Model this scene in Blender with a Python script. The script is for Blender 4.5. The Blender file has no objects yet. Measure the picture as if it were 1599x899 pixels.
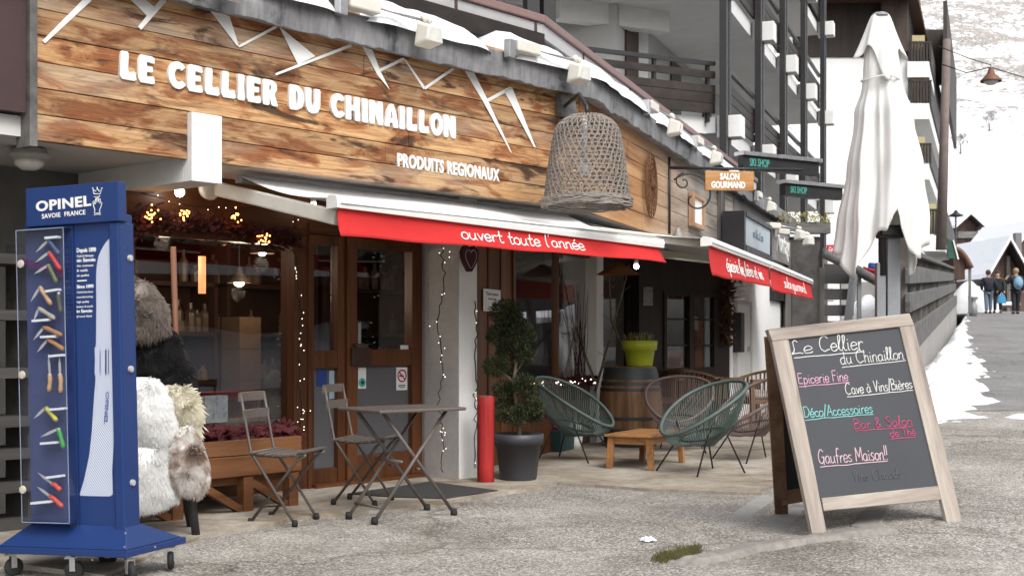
import bpy, bmesh, math, random
from mathutils import Vector as V, Matrix, noise
R = math.radians
random.seed(7)
sc = bpy.context.scene
col = sc.collection

# ------------------------------------------------------------------ camera, sky, sun, exposure
EYE = V((0, 0, 1.15)); F = 2000.0; HX = 800.0; HY = 533.0
cam_d = bpy.data.cameras.new('camera')
cam = bpy.data.objects.new('camera', cam_d); col.objects.link(cam)
cam.location = EYE; cam.rotation_euler = (R(90), 0, 0)
cam_d.sensor_width = 36; cam_d.lens = 36 * F / 1599
cam_d.shift_y = (HY - 449.5) / 1599
cam_d.clip_end = 2000; cam_d.clip_start = 0.05
cam_d.dof.use_dof = True; cam_d.dof.focus_distance = 9.0; cam_d.dof.aperture_fstop = 5.6
sc.camera = cam
w = bpy.data.worlds.new('World'); sc.world = w; w.use_nodes = True
nt = w.node_tree
sky = nt.nodes.new('ShaderNodeTexSky'); sky.sky_type = 'NISHITA'; sky.sun_disc = False
SUN_EL, SUN_AZ = R(48), R(150)
sky.sun_elevation = SUN_EL; sky.sun_rotation = SUN_AZ
sky.air_density = 1.0; sky.dust_density = 4.0; sky.ozone_density = 1.0
hs = nt.nodes.new('ShaderNodeHueSaturation'); hs.inputs['Saturation'].default_value = 0.26
bg = nt.nodes['Background']; bg.inputs['Strength'].default_value = 0.15
nt.links.new(sky.outputs[0], hs.inputs['Color']); nt.links.new(hs.outputs[0], bg.inputs['Color'])
sun_d = bpy.data.lights.new('sun', 'SUN'); sun_d.energy = 0.85; sun_d.angle = R(25); sun_d.color = (1, .97, .93)
sun = bpy.data.objects.new('sun', sun_d); col.objects.link(sun)
sd = V((math.sin(SUN_AZ) * math.cos(SUN_EL), math.cos(SUN_AZ) * math.cos(SUN_EL), math.sin(SUN_EL)))
sun.rotation_euler = sd.to_track_quat('Z', 'Y').to_euler(); sun.location = (10, -20, 30)
sc.view_settings.view_transform = 'Standard'; sc.view_settings.look = 'None'
sc.view_settings.gamma = 1; sc.view_settings.use_curve_mapping = False
sc.view_settings.exposure = 0.86
sc.cycles.max_bounces = 8; sc.cycles.transparent_max_bounces = 12
sc.cycles.glossy_bounces = 3; sc.cycles.transmission_bounces = 4; sc.cycles.diffuse_bounces = 4
sc.cycles.caustics_reflective = False; sc.cycles.caustics_refractive = False
sc.cycles.use_denoising = True

# ------------------------------------------------------------------ measuring helpers: a photo pixel to a place in the world
def ray(px, py): return V(((px - HX) / F, 1.0, -(py - HY) / F))
def P(px, py, Y): return EYE + ray(px, py) * Y
def sstep(a, b, x):
    t = max(0, min(1, (x - a) / (b - a))); return t * t * (3 - 2 * t)
def ground_h(x, y):
    u = (x - 1.93) * .939 - (y - 8) * .343
    rise = .049 * max(0, min(y, 57) - 6.4)
    if y > 57: rise -= .012 * (y - 57)
    return sstep(-.25, .45, u) * rise
def G(px, py):
    d = ray(px, py); t = 2.0
    while t < 200:
        p = EYE + d * t
        if p.z <= ground_h(p.x, p.y): return p
        t += .01
    return EYE + d * 100
def on(M, px, py, axis, val):
    Mi = M.inverted(); e = Mi @ EYE; d = Mi.to_3x3() @ ray(px, py)
    return e + d * ((val - e[axis]) / d[axis])
def frame(o, yaw, roll=0, lean=0):
    return Matrix.Translation(o) @ Matrix.Rotation(yaw, 4, 'Z') @ Matrix.Rotation(roll, 4, 'Y') @ Matrix.Rotation(lean, 4, 'X')

# ------------------------------------------------------------------ mesh builder
Z = V((0, 0, 1))
class MB:
    def __init__(s): s.v = []; s.f = []
    def add(s, vs, fs):
        o = len(s.v); s.v += [V(v) for v in vs]; s.f += [tuple(i + o for i in f) for f in fs]; return s
    def hexa(s, p):   # 8 points: bottom 4 ccw, top 4 ccw
        return s.add(p, [(3, 2, 1, 0), (4, 5, 6, 7), (0, 1, 5, 4), (1, 2, 6, 5), (2, 3, 7, 6), (3, 0, 4, 7)])
    def box(s, x0, x1, y0, y1, z0, z1, M=None):
        p = [V(q) for q in ((x0, y0, z0), (x1, y0, z0), (x1, y1, z0), (x0, y1, z0), (x0, y0, z1), (x1, y0, z1), (x1, y1, z1), (x0, y1, z1))]
        if M: p = [M @ q for q in p]
        return s.hexa(p)
    def bar(s, a, b, w_, h_=None, up=Z):
        a = V(a); b = V(b); h_ = h_ or w_; d = (b - a).normalized()
        sx = d.cross(up)
        if sx.length < 1e-4: sx = d.cross(V((0, 1, 0)))
        sx.normalize(); u = sx.cross(d)
        sx *= w_ / 2; u *= h_ / 2
        return s.hexa([a - sx - u, a + sx - u, b + sx - u, b - sx - u, a - sx + u, a + sx + u, b + sx + u, b - sx + u])
    def tube(s, pts, r, n=6, closed=False, caps=True):
        pts = [V(p) for p in pts]; m = len(pts)
        rs = r if isinstance(r, (list, tuple)) else [r] * m
        vs = []; prev = None
        for i, p in enumerate(pts):
            a = pts[(i - 1) % m] if (closed or i > 0) else p
            b = pts[(i + 1) % m] if (closed or i < m - 1) else p
            d = (b - a)
            d = d.normalized() if d.length > 1e-9 else V((0, 0, 1))
            if prev is None:
                x = d.orthogonal().normalized()
            else:
                x = prev - d * prev.dot(d)
                x = x.normalized() if x.length > 1e-6 else d.orthogonal().normalized()
            prev = x; y = d.cross(x)
            for k in range(n):
                t = 2 * math.pi * k / n
                vs.append(p + (x * math.cos(t) + y * math.sin(t)) * rs[i])
        fs = []
        for i in range(m if closed else m - 1):
            for k in range(n):
                j = (i + 1) % m; k2 = (k + 1) % n
                fs.append((i * n + k, i * n + k2, j * n + k2, j * n + k))
        if not closed and caps:
            fs.append(tuple(range(n - 1, -1, -1))); fs.append(tuple((m - 1) * n + k for k in range(n)))
        return s.add(vs, fs)
    def lathe(s, prof, n=24, c=(0, 0, 0), M=None, close=True):
        vs = []; c = V(c)
        for (r, z) in prof:
            for k in range(n):
                t = 2 * math.pi * k / n; p = V((r * math.cos(t), r * math.sin(t), z))
                vs.append((M @ p if M else p) + c)
        fs = []
        for i in range(len(prof) - 1):
            for k in range(n):
                fs.append((i * n + k, i * n + (k + 1) % n, (i + 1) * n + (k + 1) % n, (i + 1) * n + k))
        if close:
            if prof[0][0] > 1e-4: fs.append(tuple(range(n - 1, -1, -1)))
            if prof[-1][0] > 1e-4: fs.append(tuple((len(prof) - 1) * n + k for k in range(n)))
        return s.add(vs, fs)
    def sphere(s, c, r, n=8, sc_=(1, 1, 1)):
        h = max(3, n // 2)
        prof = [(max(1e-5, math.sin(math.pi * i / h)) , -math.cos(math.pi * i / h)) for i in range(h + 1)]
        M = Matrix.Diagonal((r * sc_[0], r * sc_[1], r * sc_[2], 1))
        return s.lathe(prof, n, c, M, close=False)
    def poly(s, pts, back):     # prism: front polygon + offset vector to the back
        pts = [V(p) for p in pts]; back = V(back); n = len(pts)
        fs = [tuple(range(n)), tuple(range(2 * n - 1, n - 1, -1))]
        for i in range(n): fs.append((i, i + n, (i + 1) % n + n, (i + 1) % n))
        return s.add(pts + [p + back for p in pts], fs)
    def quad(s, a, b, c, d): return s.add([a, b, c, d], [(0, 1, 2, 3)])
    def grid(s, fn, us, vs_, wrap=False):
        pts = [fn(u, v) for u in us for v in vs_]; m = len(vs_); fs = []
        for i in range(len(us) - 1):
            for j in range(m - 1 if not wrap else m):
                j2 = (j + 1) % m
                fs.append((i * m + j, (i + 1) * m + j, (i + 1) * m + j2, i * m + j2))
        return s.add(pts, fs)
    def build(s, name, mat, parent=None, smooth=False, world=False, bevel=0, label=None):
        vs = s.v
        if world and parent is not None:
            Mi = MW[parent.name].inverted(); vs = [Mi @ v for v in vs]
        me = bpy.data.meshes.new(name); me.from_pydata([tuple(v) for v in vs], [], s.f); me.update()
        if bevel or True:
            bm = bmesh.new(); bm.from_mesh(me)
            bmesh.ops.recalc_face_normals(bm, faces=bm.faces)
            bm.to_mesh(me); bm.free()
        if smooth: me.shade_smooth()
        o = bpy.data.objects.new(name, me); col.objects.link(o)
        me.materials.append(mat)
        if parent is not None:
            o.parent = parent; MW[o.name] = MW[parent.name]
        else: MW[o.name] = Matrix.Identity(4)
        if bevel:
            m = o.modifiers.new('bevel', 'BEVEL'); m.width = bevel; m.segments = 2; m.limit_method = 'ANGLE'; m.angle_limit = R(50)
        if label: o['label'] = label
        return o
MW = {}
def lin(a, b, n): return [a + (b - a) * i / (n - 1) for i in range(n)]
def thing(name, label, cat, M=None, group=None):
    o = bpy.data.objects.new(name, None); col.objects.link(o); o.empty_display_size = .1
    if M is None: M = Matrix.Identity(4)
    elif not isinstance(M, Matrix): M = Matrix.Translation(M)
    o.matrix_world = M; MW[o.name] = M.copy()
    o['label'] = label; o['category'] = cat
    if group: o['group'] = group
    return o
def tag(o, label, cat, group=None, kind=None):
    if label: o['label'] = label
    if cat: o['category'] = cat
    if group: o['group'] = group
    if kind: o['kind'] = kind
    return o
def struct(o, label=None):
    o['kind'] = 'structure'
    if label: o['label'] = label
    return o
def copy_tree(o, parent=None):
    c = o.copy(); col.objects.link(c)
    if parent is not None: c.parent = parent
    for ch in [k for k in col.objects if k.parent == o]: copy_tree(ch, c)
    return c
def place(o, loc, rz=0, label=None, sc_=None):
    o.location = loc; o.rotation_euler = (0, 0, rz)
    if sc_: o.scale = sc_ if isinstance(sc_, tuple) else (sc_, sc_, sc_)
    if label: o['label'] = label
    return o

# ------------------------------------------------------------------ materials
class NT:
    def __init__(s, name):
        s.m = bpy.data.materials.new(name); s.m.use_nodes = True; s.t = s.m.node_tree
        s.b = s.t.nodes['Principled BSDF']; s.o = s.t.nodes['Material Output']
    def n(s, typ, **kw):
        x = s.t.nodes.new('ShaderNode' + typ)
        for k, v in kw.items():
            if k in x.inputs.keys(): x.inputs[k].default_value = v
            else: setattr(x, k, v)
        return x
    def l(s, a, b): s.t.links.new(a, b)
    def coord(s, which='Object', scale=(1, 1, 1), rot=(0, 0, 0), loc=(0, 0, 0)):
        tc = s.n('TexCoord'); mp = s.n('Mapping')
        mp.inputs['Scale'].default_value = scale; mp.inputs['Rotation'].default_value = rot; mp.inputs['Location'].default_value = loc
        s.l(tc.outputs[which], mp.inputs['Vector']); return mp.outputs[0]
    def noise(s, vec, scale, detail=4, rough=.55, dist=0):
        x = s.n('TexNoise'); x.inputs['Scale'].default_value = scale; x.inputs['Detail'].default_value = detail
        x.inputs['Roughness'].default_value = rough; x.inputs['Distortion'].default_value = dist
        s.l(vec, x.inputs['Vector']); return x.outputs['Fac']
    def ramp(s, fac, stops, interp='LINEAR'):
        x = s.n('ValToRGB'); cr = x.color_ramp; cr.interpolation = interp
        while len(cr.elements) < len(stops): cr.elements.new(.5)
        for e, (p, c) in zip(cr.elements, stops):
            e.position = p; e.color = (c[0], c[1], c[2], 1) if not isinstance(c, (int, float)) else (c, c, c, 1)
        s.l(fac, x.inputs['Fac']); return x.outputs['Color']
    def mix(s, fac, a, b, mode='MIX'):
        x = s.n('MixRGB', blend_type=mode)
        for i, q in ((0, fac), (1, a), (2, b)):
            if isinstance(q, (int, float)): x.inputs[i].default_value = q
            elif isinstance(q, tuple): x.inputs[i].default_value = (q[0], q[1], q[2], 1)
            else: s.l(q, x.inputs[i])
        return x.outputs[0]
    def bump(s, h, strength=.3, dist=.01):
        x = s.n('Bump'); x.inputs['Strength'].default_value = strength; x.inputs['Distance'].default_value = dist
        s.l(h, x.inputs['Height']); s.l(x.outputs[0], s.b.inputs['Normal'])
    def base(s, c):
        if isinstance(c, tuple): s.b.inputs['Base Color'].default_value = (c[0], c[1], c[2], 1)
        else: s.l(c, s.b.inputs['Base Color'])
    def done(s, rough=.6, metal=0, spec=.5):
        if isinstance(rough, (int, float)): s.b.inputs['Roughness'].default_value = rough
        else: s.l(rough, s.b.inputs['Roughness'])
        s.b.inputs['Metallic'].default_value = metal
        s.b.inputs['Specular IOR Level'].default_value = spec
        return s.m
def plain(name, c, rough=.6, metal=0, var=.18, scale=14, spec=.4, bump=0, which='Object'):
    t = NT(name); co = t.coord(which)
    f = t.noise(co, scale, 5, .65); f2 = t.noise(co, scale * .13, 3)
    lo = tuple(x * (1 - var) for x in c); hi = tuple(min(.95, x * (1 + var)) for x in c)
    a = t.ramp(f, [(.3, lo), (.7, hi)])
    b = t.mix(.35, a, t.ramp(f2, [(.35, lo), (.65, hi)])); t.base(b)
    r = t.ramp(f, [(.3, max(0, rough - .08)), (.7, min(1, rough + .08))])
    if bump: t.bump(f, bump, .005)
    return t.done(r, metal, spec)
def emit(name, c, s):
    t = NT(name); t.base(c); t.b.inputs['Emission Color'].default_value = (c[0], c[1], c[2], 1); t.b.inputs['Emission Strength'].default_value = s
    return t.done(.5)
def wood(name, cols, axis='X', scale=1.0, rough=.65, streak=1.0, plank=None, knots=False, bump=.25):
    """grain runs along axis; plank=(axis index, pitch, offset) gives each board its own shift and tone"""
    t = NT(name); st = {'X': (.7, 9, 9), 'Y': (9, .7, 9), 'Z': (9, 9, .7)}[axis]
    tc = t.n('TexCoord'); vec = tc.outputs['Object']; tone = None
    if plank:
        sep = t.n('SeparateXYZ'); t.l(vec, sep.inputs[0])
        a = t.n('Math', operation='SUBTRACT'); t.l(sep.outputs[plank[0]], a.inputs[0]); a.inputs[1].default_value = plank[2]
        d = t.n('Math', operation='DIVIDE'); t.l(a.outputs[0], d.inputs[0]); d.inputs[1].default_value = plank[1]
        fl = t.n('Math', operation='FLOOR'); t.l(d.outputs[0], fl.inputs[0])
        wn = t.n('TexWhiteNoise', noise_dimensions='1D'); t.l(fl.outputs[0], wn.inputs['W'])
        sc2 = t.n('VectorMath', operation='SCALE'); t.l(wn.outputs['Color'], sc2.inputs[0]); sc2.inputs['Scale'].default_value = 37
        ad = t.n('VectorMath', operation='ADD'); t.l(vec, ad.inputs[0]); t.l(sc2.outputs[0], ad.inputs[1])
        vec = ad.outputs[0]; tone = wn.outputs['Value']
    mp = t.n('Mapping'); t.l(vec, mp.inputs[0]); mp.inputs['Scale'].default_value = tuple(x * scale for x in st)
    v = mp.outputs[0]
    big = t.noise(v, .55, 6, .62, .6); fine = t.noise(v, 5.5, 6, .7, .3); mid = t.noise(v, 1.6, 5, .6, 1.2)
    n = len(cols); c1 = t.ramp(big, [(.28 + .44 * i / (n - 1), cols[i]) for i in range(n)])
    g = t.ramp(fine, [(.3, .62), (.52, 1.0), (.75, 1.12)])
    c = t.mix(.55 * streak, c1, t.mix(1.0, c1, g, 'MULTIPLY'))
    dk = t.ramp(mid, [(.30, 1.0), (.40, 0.0)]); c = t.mix(t.mix(.6, (0, 0, 0), dk), c, cols[0])
    if tone is not None:
        c = t.mix(1.0, c, t.ramp(tone, [(0, (.68, .68, .70)), (.5, (1, .98, .95)), (1, (1.12, 1.08, 1.0))]), 'MULTIPLY')
    t.base(c); t.bump(fine, bump, .004)
    return t.done(rough, 0, .3)
MAT = {}
# ------------------------------------------------------------------ material list
M_ = MAT
def aggregate(name, base_lo, base_hi, stone, scale, stain):
    t = NT(name); co = t.coord('Object')
    vo = t.n('TexVoronoi'); vo.inputs['Scale'].default_value = scale; t.l(co, vo.inputs['Vector'])
    sep = t.n('SeparateColor'); t.l(vo.outputs['Color'], sep.inputs[0])
    peb = t.ramp(sep.outputs[0], stone)
    edge = t.ramp(vo.outputs['Distance'], [(.25, 1.0), (.75, .45)])
    c = t.mix(1.0, peb, edge, 'MULTIPLY')
    big = t.noise(co, .55, 5, .6, .4); patch = t.noise(co, 2.2, 5, .65)
    dust = t.ramp(big, [(.42, base_lo), (.62, base_hi)])
    c = t.mix(t.ramp(patch, [(.35, .10), (.7, .48)]), c, dust)
    c = t.mix(1.0, c, t.ramp(t.noise(co, 1.1, 6, .7, .8), [(.3, stain), (.55, (1, 1, 1))]), 'MULTIPLY')
    wb = t.n('VectorMath', operation='ADD'); t.l(co, wb.inputs[0]); ns = t.n('TexNoise'); ns.inputs['Scale'].default_value = 1.6; ns.inputs['Detail'].default_value = 6; t.l(co, ns.inputs['Vector']); t.l(ns.outputs['Color'], wb.inputs[1])
    cv = t.n('TexVoronoi', feature='DISTANCE_TO_EDGE'); cv.inputs['Scale'].default_value = .23; t.l(wb.outputs[0], cv.inputs['Vector']); c = t.mix(1.0, c, t.ramp(cv.outputs['Distance'], [(.0, (.62, .60, .57)), (.008, (1, 1, 1))]), 'MULTIPLY')
    fine = t.noise(co, 160, 2, .8); c = t.mix(1.0, c, t.ramp(fine, [(.35, .62), (.65, 1.3)]), 'MULTIPLY')
    t.base(c); t.bump(vo.outputs['Distance'], .45, .006)
    return t.done(t.ramp(patch, [(.3, .65), (.7, .95)]), 0, .3)
M_['aggregate'] = aggregate('aggregate_paving', (.265, .245, .218), (.55, .525, .475),
    [(.0, (.085, .08, .073)), (.22, (.215, .198, .175)), (.5, (.355, .33, .295)), (.8, (.52, .49, .445)), (1, (.72, .685, .63))], 84, (.62, .59, .55))
M_['asphalt'] = aggregate('road_asphalt', (.25, .245, .24), (.38, .37, .36),
    [(.0, (.12, .12, .12)), (.4, (.24, .235, .23)), (.8, (.34, .33, .32)), (1, (.44, .43, .42))], 95, (.72, .71, .71))
def slab_mat():
    t = NT('terrace_concrete'); co = t.coord('Object')
    a = t.noise(co, 1.0, 6, .65, .6); b = t.noise(co, 9, 5, .7); c_ = t.noise(co, 120, 2, .7)
    c = t.ramp(a, [(.32, (.19, .155, .115)), (.48, (.31, .27, .215)), (.66, (.43, .395, .345))])
    c = t.mix(.5, c, t.mix(1.0, c, t.ramp(b, [(.35, .6), (.65, 1.25)]), 'MULTIPLY'))
    c = t.mix(1.0, c, t.ramp(c_, [(.3, .75), (.7, 1.2)]), 'MULTIPLY')
    wet = t.ramp(t.noise(t.coord('Object', (.8, 2.2, 1), (0, 0, .8)), .9, 4, .6, .5), [(.30, (.5, .42, .33)), (.44, (1, 1, 1))])
    c = t.mix(1.0, c, wet, 'MULTIPLY')
    t.base(c); t.bump(b, .2, .004); return t.done(.8, 0, .3)
M_['slab'] = slab_mat()
def snow_mat(name, col_=(.86, .88, .91), bump=.5, dirt=0):
    t = NT(name); co = t.coord('Object'); f = t.noise(co, 3.5, 6, .65); g = t.noise(co, 40, 3, .6)
    c = t.ramp(f, [(.3, tuple(x * .93 for x in col_)), (.6, col_)])
    if dirt: c = t.mix(t.ramp(t.noise(co, 1.7, 6, .7), [(.6, 0.0), (.78, dirt)]), c, (.35, .31, .27))
    t.base(c); m = t.n('MixRGB'); m.inputs[0].default_value = .3; t.l(f, m.inputs[1]); t.l(g, m.inputs[2])
    t.bump(m.outputs[0], bump, .03); return t.done(.75, 0, .25)
M_['snow'] = snow_mat('snow', (.74, .755, .78), .9); M_['snow_dirty'] = snow_mat('trodden_snow', (.70, .715, .735), 1.0, dirt=.35)
def hill_mat():
    t = NT('snowy_mountainside'); co = t.coord('Object'); sep = t.n('SeparateXYZ'); t.l(co, sep.inputs[0])
    mid = t.noise(t.coord('Object', (1, 1, 1.8)), .075, 6, .62, .8); sp = t.noise(t.coord('Object', (1, .6, 1.6)), .62, 7, .72, .4); tone = t.noise(co, 2.0, 3)
    hz = t.n('MapRange'); t.l(sep.outputs[2], hz.inputs['Value']); hz.inputs['From Min'].default_value = 40; hz.inputs['From Max'].default_value = 66
    def ma(op, a, b): x = t.n('Math', operation=op); (t.l(a, x.inputs[0]) if not isinstance(a, float) else None); (t.l(b, x.inputs[1]) if not isinstance(b, float) else setattr(x.inputs[1], 'default_value', b)); return x.outputs[0]
    d = ma('ADD', ma('ADD', ma('MULTIPLY', mid, .55), ma('MULTIPLY', sp, .62)), ma('MULTIPLY', hz.outputs[0], .16))
    m = t.ramp(d, [(.69, 0.0), (.745, .9)])
    c = t.mix(m, (.72, .73, .76), t.ramp(tone, [(.4, (.14, .125, .11)), (.6, (.36, .33, .30))])); t.base(c); return t.done(.9, 0, .1)
M_['hill'] = hill_mat()
OLD = [(.035, .022, .014), (.13, .046, .018), (.29, .125, .045), (.42, .215, .09), (.40, .25, .13), (.34, .27, .19)]
def sign_wood():
    t = NT('weathered_larch_boards'); tc = t.n('TexCoord'); vec = tc.outputs['Object']; sep = t.n('SeparateXYZ'); t.l(vec, sep.inputs[0])
    a = t.n('Math', operation='SUBTRACT'); t.l(sep.outputs[2], a.inputs[0]); a.inputs[1].default_value = 2.31
    d = t.n('Math', operation='DIVIDE'); t.l(a.outputs[0], d.inputs[0]); d.inputs[1].default_value = .153
    fl = t.n('Math', operation='FLOOR'); t.l(d.outputs[0], fl.inputs[0]); wn = t.n('TexWhiteNoise', noise_dimensions='1D'); t.l(fl.outputs[0], wn.inputs['W'])
    s2_ = t.n('VectorMath', operation='SCALE'); t.l(wn.outputs['Color'], s2_.inputs[0]); s2_.inputs['Scale'].default_value = 37
    ad = t.n('VectorMath', operation='ADD'); t.l(vec, ad.inputs[0]); t.l(s2_.outputs[0], ad.inputs[1])
    def mp(sc_): m = t.n('Mapping'); t.l(ad.outputs[0], m.inputs[0]); m.inputs['Scale'].default_value = sc_; return m.outputs[0]
    blot = t.noise(mp((1.5, 1, 5.5)), 1.3, 7, .62, .7); streak = t.noise(mp((.8, 4, 22)), 2.2, 6, .65, .5); grain = t.noise(mp((1.6, 8, 70)), 3, 4, .7, .2); red = t.noise(mp((1.1, 1, 4.0)), 1.9, 6, .6, .9); grey = t.noise(mp((.45, 1, 1.6)), .9, 5, .6)
    c = t.ramp(streak, [(.30, (.25, .12, .053)), (.45, (.45, .255, .118)), (.58, (.54, .345, .175)), (.72, (.52, .385, .235))])
    c = t.mix(t.ramp(red, [(.455, 0.0), (.575, .92)]), c, t.ramp(grain, [(.35, (.13, .038, .012)), (.65, (.31, .105, .034))]))
    c = t.mix(t.ramp(grey, [(.50, 0.0), (.64, .75)]), c, t.ramp(streak, [(.3, (.20, .155, .115)), (.7, (.44, .375, .29))]))
    c = t.mix(t.ramp(blot, [(.55, 0.0), (.635, .92)]), c, (.045, .020, .010))
    kv = t.n('TexVoronoi'); kv.inputs['Scale'].default_value = 1.0; t.l(mp((2.1, 1, 6.4)), kv.inputs['Vector'])
    c = t.mix(t.ramp(kv.outputs['Distance'], [(.035, .9), (.09, 0.0)]), c, (.05, .018, .008))
    c = t.mix(.7, c, t.mix(1.0, c, t.ramp(grain, [(.32, .55), (.5, 1.0), (.7, 1.16)]), 'MULTIPLY'))
    c = t.mix(1.0, c, t.ramp(wn.outputs['Value'], [(0, (.72, .72, .74)), (.5, (.95, .94, .92)), (1, (1.08, 1.05, 1.0))]), 'MULTIPLY')
    t.base(c); t.bump(grain, .35, .004); return t.done(.6, 0, .3)
M_['sign_wood'] = sign_wood()
M_['sign_wood_pale'] = wood('pale_weathered_boards', [(.10, .07, .05), (.33, .22, .13), (.50, .36, .22), (.52, .42, .31), (.48, .43, .37)], 'X', 1.1, .65, 1.0, plank=(2, .19, 2.31), bump=.4)
M_['shop_wood'] = wood('varnished_brown_joinery', [(.035, .014, .007), (.085, .030, .012), (.125, .046, .017), (.155, .062, .023)], 'Z', 1.0, .38, .8)
M_['shop_wood_h'] = wood('varnished_brown_rails', [(.035, .014, .007), (.085, .030, .012), (.125, .046, .017), (.155, .062, .023)], 'X', 1.0, .38, .8)
M_['dark_wood'] = wood('dark_stained_timber', [(.012, .009, .008), (.025, .018, .014), (.038, .027, .021)], 'Z', 1.0, .55, .8)
M_['dark_wood_h'] = wood('dark_stained_boards', [(.014, .011, .010), (.030, .023, .020), (.045, .036, .032)], 'X', 1.0, .55, .8, plank=(2, .17, 0))
M_['grey_wood'] = wood('silvered_timber', [(.045, .043, .042), (.095, .092, .09), (.15, .146, .142), (.21, .206, .20)], 'X', 1.0, .8, 1.0, bump=.5)
M_['grey_wood_z'] = wood('silvered_upright_timber', [(.045, .042, .038), (.095, .088, .08), (.15, .14, .13), (.21, .20, .185)], 'Z', 1.0, .8, 1.0, bump=.5)
M_['bench_wood'] = wood('oiled_pine', [(.05, .018, .008), (.11, .044, .018), (.165, .072, .03), (.20, .098, .045)], 'X', 1.2, .5, .9)
M_['table_wood'] = wood('oiled_acacia', [(.16, .065, .022), (.32, .15, .058), (.42, .22, .095)], 'Y', 1.6, .45, .8)
M_['chair_wood'] = wood('teak_slats', [(.06, .03, .016), (.14, .072, .036), (.22, .125, .07)], 'Z', 1.6, .55, .8)
M_['board_wood'] = wood('bleached_board_frame', [(.15, .125, .108), (.30, .255, .22), (.42, .37, .32), (.50, .455, .405)], 'Z', 1.3, .65, .8)
M_['board_wood_h'] = wood('bleached_board_rails', [(.15, .125, .108), (.30, .255, .22), (.42, .37, .32), (.50, .455, .405)], 'X', 1.3, .65, .8)
M_['board_back'] = wood('brown_board_frame', [(.09, .045, .025), (.17, .095, .058), (.23, .14, .09)], 'Z', 1.3, .6, .8)
M_['barrel'] = wood('barrel_staves', [(.06, .032, .016), (.16, .085, .042), (.25, .145, .075), (.31, .19, .105)], 'Z', 1.3, .6, .9)
M_['white_paint'] = plain('white_masonry_paint', (.74, .74, .72), .8, var=.08, scale=5, bump=.15)
M_['soffit'] = plain('off_white_soffit', (.58, .57, .55), .85, var=.08, scale=2)
M_['pillar_side'] = plain('shaded_roughcast_render', (.40, .385, .37), .9, var=.15, scale=60, bump=.5)  # grey puts shade into the white pillar's left face
M_['grey_wall'] = plain('old_grey_render', (.16, .155, .145), .9, var=.35, scale=3, bump=.2)
M_['concrete'] = plain('cast_concrete', (.30, .29, .275), .85, var=.2, scale=6, bump=.25)
M_['white_wall'] = plain('white_render', (.80, .80, .79), .9, var=.05, scale=3)
M_['cream_wall'] = plain('cream_render', (.62, .60, .53), .9, var=.06, scale=3)
M_['black_metal'] = plain('black_painted_steel', (.018, .018, .019), .45, .0, .2)
M_['dark_paint'] = plain('anthracite_paint', (.025, .024, .025), .5, 0, .2)
M_['taupe_metal'] = plain('taupe_powder_coat', (.105, .088, .078), .42, 0, .12, 30)
M_['grey_metal'] = plain('grey_painted_steel', (.24, .25, .265), .5, .2, .12)
M_['steel'] = plain('brushed_steel', (.52, .52, .52), .35, .9, .1)
M_['white_plastic'] = plain('white_plastic', (.76, .76, .73), .4, 0, .05)
M_['cream_plastic'] = plain('cream_lacquered_metal', (.62, .60, .535), .4, 0, .06)
M_['rubber'] = plain('black_rubber', (.016, .016, .016), .8, 0, .25, 60)
M_['zinc'] = None
def zinc_mat():
    t = NT('tarnished_zinc_flashing'); co = t.coord('Object'); a = t.noise(co, 2.2, 6, .65, .5); b = t.noise(t.coord('Object', (7, 7, 1.1)), 3, 5, .7)
    c = t.ramp(a, [(.36, (.055, .055, .06)), (.43, (.17, .17, .175)), (.68, (.28, .28, .285))])
    c = t.mix(1.0, c, t.ramp(b, [(.3, .65), (.6, 1.1)]), 'MULTIPLY'); t.base(c); t.bump(a, .2, .01); return t.done(.6, .1, .4)
M_['zinc'] = zinc_mat()
def cloth(name, c, var=.05, rough=.9, trans=0):
    t = NT(name); co = t.coord('Object'); a = t.noise(co, 2.5, 4); wv = t.noise(co, 350, 2, .6)
    k = t.ramp(a, [(.3, tuple(x * (1 - var) for x in c)), (.7, tuple(min(.92, x * (1 + var)) for x in c))]); t.base(k); t.bump(wv, .12, .002)
    m = t.done(rough, 0, .15)
    if trans:
        tl = t.n('BsdfTranslucent'); t.l(k, tl.inputs['Color']); mx = t.n('MixShader'); mx.inputs[0].default_value = trans
        t.l(t.b.outputs[0], mx.inputs[1]); t.l(tl.outputs[0], mx.inputs[2]); t.l(mx.outputs[0], t.o.inputs['Surface'])
    return m
M_['red_cloth'] = cloth('red_acrylic_canvas', (.50, .030, .030), .08, .85)
M_['awning_white'] = cloth('white_awning_canvas', (.74, .74, .74), .03)
M_['awning_shaded'] = cloth('shaded_awning_canvas', (.42, .42, .43), .05)  # white canvas in shade: the underside's shading is put into the colour
M_['parasol'] = cloth('off_white_parasol_canvas', (.82, .815, .79), .03, .9, .2)
M_['white_letter'] = plain('white_lettering', (.74, .74, .72), .5, 0, .03)
M_['cream_letter'] = plain('cream_lettering', (.80, .76, .66), .5, 0, .04)
M_['blue'] = plain('royal_blue_lacquer', (.011, .034, .135), .34, 0, .08, 3)
M_['blue_dark'] = plain('deep_blue_lacquer', (.008, .024, .10), .35, 0, .08, 3)
M_['navy'] = plain('navy_baize', (.045, .058, .14), .7, 0, .15)
def hatch_mat():
    t = NT('white_hatched_print'); co = t.coord('Object', rot=(0, R(38), 0)); wv = t.n('TexWave'); wv.inputs['Scale'].default_value = 30; wv.inputs['Distortion'].default_value = .3
    t.l(co, wv.inputs['Vector']); t.base(t.ramp(wv.outputs['Fac'], [(.10, (.10, .16, .36)), (.42, (.62, .65, .70))])); return t.done(.5)
M_['hatch'] = hatch_mat()
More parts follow.
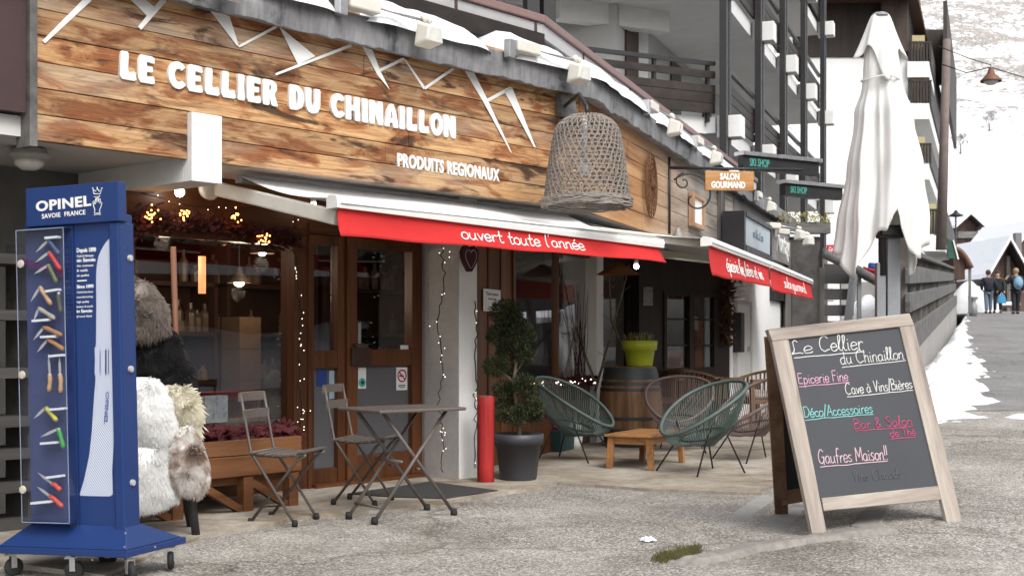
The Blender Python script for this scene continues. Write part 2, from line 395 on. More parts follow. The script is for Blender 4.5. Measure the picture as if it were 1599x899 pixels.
def glass(name, tint, f0, rough=0.0):
    t = NT(name); tr = t.n('BsdfTransparent'); tr.inputs[0].default_value = (*tint, 1); gl = t.n('BsdfGlossy'); gl.inputs['Roughness'].default_value = rough
    lw = t.n('LayerWeight'); lw.inputs['Blend'].default_value = .5; pw = t.n('Math', operation='POWER'); t.l(lw.outputs['Facing'], pw.inputs[0]); pw.inputs[1].default_value = 5
    ma = t.n('Math', operation='MULTIPLY_ADD'); t.l(pw.outputs[0], ma.inputs[0]); ma.inputs[1].default_value = 1 - f0; ma.inputs[2].default_value = f0; mx = t.n('MixShader')
    t.l(ma.outputs[0], mx.inputs[0]); t.l(tr.outputs[0], mx.inputs[1]); t.l(gl.outputs[0], mx.inputs[2]); t.l(mx.outputs[0], t.o.inputs['Surface'])
    return t.m
M_['glass'] = glass('shop_window_glass', (.84, .86, .88), .075); M_['acrylic'] = glass('clear_acrylic', (.96, .975, 1.0), .025, .10)
M_['frosted'] = plain('grey_frosted_film', (.105, .105, .11), .35, 0, .08)
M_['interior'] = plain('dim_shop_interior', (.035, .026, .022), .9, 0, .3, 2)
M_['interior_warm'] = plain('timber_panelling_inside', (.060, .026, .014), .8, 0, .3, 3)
M_['snow_roof'] = M_['snow']
M_['lamp'] = emit('warm_lamp_glow', (1, .75, .45), 9); M_['fairy'] = emit('fairy_light_glow', (1, .88, .70), 2.2)
M_['amber'] = emit('amber_lamp_glow', (1, .36, .06), 9); M_['spot'] = emit('white_bulb_glow', (1, .93, .82), 12)
M_['red_paint'] = wood('red_painted_timber', [(.13, .010, .010), (.30, .018, .018), (.40, .026, .024), (.46, .045, .04)], 'Z', 1.1, .62, .9, bump=.5)
M_['burgundy'] = plain('burgundy_felt', (.05, .012, .018), .95, 0, .2)
M_['red_garland'] = plain('red_tinsel_felt', (.055, .003, .006), .8, 0, .4, 40)
M_['brown_leaf'] = plain('dried_russet_leaves', (.07, .016, .014), .9, 0, .5, 20)
M_['pot'] = plain('anthracite_planter', (.045, .045, .052), .5, 0, .1)
M_['lime'] = plain('lime_glazed_plastic', (.36, .42, .025), .4, 0, .06)
M_['leaf'] = plain('conifer_foliage', (.024, .036, .013), .85, 0, .55, 12); M_['leaf_b'] = plain('yellowish_conifer_tips', (.055, .062, .018), .85, 0, .4, 12)
M_['bark'] = plain('pale_bark', (.16, .125, .09), .9, 0, .3, 20, bump=.4)
M_['moss'] = plain('moss_green', (.085, .078, .025), .95, 0, .4, 40)
M_['stone'] = plain('worn_kerb_stone', (.22, .205, .185), .9, 0, .35, 22, bump=.5)
M_['chalk_black'] = plain('slate_chalkboard', (.055, .058, .066), .7, 0, .14, 4)
M_['paper'] = plain('white_paper', (.72, .72, .72), .8, 0, .04)

M_['wicker'] = plain('grey_wicker', (.215, .19, .168), .85, 0, .3, 40)
M_['green_cord'] = plain('sage_green_cord', (.082, .112, .102), .55, 0, .1); M_['mauve_cord'] = plain('taupe_cord', (.16, .115, .105), .5, 0, .1)
M_['fur_white'] = plain('white_sheepskin', (.82, .82, .805), .95, 0, .06, 6); M_['fur_cream'] = plain('cream_sheepskin', (.74, .70, .57), .95, 0, .1, 6)
M_['fur_black'] = plain('black_sheepskin', (.012, .011, .012), .9, 0, .3, 6); M_['fur_grey'] = plain('grey_brown_sheepskin', (.20, .165, .14), .95, 0, .35, 9)
def fur_mix():
    t = NT('mottled_rabbit_skin'); f = t.noise(t.coord('Object'), 7, 4, .6); t.base(t.ramp(f, [(.4, (.74, .71, .67)), (.52, (.44, .35, .29)), (.62, (.22, .155, .12))])); return t.done(.95)
M_['fur_mottled'] = fur_mix()

# ------------------------------------------------------------------ ground, road, terrace, snow field, mountain
def axis(vals):
    out = []
    for a, b, st in vals:
        n = max(1, int(round((b - a) / st))); out += [a + (b - a) * i / n for i in range(n)]
    return out + [vals[-1][1]]
gx = axis([(-60, -6, 6), (-6, 6, .2), (6, 20, .25), (20, 90, 7)]); gy = axis([(-40, 4, 4), (4, 20, .2), (20, 60, .5), (60, 110, 5)])
def gz(x, y): return ground_h(x, y) + .012 * noise.noise(V((x * .9, y * .9, 0)))
g = MB().grid(lambda x, y: V((x, y, gz(x, y))), gx, gy).build('ground', M_['aggregate'], smooth=True); struct(g, 'exposed aggregate paving in front of the shop')
# road sheet right of the fence line, slightly above the ground
def road_pt(u, v):      # v along the road, u across from the snow bank foot
    x = 1.93 + .365 * (v - 8) + u
    return V((x, v, gz(x, v) + .005))
rv = axis([(14.2, 20, .3), (20, 58, 1.0), (58, 64, 2)]); ru = axis([(.5, 3, .25), (3, 14, 1.0), (14, 60, 6)])
r_ = MB().grid(lambda v, u: road_pt(u + .10 * noise.noise(V((v * 1.3, 0, 0))), v), rv, ru).build('road', M_['asphalt'], smooth=True); struct(r_)
# concrete terrace slab against the shop
O1 = V((-.43, 10.5, 0)); A1 = math.atan2(.7526, .6585); W1 = frame(O1, A1)
C2 = V((.588, 11.2, 0)); A2 = math.atan2(.9418, .3362); W2 = frame(C2, A2)
tp = [G(165, 905), G(300, 842), G(470, 812), G(620, 800), G(745, 780), G(880, 757), G(1030, 768), G(1190, 774), G(1240, 730), V((3.4, 11.2, 0)), V((6.4, 19, 0)), V((8.5, 26, 0)), V((4, 27, 0)), V((-1, 16, 0)), V((-5, 8, 0))]
tq = []
for i in range(len(tp)):
    a, c = tp[i], tp[(i + 1) % len(tp)]; k_ = 14 if i < 8 else 1
    for j in range(k_): q = a.lerp(c, j / k_); w_ = .05 if 0 < i + j and i < 8 else 0; tq.append(q + V((w_ * noise.noise(q * 2.1), w_ * noise.noise(q * 2.3 + V((5, 0, 0))), 0)) * 1.6)
tp = tq
tb = MB(); tb.add([V((p.x, p.y, .022)) for p in tp] + [V((p.x, p.y, -.05)) for p in tp], [tuple(range(len(tp)))] + [(i, i + len(tp), (i + 1) % len(tp) + len(tp), (i + 1) % len(tp)) for i in range(len(tp))])
t_ = tb.build('terrace', M_['slab']); struct(t_, 'stained concrete terrace under the awnings')
# snow field beyond the road crest and the mountainside
def sf(x, y): return V((x, y, max(2.42 - .012 * (y - 57), 1.9) - .06 + .00042 * max(0, y - 70) ** 2 + .25 * noise.noise(V((x * .08, y * .08, 3)))))
g2 = MB().grid(sf, axis([(-60, 150, 5)]), axis([(58.5, 64, .8), (64, 135, 4)])).build('snow_field', M_['snow'], smooth=True); struct(g2)
def hf(x, y):
    k = max(0, y - 125); base = 1.9 + .00042 * (min(y, 130) - 70) ** 2
    return V((x, y, base - .3 + .09 * k + .00115 * k * k + (3.0 + .02 * k) * noise.noise(V((x * .02, y * .02, 9))) * sstep(0, 60, k) + 1.6 * noise.noise(V((x * .09, y * .09, 1))) * sstep(0, 60, k)))
hl = MB().grid(hf, axis([(-120, 260, 5)]), axis([(125, 500, 5)])).build('mountainside', M_['hill'], smooth=True); struct(hl)

# ------------------------------------------------------------------ text tools
def _text_mesh(body, bold=0, ext=.02, shear=0, spacing=1.0):
    cu = bpy.data.curves.new('lettering', 'FONT'); cu.body = body; cu.extrude = ext; cu.offset = bold; cu.shear = shear; cu.resolution_u = 3
    cu.space_character = spacing
    o = bpy.data.objects.new('lettering', cu); col.objects.link(o); bpy.context.view_layer.update()
    me = bpy.data.meshes.new_from_object(o.evaluated_get(bpy.context.evaluated_depsgraph_get()))
    bpy.data.objects.remove(o); bpy.data.curves.remove(cu); return me
def text_part(name, body, mat, parent, bl, br, height, n_out, bold=.0, ext=.004, shear=0, spacing=1.0):
    """lettering whose baseline runs from bl to br (thing-local points), standing out along n_out"""
    me = _text_mesh(body, bold, .02, shear, spacing); bl = V(bl); br = V(br); u = (br - bl); W_ = u.length; u.normalize(); n_out = V(n_out).normalized(); v = n_out.cross(u)
    xs = [p.co.x for p in me.vertices]; ys = [p.co.y for p in me.vertices]; x0, x1 = min(xs), max(xs); y1 = max(ys)
    for p in me.vertices:
        a = (p.co.x - x0) / (x1 - x0) * W_; b = p.co.y / .70 * height; c = (p.co.z / .02) * ext
        p.co = bl + u * a + v * b + n_out * c
    me.materials.clear(); me.materials.append(mat)
    o = bpy.data.objects.new(name, me); col.objects.link(o); o.parent = parent; MW[o.name] = MW[parent.name]; return o
def catmull(pts, k=5):
    if len(pts) < 3: return [V((p[0], p[1], 0)) for p in pts]
    q = [V((p[0], p[1], 0)) for p in pts]; q = [q[0] * 2 - q[1]] + q + [q[-1] * 2 - q[-2]]; out = []
    for i in range(1, len(q) - 2):
        for j in range(k):
            t = j / k; a, b, c, d = q[i - 1], q[i], q[i + 1], q[i + 2]
            out.append(.5 * ((2 * b) + (c - a) * t + (2 * a - 5 * b + 4 * c - d) * t * t + (3 * b - a - 3 * c + d) * t ** 3))
    out.append(q[-2]); return out
GL = {
 'a': (.55, [[(.42, .42), (.25, .5), (.06, .35), (.08, .08), (.25, 0), (.4, .15), (.42, .45)], [(.42, .45), (.42, .1), (.55, .02)]]),
 'b': (.5, [[(.08, 1), (.08, .02)], [(.08, .35), (.25, .5), (.42, .35), (.4, .1), (.24, 0), (.08, .1)]]),
 'c': (.45, [[(.4, .42), (.25, .5), (.06, .35), (.08, .1), (.25, 0), (.43, .1)]]),
 'd': (.55, [[(.42, .42), (.25, .5), (.06, .35), (.08, .08), (.25, 0), (.42, .15)], [(.42, 1.0), (.42, .1), (.52, .02)]]),
 'e': (.47, [[(.05, .24), (.42, .28), (.34, .47), (.18, .5), (.04, .3), (.1, .05), (.26, 0), (.45, .1)]]),
 'f': (.4, [[(.4, .9), (.28, 1), (.17, .8), (.17, -.05)], [(.02, .5), (.36, .5)]]),
 'g': (.52, [[(.42, .42), (.25, .5), (.06, .35), (.08, .1), (.25, .02), (.42, .15)], [(.42, .5), (.42, -.2), (.25, -.35), (.08, -.25)]]),
 'h': (.5, [[(.08, 1), (.08, 0)], [(.08, .3), (.22, .5), (.38, .4), (.38, .05), (.48, 0)]]),
 'i': (.24, [[(.1, .5), (.1, .06), (.2, .02)], [(.1, .68), (.11, .74)]]),
 'l': (.3, [[(.02, .1), (.22, .75), (.2, 1.0), (.1, .9), (.1, .15), (.2, 0), (.3, .06)]]),
 'm': (.7, [[(.06, .5), (.06, 0)], [(.06, .3), (.2, .5), (.33, .4), (.33, 0)], [(.33, .3), (.47, .5), (.6, .4), (.6, .04), (.7, 0)]]),
 'n': (.5, [[(.06, .5), (.06, 0)], [(.06, .3), (.22, .5), (.38, .4), (.38, .05), (.48, 0)]]),
 'o': (.5, [[(.25, .5), (.08, .4), (.06, .12), (.25, 0), (.43, .12), (.42, .4), (.25, .5)]]),
 'p': (.5, [[(.08, .5), (.08, -.35)], [(.08, .4), (.25, .5), (.42, .35), (.38, .08), (.22, 0), (.08, .1)]]),
 'q': (.5, [[(.42, .42), (.25, .5), (.06, .3), (.2, 0), (.42, .15)], [(.42, .5), (.42, -.35)]]),
 'r': (.4, [[(.08, .5), (.09, 0)], [(.09, .3), (.24, .49), (.38, .44)]]),
 's': (.42, [[(.36, .44), (.2, .5), (.08, .38), (.2, .27), (.36, .14), (.2, 0), (.04, .06)]]),
 't': (.4, [[(.18, .85), (.18, .1), (.28, 0), (.38, .05)], [(.03, .5), (.36, .5)]]),
 'u': (.52, [[(.06, .5), (.06, .14), (.2, 0), (.38, .15), (.41, .5)], [(.41, .5), (.41, .1), (.5, 0)]]),
 'v': (.44, [[(.04, .5), (.2, 0)], [(.2, 0), (.4, .5)]]),
 'x': (.44, [[(.04, .5), (.4, 0)], [(.4, .5), (.04, 0)]]),
 "'": (.18, [[(.1, 1), (.05, .8)]]), '/': (.34, [[(.02, -.12), (.3, 1.08)]]), '!': (.2, [[(.1, 1), (.1, .3)], [(.1, .06), (.1, 0)]]),
 '&': (.6, [[(.52, 0), (.12, .7), (.22, .97), (.36, .78), (.1, .3), (.14, .04), (.3, 0), (.5, .35)]]), ' ': (.34, []), ',': (.2, [[(.1, .05), (.05, -.12)]]),
 'L': (.62, [[(.4, .85), (.3, 1), (.18, .85), (.2, .3), (.06, .03), (.3, .08), (.6, .06)]]),
 'C': (.72, [[(.62, .85), (.4, 1), (.12, .75), (.08, .3), (.3, 0), (.66, .12)]]),
 'E': (.58, [[(.52, .95), (.08, .98)], [(.08, .98), (.08, .02)], [(.08, .02), (.54, .04)], [(.08, .52), (.44, .54)]]),
 'F': (.52, [[(.08, 1), (.08, 0)], [(.08, 1), (.5, .98)], [(.08, .55), (.4, .56)]]),
 'V': (.55, [[(.04, 1), (.24, 0)], [(.24, 0), (.5, 1)]]),
 'B': (.6, [[(.08, 1), (.08, 0)], [(.08, 1), (.4, .92), (.42, .62), (.08, .54)], [(.08, .54), (.5, .46), (.52, .1), (.08, 0)]]),
 'D': (.65, [[(.1, 1), (.1, 0)], [(.02, .98), (.4, .95), (.6, .55), (.45, .1), (.1, 0)]]),
 'A': (.62, [[(.02, 0), (.3, 1)], [(.3, 1), (.56, 0)], [(.12, .35), (.5, .35)]]),
 'S': (.56, [[(.5, .88), (.28, 1), (.1, .8), (.28, .55), (.5, .3), (.28, 0), (.04, .1)]]),
 'T': (.55, [[(.02, .98), (.54, .98)], [(.28, .98), (.28, 0)]]),
 'G': (.7, [[(.6, .85), (.36, 1), (.1, .7), (.1, .25), (.34, 0), (.58, .2), (.58, .45)], [(.38, .45), (.66, .45)], [(.58, .45), (.56, -.1)]]),
 'M': (.78, [[(.06, 0), (.1, 1)], [(.1, 1), (.38, .3)], [(.38, .3), (.66, 1)], [(.66, 1), (.72, 0)]]),
}
for ch, b_, acc in (('é', 'e', [(.2, .62), (.34, .8)]), ('è', 'e', [(.34, .62), (.18, .8)]), ('à', 'a', [(.34, .62), (.18, .8)])):
    GL[ch] = (GL[b_][0], GL[b_][1] + [[acc[0], acc[1]]])
PRINT_L = (.26, [[(.1, 1), (.1, .1), (.2, 0)]])
def stroke_text(mb, body, bl, br, height, n_out, r, upright=False, jitter=0, flat=.35):
    bl = V(bl); br = V(br); u = br - bl; W_ = u.length; u.normalize(); n_out = V(n_out).normalized(); v = n_out.cross(u)
    adv = 0; st = []
    for ch in body:
        a, ss = (PRINT_L if (upright and ch == 'l') else GL[ch])
        for s_ in ss: st.append([(x + adv, y) for x, y in s_])
        adv += a
    xs = [p[0] for s_ in st for p in s_]; x0, x1 = min(xs), max(xs); k = W_ / (x1 - x0)
    for i, s_ in enumerate(st):
        q = [bl + u * ((p.x - x0) * k) + v * (p.y * height) + n_out * (r * .5 + .0002 * (i % 5)) for p in catmull(s_)]
        q = [p + v * (jitter * height * noise.noise(p * 40)) for p in q]
        if len(q) == 2: q = [q[0], q[0].lerp(q[1], .5), q[1]]
        mb.tube(q, r, 5)
def line_stroke(mb, a, b, n_out, r, wob=.004):
    a = V(a); b = V(b); n = 12
    mb.tube([a.lerp(b, i / n) + V((0, 0, wob * noise.noise(V((i * .7, a.x * 9, a.z * 9))))) + V(n_out) * r * .5 for i in range(n + 1)], r, 5)
def chaikin(p, it=1, k=.2):
    for _ in range(it):
        q = []
        for i in range(len(p)):
            a = p[i]; b = p[(i + 1) % len(p)]
            q += [(a[0] + (b[0] - a[0]) * k, a[1] + (b[1] - a[1]) * k), (a[0] + (b[0] - a[0]) * (1 - k), a[1] + (b[1] - a[1]) * (1 - k))]
        p = q
    return p
def ell(cx, cy, rx, ry, n=20, a0=0, a1=360): return [(cx + rx * math.cos(R(a0 + (a1 - a0) * i / (n - (0 if a1 - a0 == 360 else 1)))), cy + ry * math.sin(R(a0 + (a1 - a0) * i / (n - (0 if a1 - a0 == 360 else 1))))) for i in range(n)]
BG = {
 'L': (.64, [[(.05, 1), (.33, 1), (.30, .27), (.57, .34), (.62, 0), (0, 0)]]),
 'E': (.66, [[(.03, 1), (.59, .99), (.62, .74), (.32, .78), (.32, .61), (.54, .63), (.54, .41), (.32, .42), (.32, .23), (.59, .29), (.63, 0), (0, 0)]]),
 'C': (.70, [ell(.38, .5, .38, .51, 14, 40, 325) + ell(.42, .5, .17, .25, 10, 315, 50)]),
 'I': (.36, [[(.03, 1), (.31, 1), (.29, .5), (.34, 0), (0, 0), (.05, .5)]]),
 'R': (.72, [[(.03, 1), (.42, 1), (.62, .88), (.64, .64), (.52, .47), (.70, 0), (.40, 0), (.30, .36), (.31, 0), (0, 0)], [(.29, .80), (.37, .78), (.39, .68), (.36, .59), (.29, .58)]]),
 'D': (.72, [[(.02, 1), (.38, 1), (.64, .82), (.70, .45), (.60, .13), (.35, 0), (0, 0)], [(.29, .78), (.36, .75), (.42, .5), (.37, .25), (.29, .22)]]),
 'U': (.74, [[(0, 1), (.28, 1), (.27, .4), (.35, .23), (.43, .4), (.42, 1), (.70, 1), (.70, .3), (.58, .04), (.35, -.03), (.12, .04), (0, .3)]]),
 'H': (.76, [[(0, 1), (.28, 1), (.26, .63), (.45, .63), (.43, 1), (.71, 1), (.69, .5), (.73, 0), (.44, 0), (.45, .4), (.26, .4), (.28, 0), (-.02, 0), (.02, .5)]]),
 'N': (.76, [[(-.01, 0), (.01, 1), (.28, 1), (.46, .52), (.44, 1), (.70, 1), (.73, 0), (.46, 0), (.27, .48), (.28, 0)]]),
 'A': (.74, [[(-.03, 0), (.14, .72), (.30, 1), (.46, 1), (.60, .72), (.75, 0), (.47, 0), (.44, .19), (.28, .19), (.26, 0)], [(.30, .38), (.43, .38), (.40, .62), (.36, .70), (.32, .6)]]),
 'O': (.72, [ell(.36, .49, .36, .51, 18), ell(.36, .49, .13, .26, 14)]),
 ' ': (.40, []),
}
def fat_text(name, body, mat, parent, bl, br, height, n_out, ext):
    cu = bpy.data.curves.new('lettering', 'CURVE'); cu.dimensions = '2D'; cu.fill_mode = 'BOTH'; cu.extrude = .03
    adv = 0
    for ch in body:
        a, loops = BG[ch]
        for lp in loops:
            q = lp if ch in 'OC' else chaikin(lp, 1, .14); sp = cu.splines.new('POLY'); sp.points.add(len(q) - 1); sp.use_cyclic_u = True
            for pt, (x, y) in zip(sp.points, q): pt.co = (x + adv, y, 0, 1)
        adv += a + .035
    o = bpy.data.objects.new('lettering', cu); col.objects.link(o); bpy.context.view_layer.update()
    me = bpy.data.meshes.new_from_object(o.evaluated_get(bpy.context.evaluated_depsgraph_get())); bpy.data.objects.remove(o); bpy.data.curves.remove(cu)
    bl = V(bl); br = V(br); u = br - bl; W_ = u.length; u.normalize(); n_out = V(n_out); v = n_out.cross(u); xs = [p.co.x for p in me.vertices]; x0, x1 = min(xs), max(xs)
    for p in me.vertices: p.co = bl + u * ((p.co.x - x0) / (x1 - x0) * W_) + v * (p.co.y * height) + n_out * (p.co.z / .03 * ext)
    me.materials.clear(); me.materials.append(mat); q = bpy.data.objects.new(name, me); col.objects.link(q); q.parent = parent; MW[q.name] = MW[parent.name]; return q
# ------------------------------------------------------------------ the shop building (wall frame W1: x along the wall, -y towards the street)
def l1(px, py, y): return on(W1, px, py, 1, y)
def l2(px, py, y): return on(W2, px, py, 1, y)
shop = thing('shop_building', 'brown timber shop front with glazed door, white pillar and deep white soffit', 'shop', W1)
sW = lambda px: l1(px, 533, .45).x
c0 = l1(300, 282, -.345); c1 = l1(347, 182, -.345)
s_end = c0.x + .004; s_win0, s_win1, s_post = s_end + .02, sW(456), sW(481)
s_sl0, s_sl1 = sW(490), sW(527)
s_d0, s_d1 = sW(541), sW(668)
hd = 1.95
b = MB()
b.box(s_end, s_post, .45, .58, hd, 2.33).box(s_post + .002, .0, .45, .58, 1.985, 2.33)
b.box(s_post + .002, -.22, .43, .449, 2.0, 2.06)
b.build('wall', M_['shop_wood_h'], shop)
b = MB(); b.box(-9, s_end + .025, 1.02, 1.15, .0, 2.33); b.build('wall', M_['grey_wall'], shop)
b = MB(); b.box(s_end - .12, s_end - .002, .47, 1.018, .0, c0.z - .003); b.build('wall', M_['concrete'], shop)
b = MB(); b.box(s_win0, s_win1, .44, .58, .0, .42); b.build('wall', M_['shop_wood_h'], shop)
b = MB(); b.box(s_win1, s_post, .42, .58, .0, hd); b.box(s_post - .03, s_post + .003, .405, .419, .0, hd); wf = b.build('window_frame', M_['shop_wood'], shop)
b = MB(); b.box(s_win0 + .002, s_win1 - .002, .46, .55, .42, .50).box(s_win0 + .002, s_win1 - .002, .46, .55, hd - .07, hd - .002).box(s_win0 + .002, s_win0 + .08, .462, .548, .5, hd - .07)
wf2 = b.build('window_frame', M_['shop_wood_h'], shop)
b = MB(); b.box(s_win0 + .08, s_win1 - .002, .50, .506, .50, hd - .07); b.build('pane', M_['glass'], wf2)
# sidelight
b = MB(); z0, z1, z2, z3 = .16, .94, 1.08, 1.90
b.box(s_post + .006, s_sl0, .44, .53, .02, 1.98).box(s_sl1, s_d0 - .03, .44, .53, .02, 1.98)
for (a, c) in ((.02, z0), (z1, z2), (z3, 1.98)): b.box(s_sl0, s_sl1, .446, .524, a, c)
sl = b.build('sidelight_frame', M_['shop_wood'], shop, bevel=.006)
MB().box(s_sl0, s_sl1, .49, .495, z2, z3).build('pane', M_['glass'], sl)
MB().box(s_sl0, s_sl1, .49, .495, z0, z1).build('pane', M_['frosted'], sl)
b = MB(); c_ = l1(495, 592, .488); b.box(c_.x, c_.x + .10, .484, .488, .80, .93); b.build('sticker', plain('blue_sticker', (.02, .05, .20), .6), sl)
b = MB(); b.box(c_.x + .125, c_.x + .20, .484, .488, .70, .92); b.build('sticker', plain('pale_blue_sticker', (.35, .45, .52), .6), sl)
# door
b = MB(); e0, e1 = sW(556), sW(642)
b.box(s_d0, e0, .43, .53, .03, 1.98).box(e1, s_d1, .43, .53, .03, 1.98)
for (a, c) in ((.03, .24), (.95, 1.085), (1.895, 1.98)): b.box(e0, e1, .436, .524, a, c)
b.box(s_d0 - .028, s_d0 - .004, .455, .52, .02, 1.98)
dr = b.build('door', M_['shop_wood'], shop, bevel=.006)
MB().box(e0, e1, .48, .486, 1.085, 1.895).build('pane', M_['glass'], dr)
MB().box(e0, e1, .48, .486, .24, .95).build('pane', M_['frosted'], dr)
b = MB(); b.box(s_d0 + .025, s_d0 + .225, .40, .43, .955, 1.10); b.build('lock_box', plain('dark_walnut_block', (.045, .02, .012), .5), dr, bevel=.008)
b = MB(); b.tube([(s_d0 + .05, .42, 1.12), (s_d0 + .05, .39, 1.125), (s_d0 + .17, .39, 1.125), (s_d0 + .17, .385, 1.10)], .009, 8); b.build('handle', plain('bronze_handle', (.10, .055, .02), .4, .6), dr, True)
def sheet(mb, px, py, w_, h_, y): c = l1(px, py, y); mb.box(c.x - w_ / 2, c.x + w_ / 2, y, y + .003, c.z - h_ / 2, c.z + h_ / 2); return c
b = MB(); c = sheet(b, 628, 591, .125, .19, .472); ns = b.build('no_smoking_sticker', M_['paper'], dr)
b = MB(); ring = [(c.x + .047 * math.cos(t), .470, c.z + .025 + .047 * math.sin(t)) for t in lin(0, 2 * math.pi, 25)[:-1]]; b.tube(ring, .006, 5, True); b.tube([(c.x - .033, .470, c.z + .058), (c.x, .470, c.z + .025), (c.x + .033, .470, c.z - .008)], .006, 5)
b.build('prohibition_mark', plain('red_print', (.42, .03, .03), .6), ns)
b = MB(); b.box(c.x - .03, c.x + .02, .4695, .4715, c.z + .018, c.z + .030); b.box(c.x - .04, c.x + .04, .4695, .4715, c.z - .06, c.z - .052); b.box(c.x - .03, c.x + .03, .4695, .4715, c.z - .075, c.z - .069); b.build('cigarette_mark', M_['black_metal'], ns)
b = MB(); c = sheet(b, 566, 590, .085, .17, .472); bs = b.build('sticker', M_['paper'], dr)
b = MB(); b.lathe([(.001, 0), (.036, 0), (.036, .004), (.001, .004)], 20, (c.x, .472, c.z - .035), Matrix.Rotation(R(90), 4, 'X')); b.build('round_mark', plain('turquoise_print', (.05, .38, .33), .6), bs)
b = MB(); b.lathe([(.001, 0), (.016, 0), (.016, .003), (.001, .003)], 14, (c.x, .467, c.z - .035), Matrix.Rotation(R(90), 4, 'X')); b.build('round_mark', M_['dark_paint'], bs)
b = MB(); c = sheet(b, 632, 542, .09, .035, .474); b.build('sticker', M_['paper'], dr)
b = MB(); c = sheet(b, 562, 520, .03, .17, .474); b.build('sticker', plain('grey_label', (.35, .36, .36), .6), dr)
# jamb to the pillar, threshold
MB().box(s_d1 + .004, -.004, .40, .56, .0, 1.98).build('door_jamb', wood('dark_jamb', [(.02, .009, .006), (.05, .02, .01), (.07, .028, .012)], 'Z'), shop)
MB().box(s_post + .01, s_d1, .36, .56, .0, .05).build('threshold', M_['shop_wood_h'], shop)
# pillar: left face coloured grey to carry its shade
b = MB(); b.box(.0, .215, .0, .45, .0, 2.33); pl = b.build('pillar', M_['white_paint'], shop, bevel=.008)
MB().box(-.004, -.0005, .006, .44, .0, 2.33).build('shaded_face', M_['pillar_side'], pl)
# second pillar at the far end of the recessed window wall
PA = V((-.473, 10.83, 0)); PB = V((.86, 14.35, 0)); AR = math.atan2(PB.y - PA.y, PB.x - PA.x); WR = frame(PA, AR); LR = (PB - PA).length
lr = lambda px, py, y=0: on(WR, px, py, 1, y)
def rbox(mb, *a): return mb.box(*a, M=WR)
u1, u2 = lr(803, 533).x, LR - .02
b = MB(); n = 7; u_s = lr(730, 533).x
for i in range(n):
    a = u_s + (u1 - .06 - u_s) * i / n; rbox(b, a + .004, a + (u1 - .06 - u_s) / n - .004, -.012 * (i % 2), .06, .02, 2.33)
b.build('panelling', wood('russet_boards', [(.06, .022, .009), (.14, .052, .018), (.19, .075, .026)], 'Z', 1.0, .5), shop, world=True)
b = MB(); rbox(b, u1 - .06, u1, -.02, .08, 0, 2.33); rbox(b, u1, u2, -.02, .08, 0, .68); rbox(b, u1, u2, -.02, .08, 2.08, 2.33); rbox(b, (u1 + u2) / 2 + .1, (u1 + u2) / 2 + .15, .0, .06, .68, 2.08)
wf3 = b.build('window_frame', M_['shop_wood'], shop, world=True)
b = MB(); rbox(b, u1, u2, .03, .036, .68, 2.08); b.build('pane', M_['glass'], wf3, world=True)
b = MB(); b.box(LR - .02, LR + .24, -.10, .30, 0, 2.33, M=WR); b.build('pillar', M_['white_paint'], shop, world=True, bevel=.008)
# recess end wall with the small-paned window
SA = V((1.02, 15.5, 0)); SB = V((2.95, 17.38, 0)); AS = math.atan2(SB.y - SA.y, SB.x - SA.x); WS = frame(SA, AS); LS = (SB - SA).length
ls = lambda px, py, y=0: on(WS, px, py, 1, y)
v0, v1, vm0, vm1 = ls(1041, 533).x, ls(1114, 533).x, ls(1075, 533).x, ls(1082, 533).x
g0, g1 = ls(940, 533).x, ls(984, 533).x
b = MB()
for (a, c) in ((g1, v0 - .06), (v1 + .06, LS)): b.box(a, c, 0, .1, 0, 2.33, M=WS)
b.box(v0 - .06, v1 + .06, 0, .1, 0, .74, M=WS).box(v0 - .06, v1 + .06, 0, .1, 1.80, 2.33, M=WS).box(g0 - .3, g1, 0, .1, 0, .55, M=WS).box(g0 - .3, g1, 0, .1, 2.0, 2.33, M=WS)
b.box(g1, ls(1018, 533).x, -.15, -.002, 0, 2.33, M=WS)
b.build('wall', M_['dark_wood'], shop, world=True)
b = MB(); b.box(v0 - .06, v0, -.02, .05, .74, 1.80, M=WS).box(v1, v1 + .06, -.02, .05, .74, 1.80, M=WS).box(vm0, vm1, -.03, .05, .74, 1.80, M=WS).box(v0, v1, -.018, .05, .74, .81, M=WS).box(v0, v1, -.018, .05, 1.74, 1.80, M=WS)
for zz in (1.10, 1.44): b.box(v0, vm0, .0, .03, zz - .012, zz + .012, M=WS).box(vm1, v1, .0, .03, zz - .012, zz + .012, M=WS)
wf4 = b.build('window_frame', M_['dark_wood'], shop, world=True)
b = MB(); b.box(v0, v1, .02, .024, .81, 1.74, M=WS); b.build('pane', M_['glass'], wf4, world=True)
def curtain(mb, a, c, z0, z1, y, amp, M):
    n_ = 40; mb.grid(lambda u, v: M @ V((a + (c - a) * u, y + amp * math.sin(u * 38) + amp * .6 * math.sin(u * 17 + 1), z0 + (z1 - z0) * v)), lin(0, 1, n_), [0, 1])
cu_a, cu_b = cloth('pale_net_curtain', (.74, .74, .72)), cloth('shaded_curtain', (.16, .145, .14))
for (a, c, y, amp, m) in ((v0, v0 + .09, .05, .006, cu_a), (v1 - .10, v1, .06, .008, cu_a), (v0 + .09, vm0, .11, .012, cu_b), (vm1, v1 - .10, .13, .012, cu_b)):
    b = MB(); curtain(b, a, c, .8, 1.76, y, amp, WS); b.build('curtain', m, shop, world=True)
b = MB(); b.box(v0 + .1, vm0 - .02, .07, .085, .8, 1.04, M=WS); b.box(vm1 + .14, v1 - .12, .07, .085, .8, 1.45, M=WS); b.build('seat_back', plain('terracotta_upholstery', (.28, .085, .04), .8), shop, world=True)
b = MB(); b.box(g0 - .3, g1, .04, .046, .55, 2.0, M=WS); b.build('pane', M_['glass'], shop, world=True)
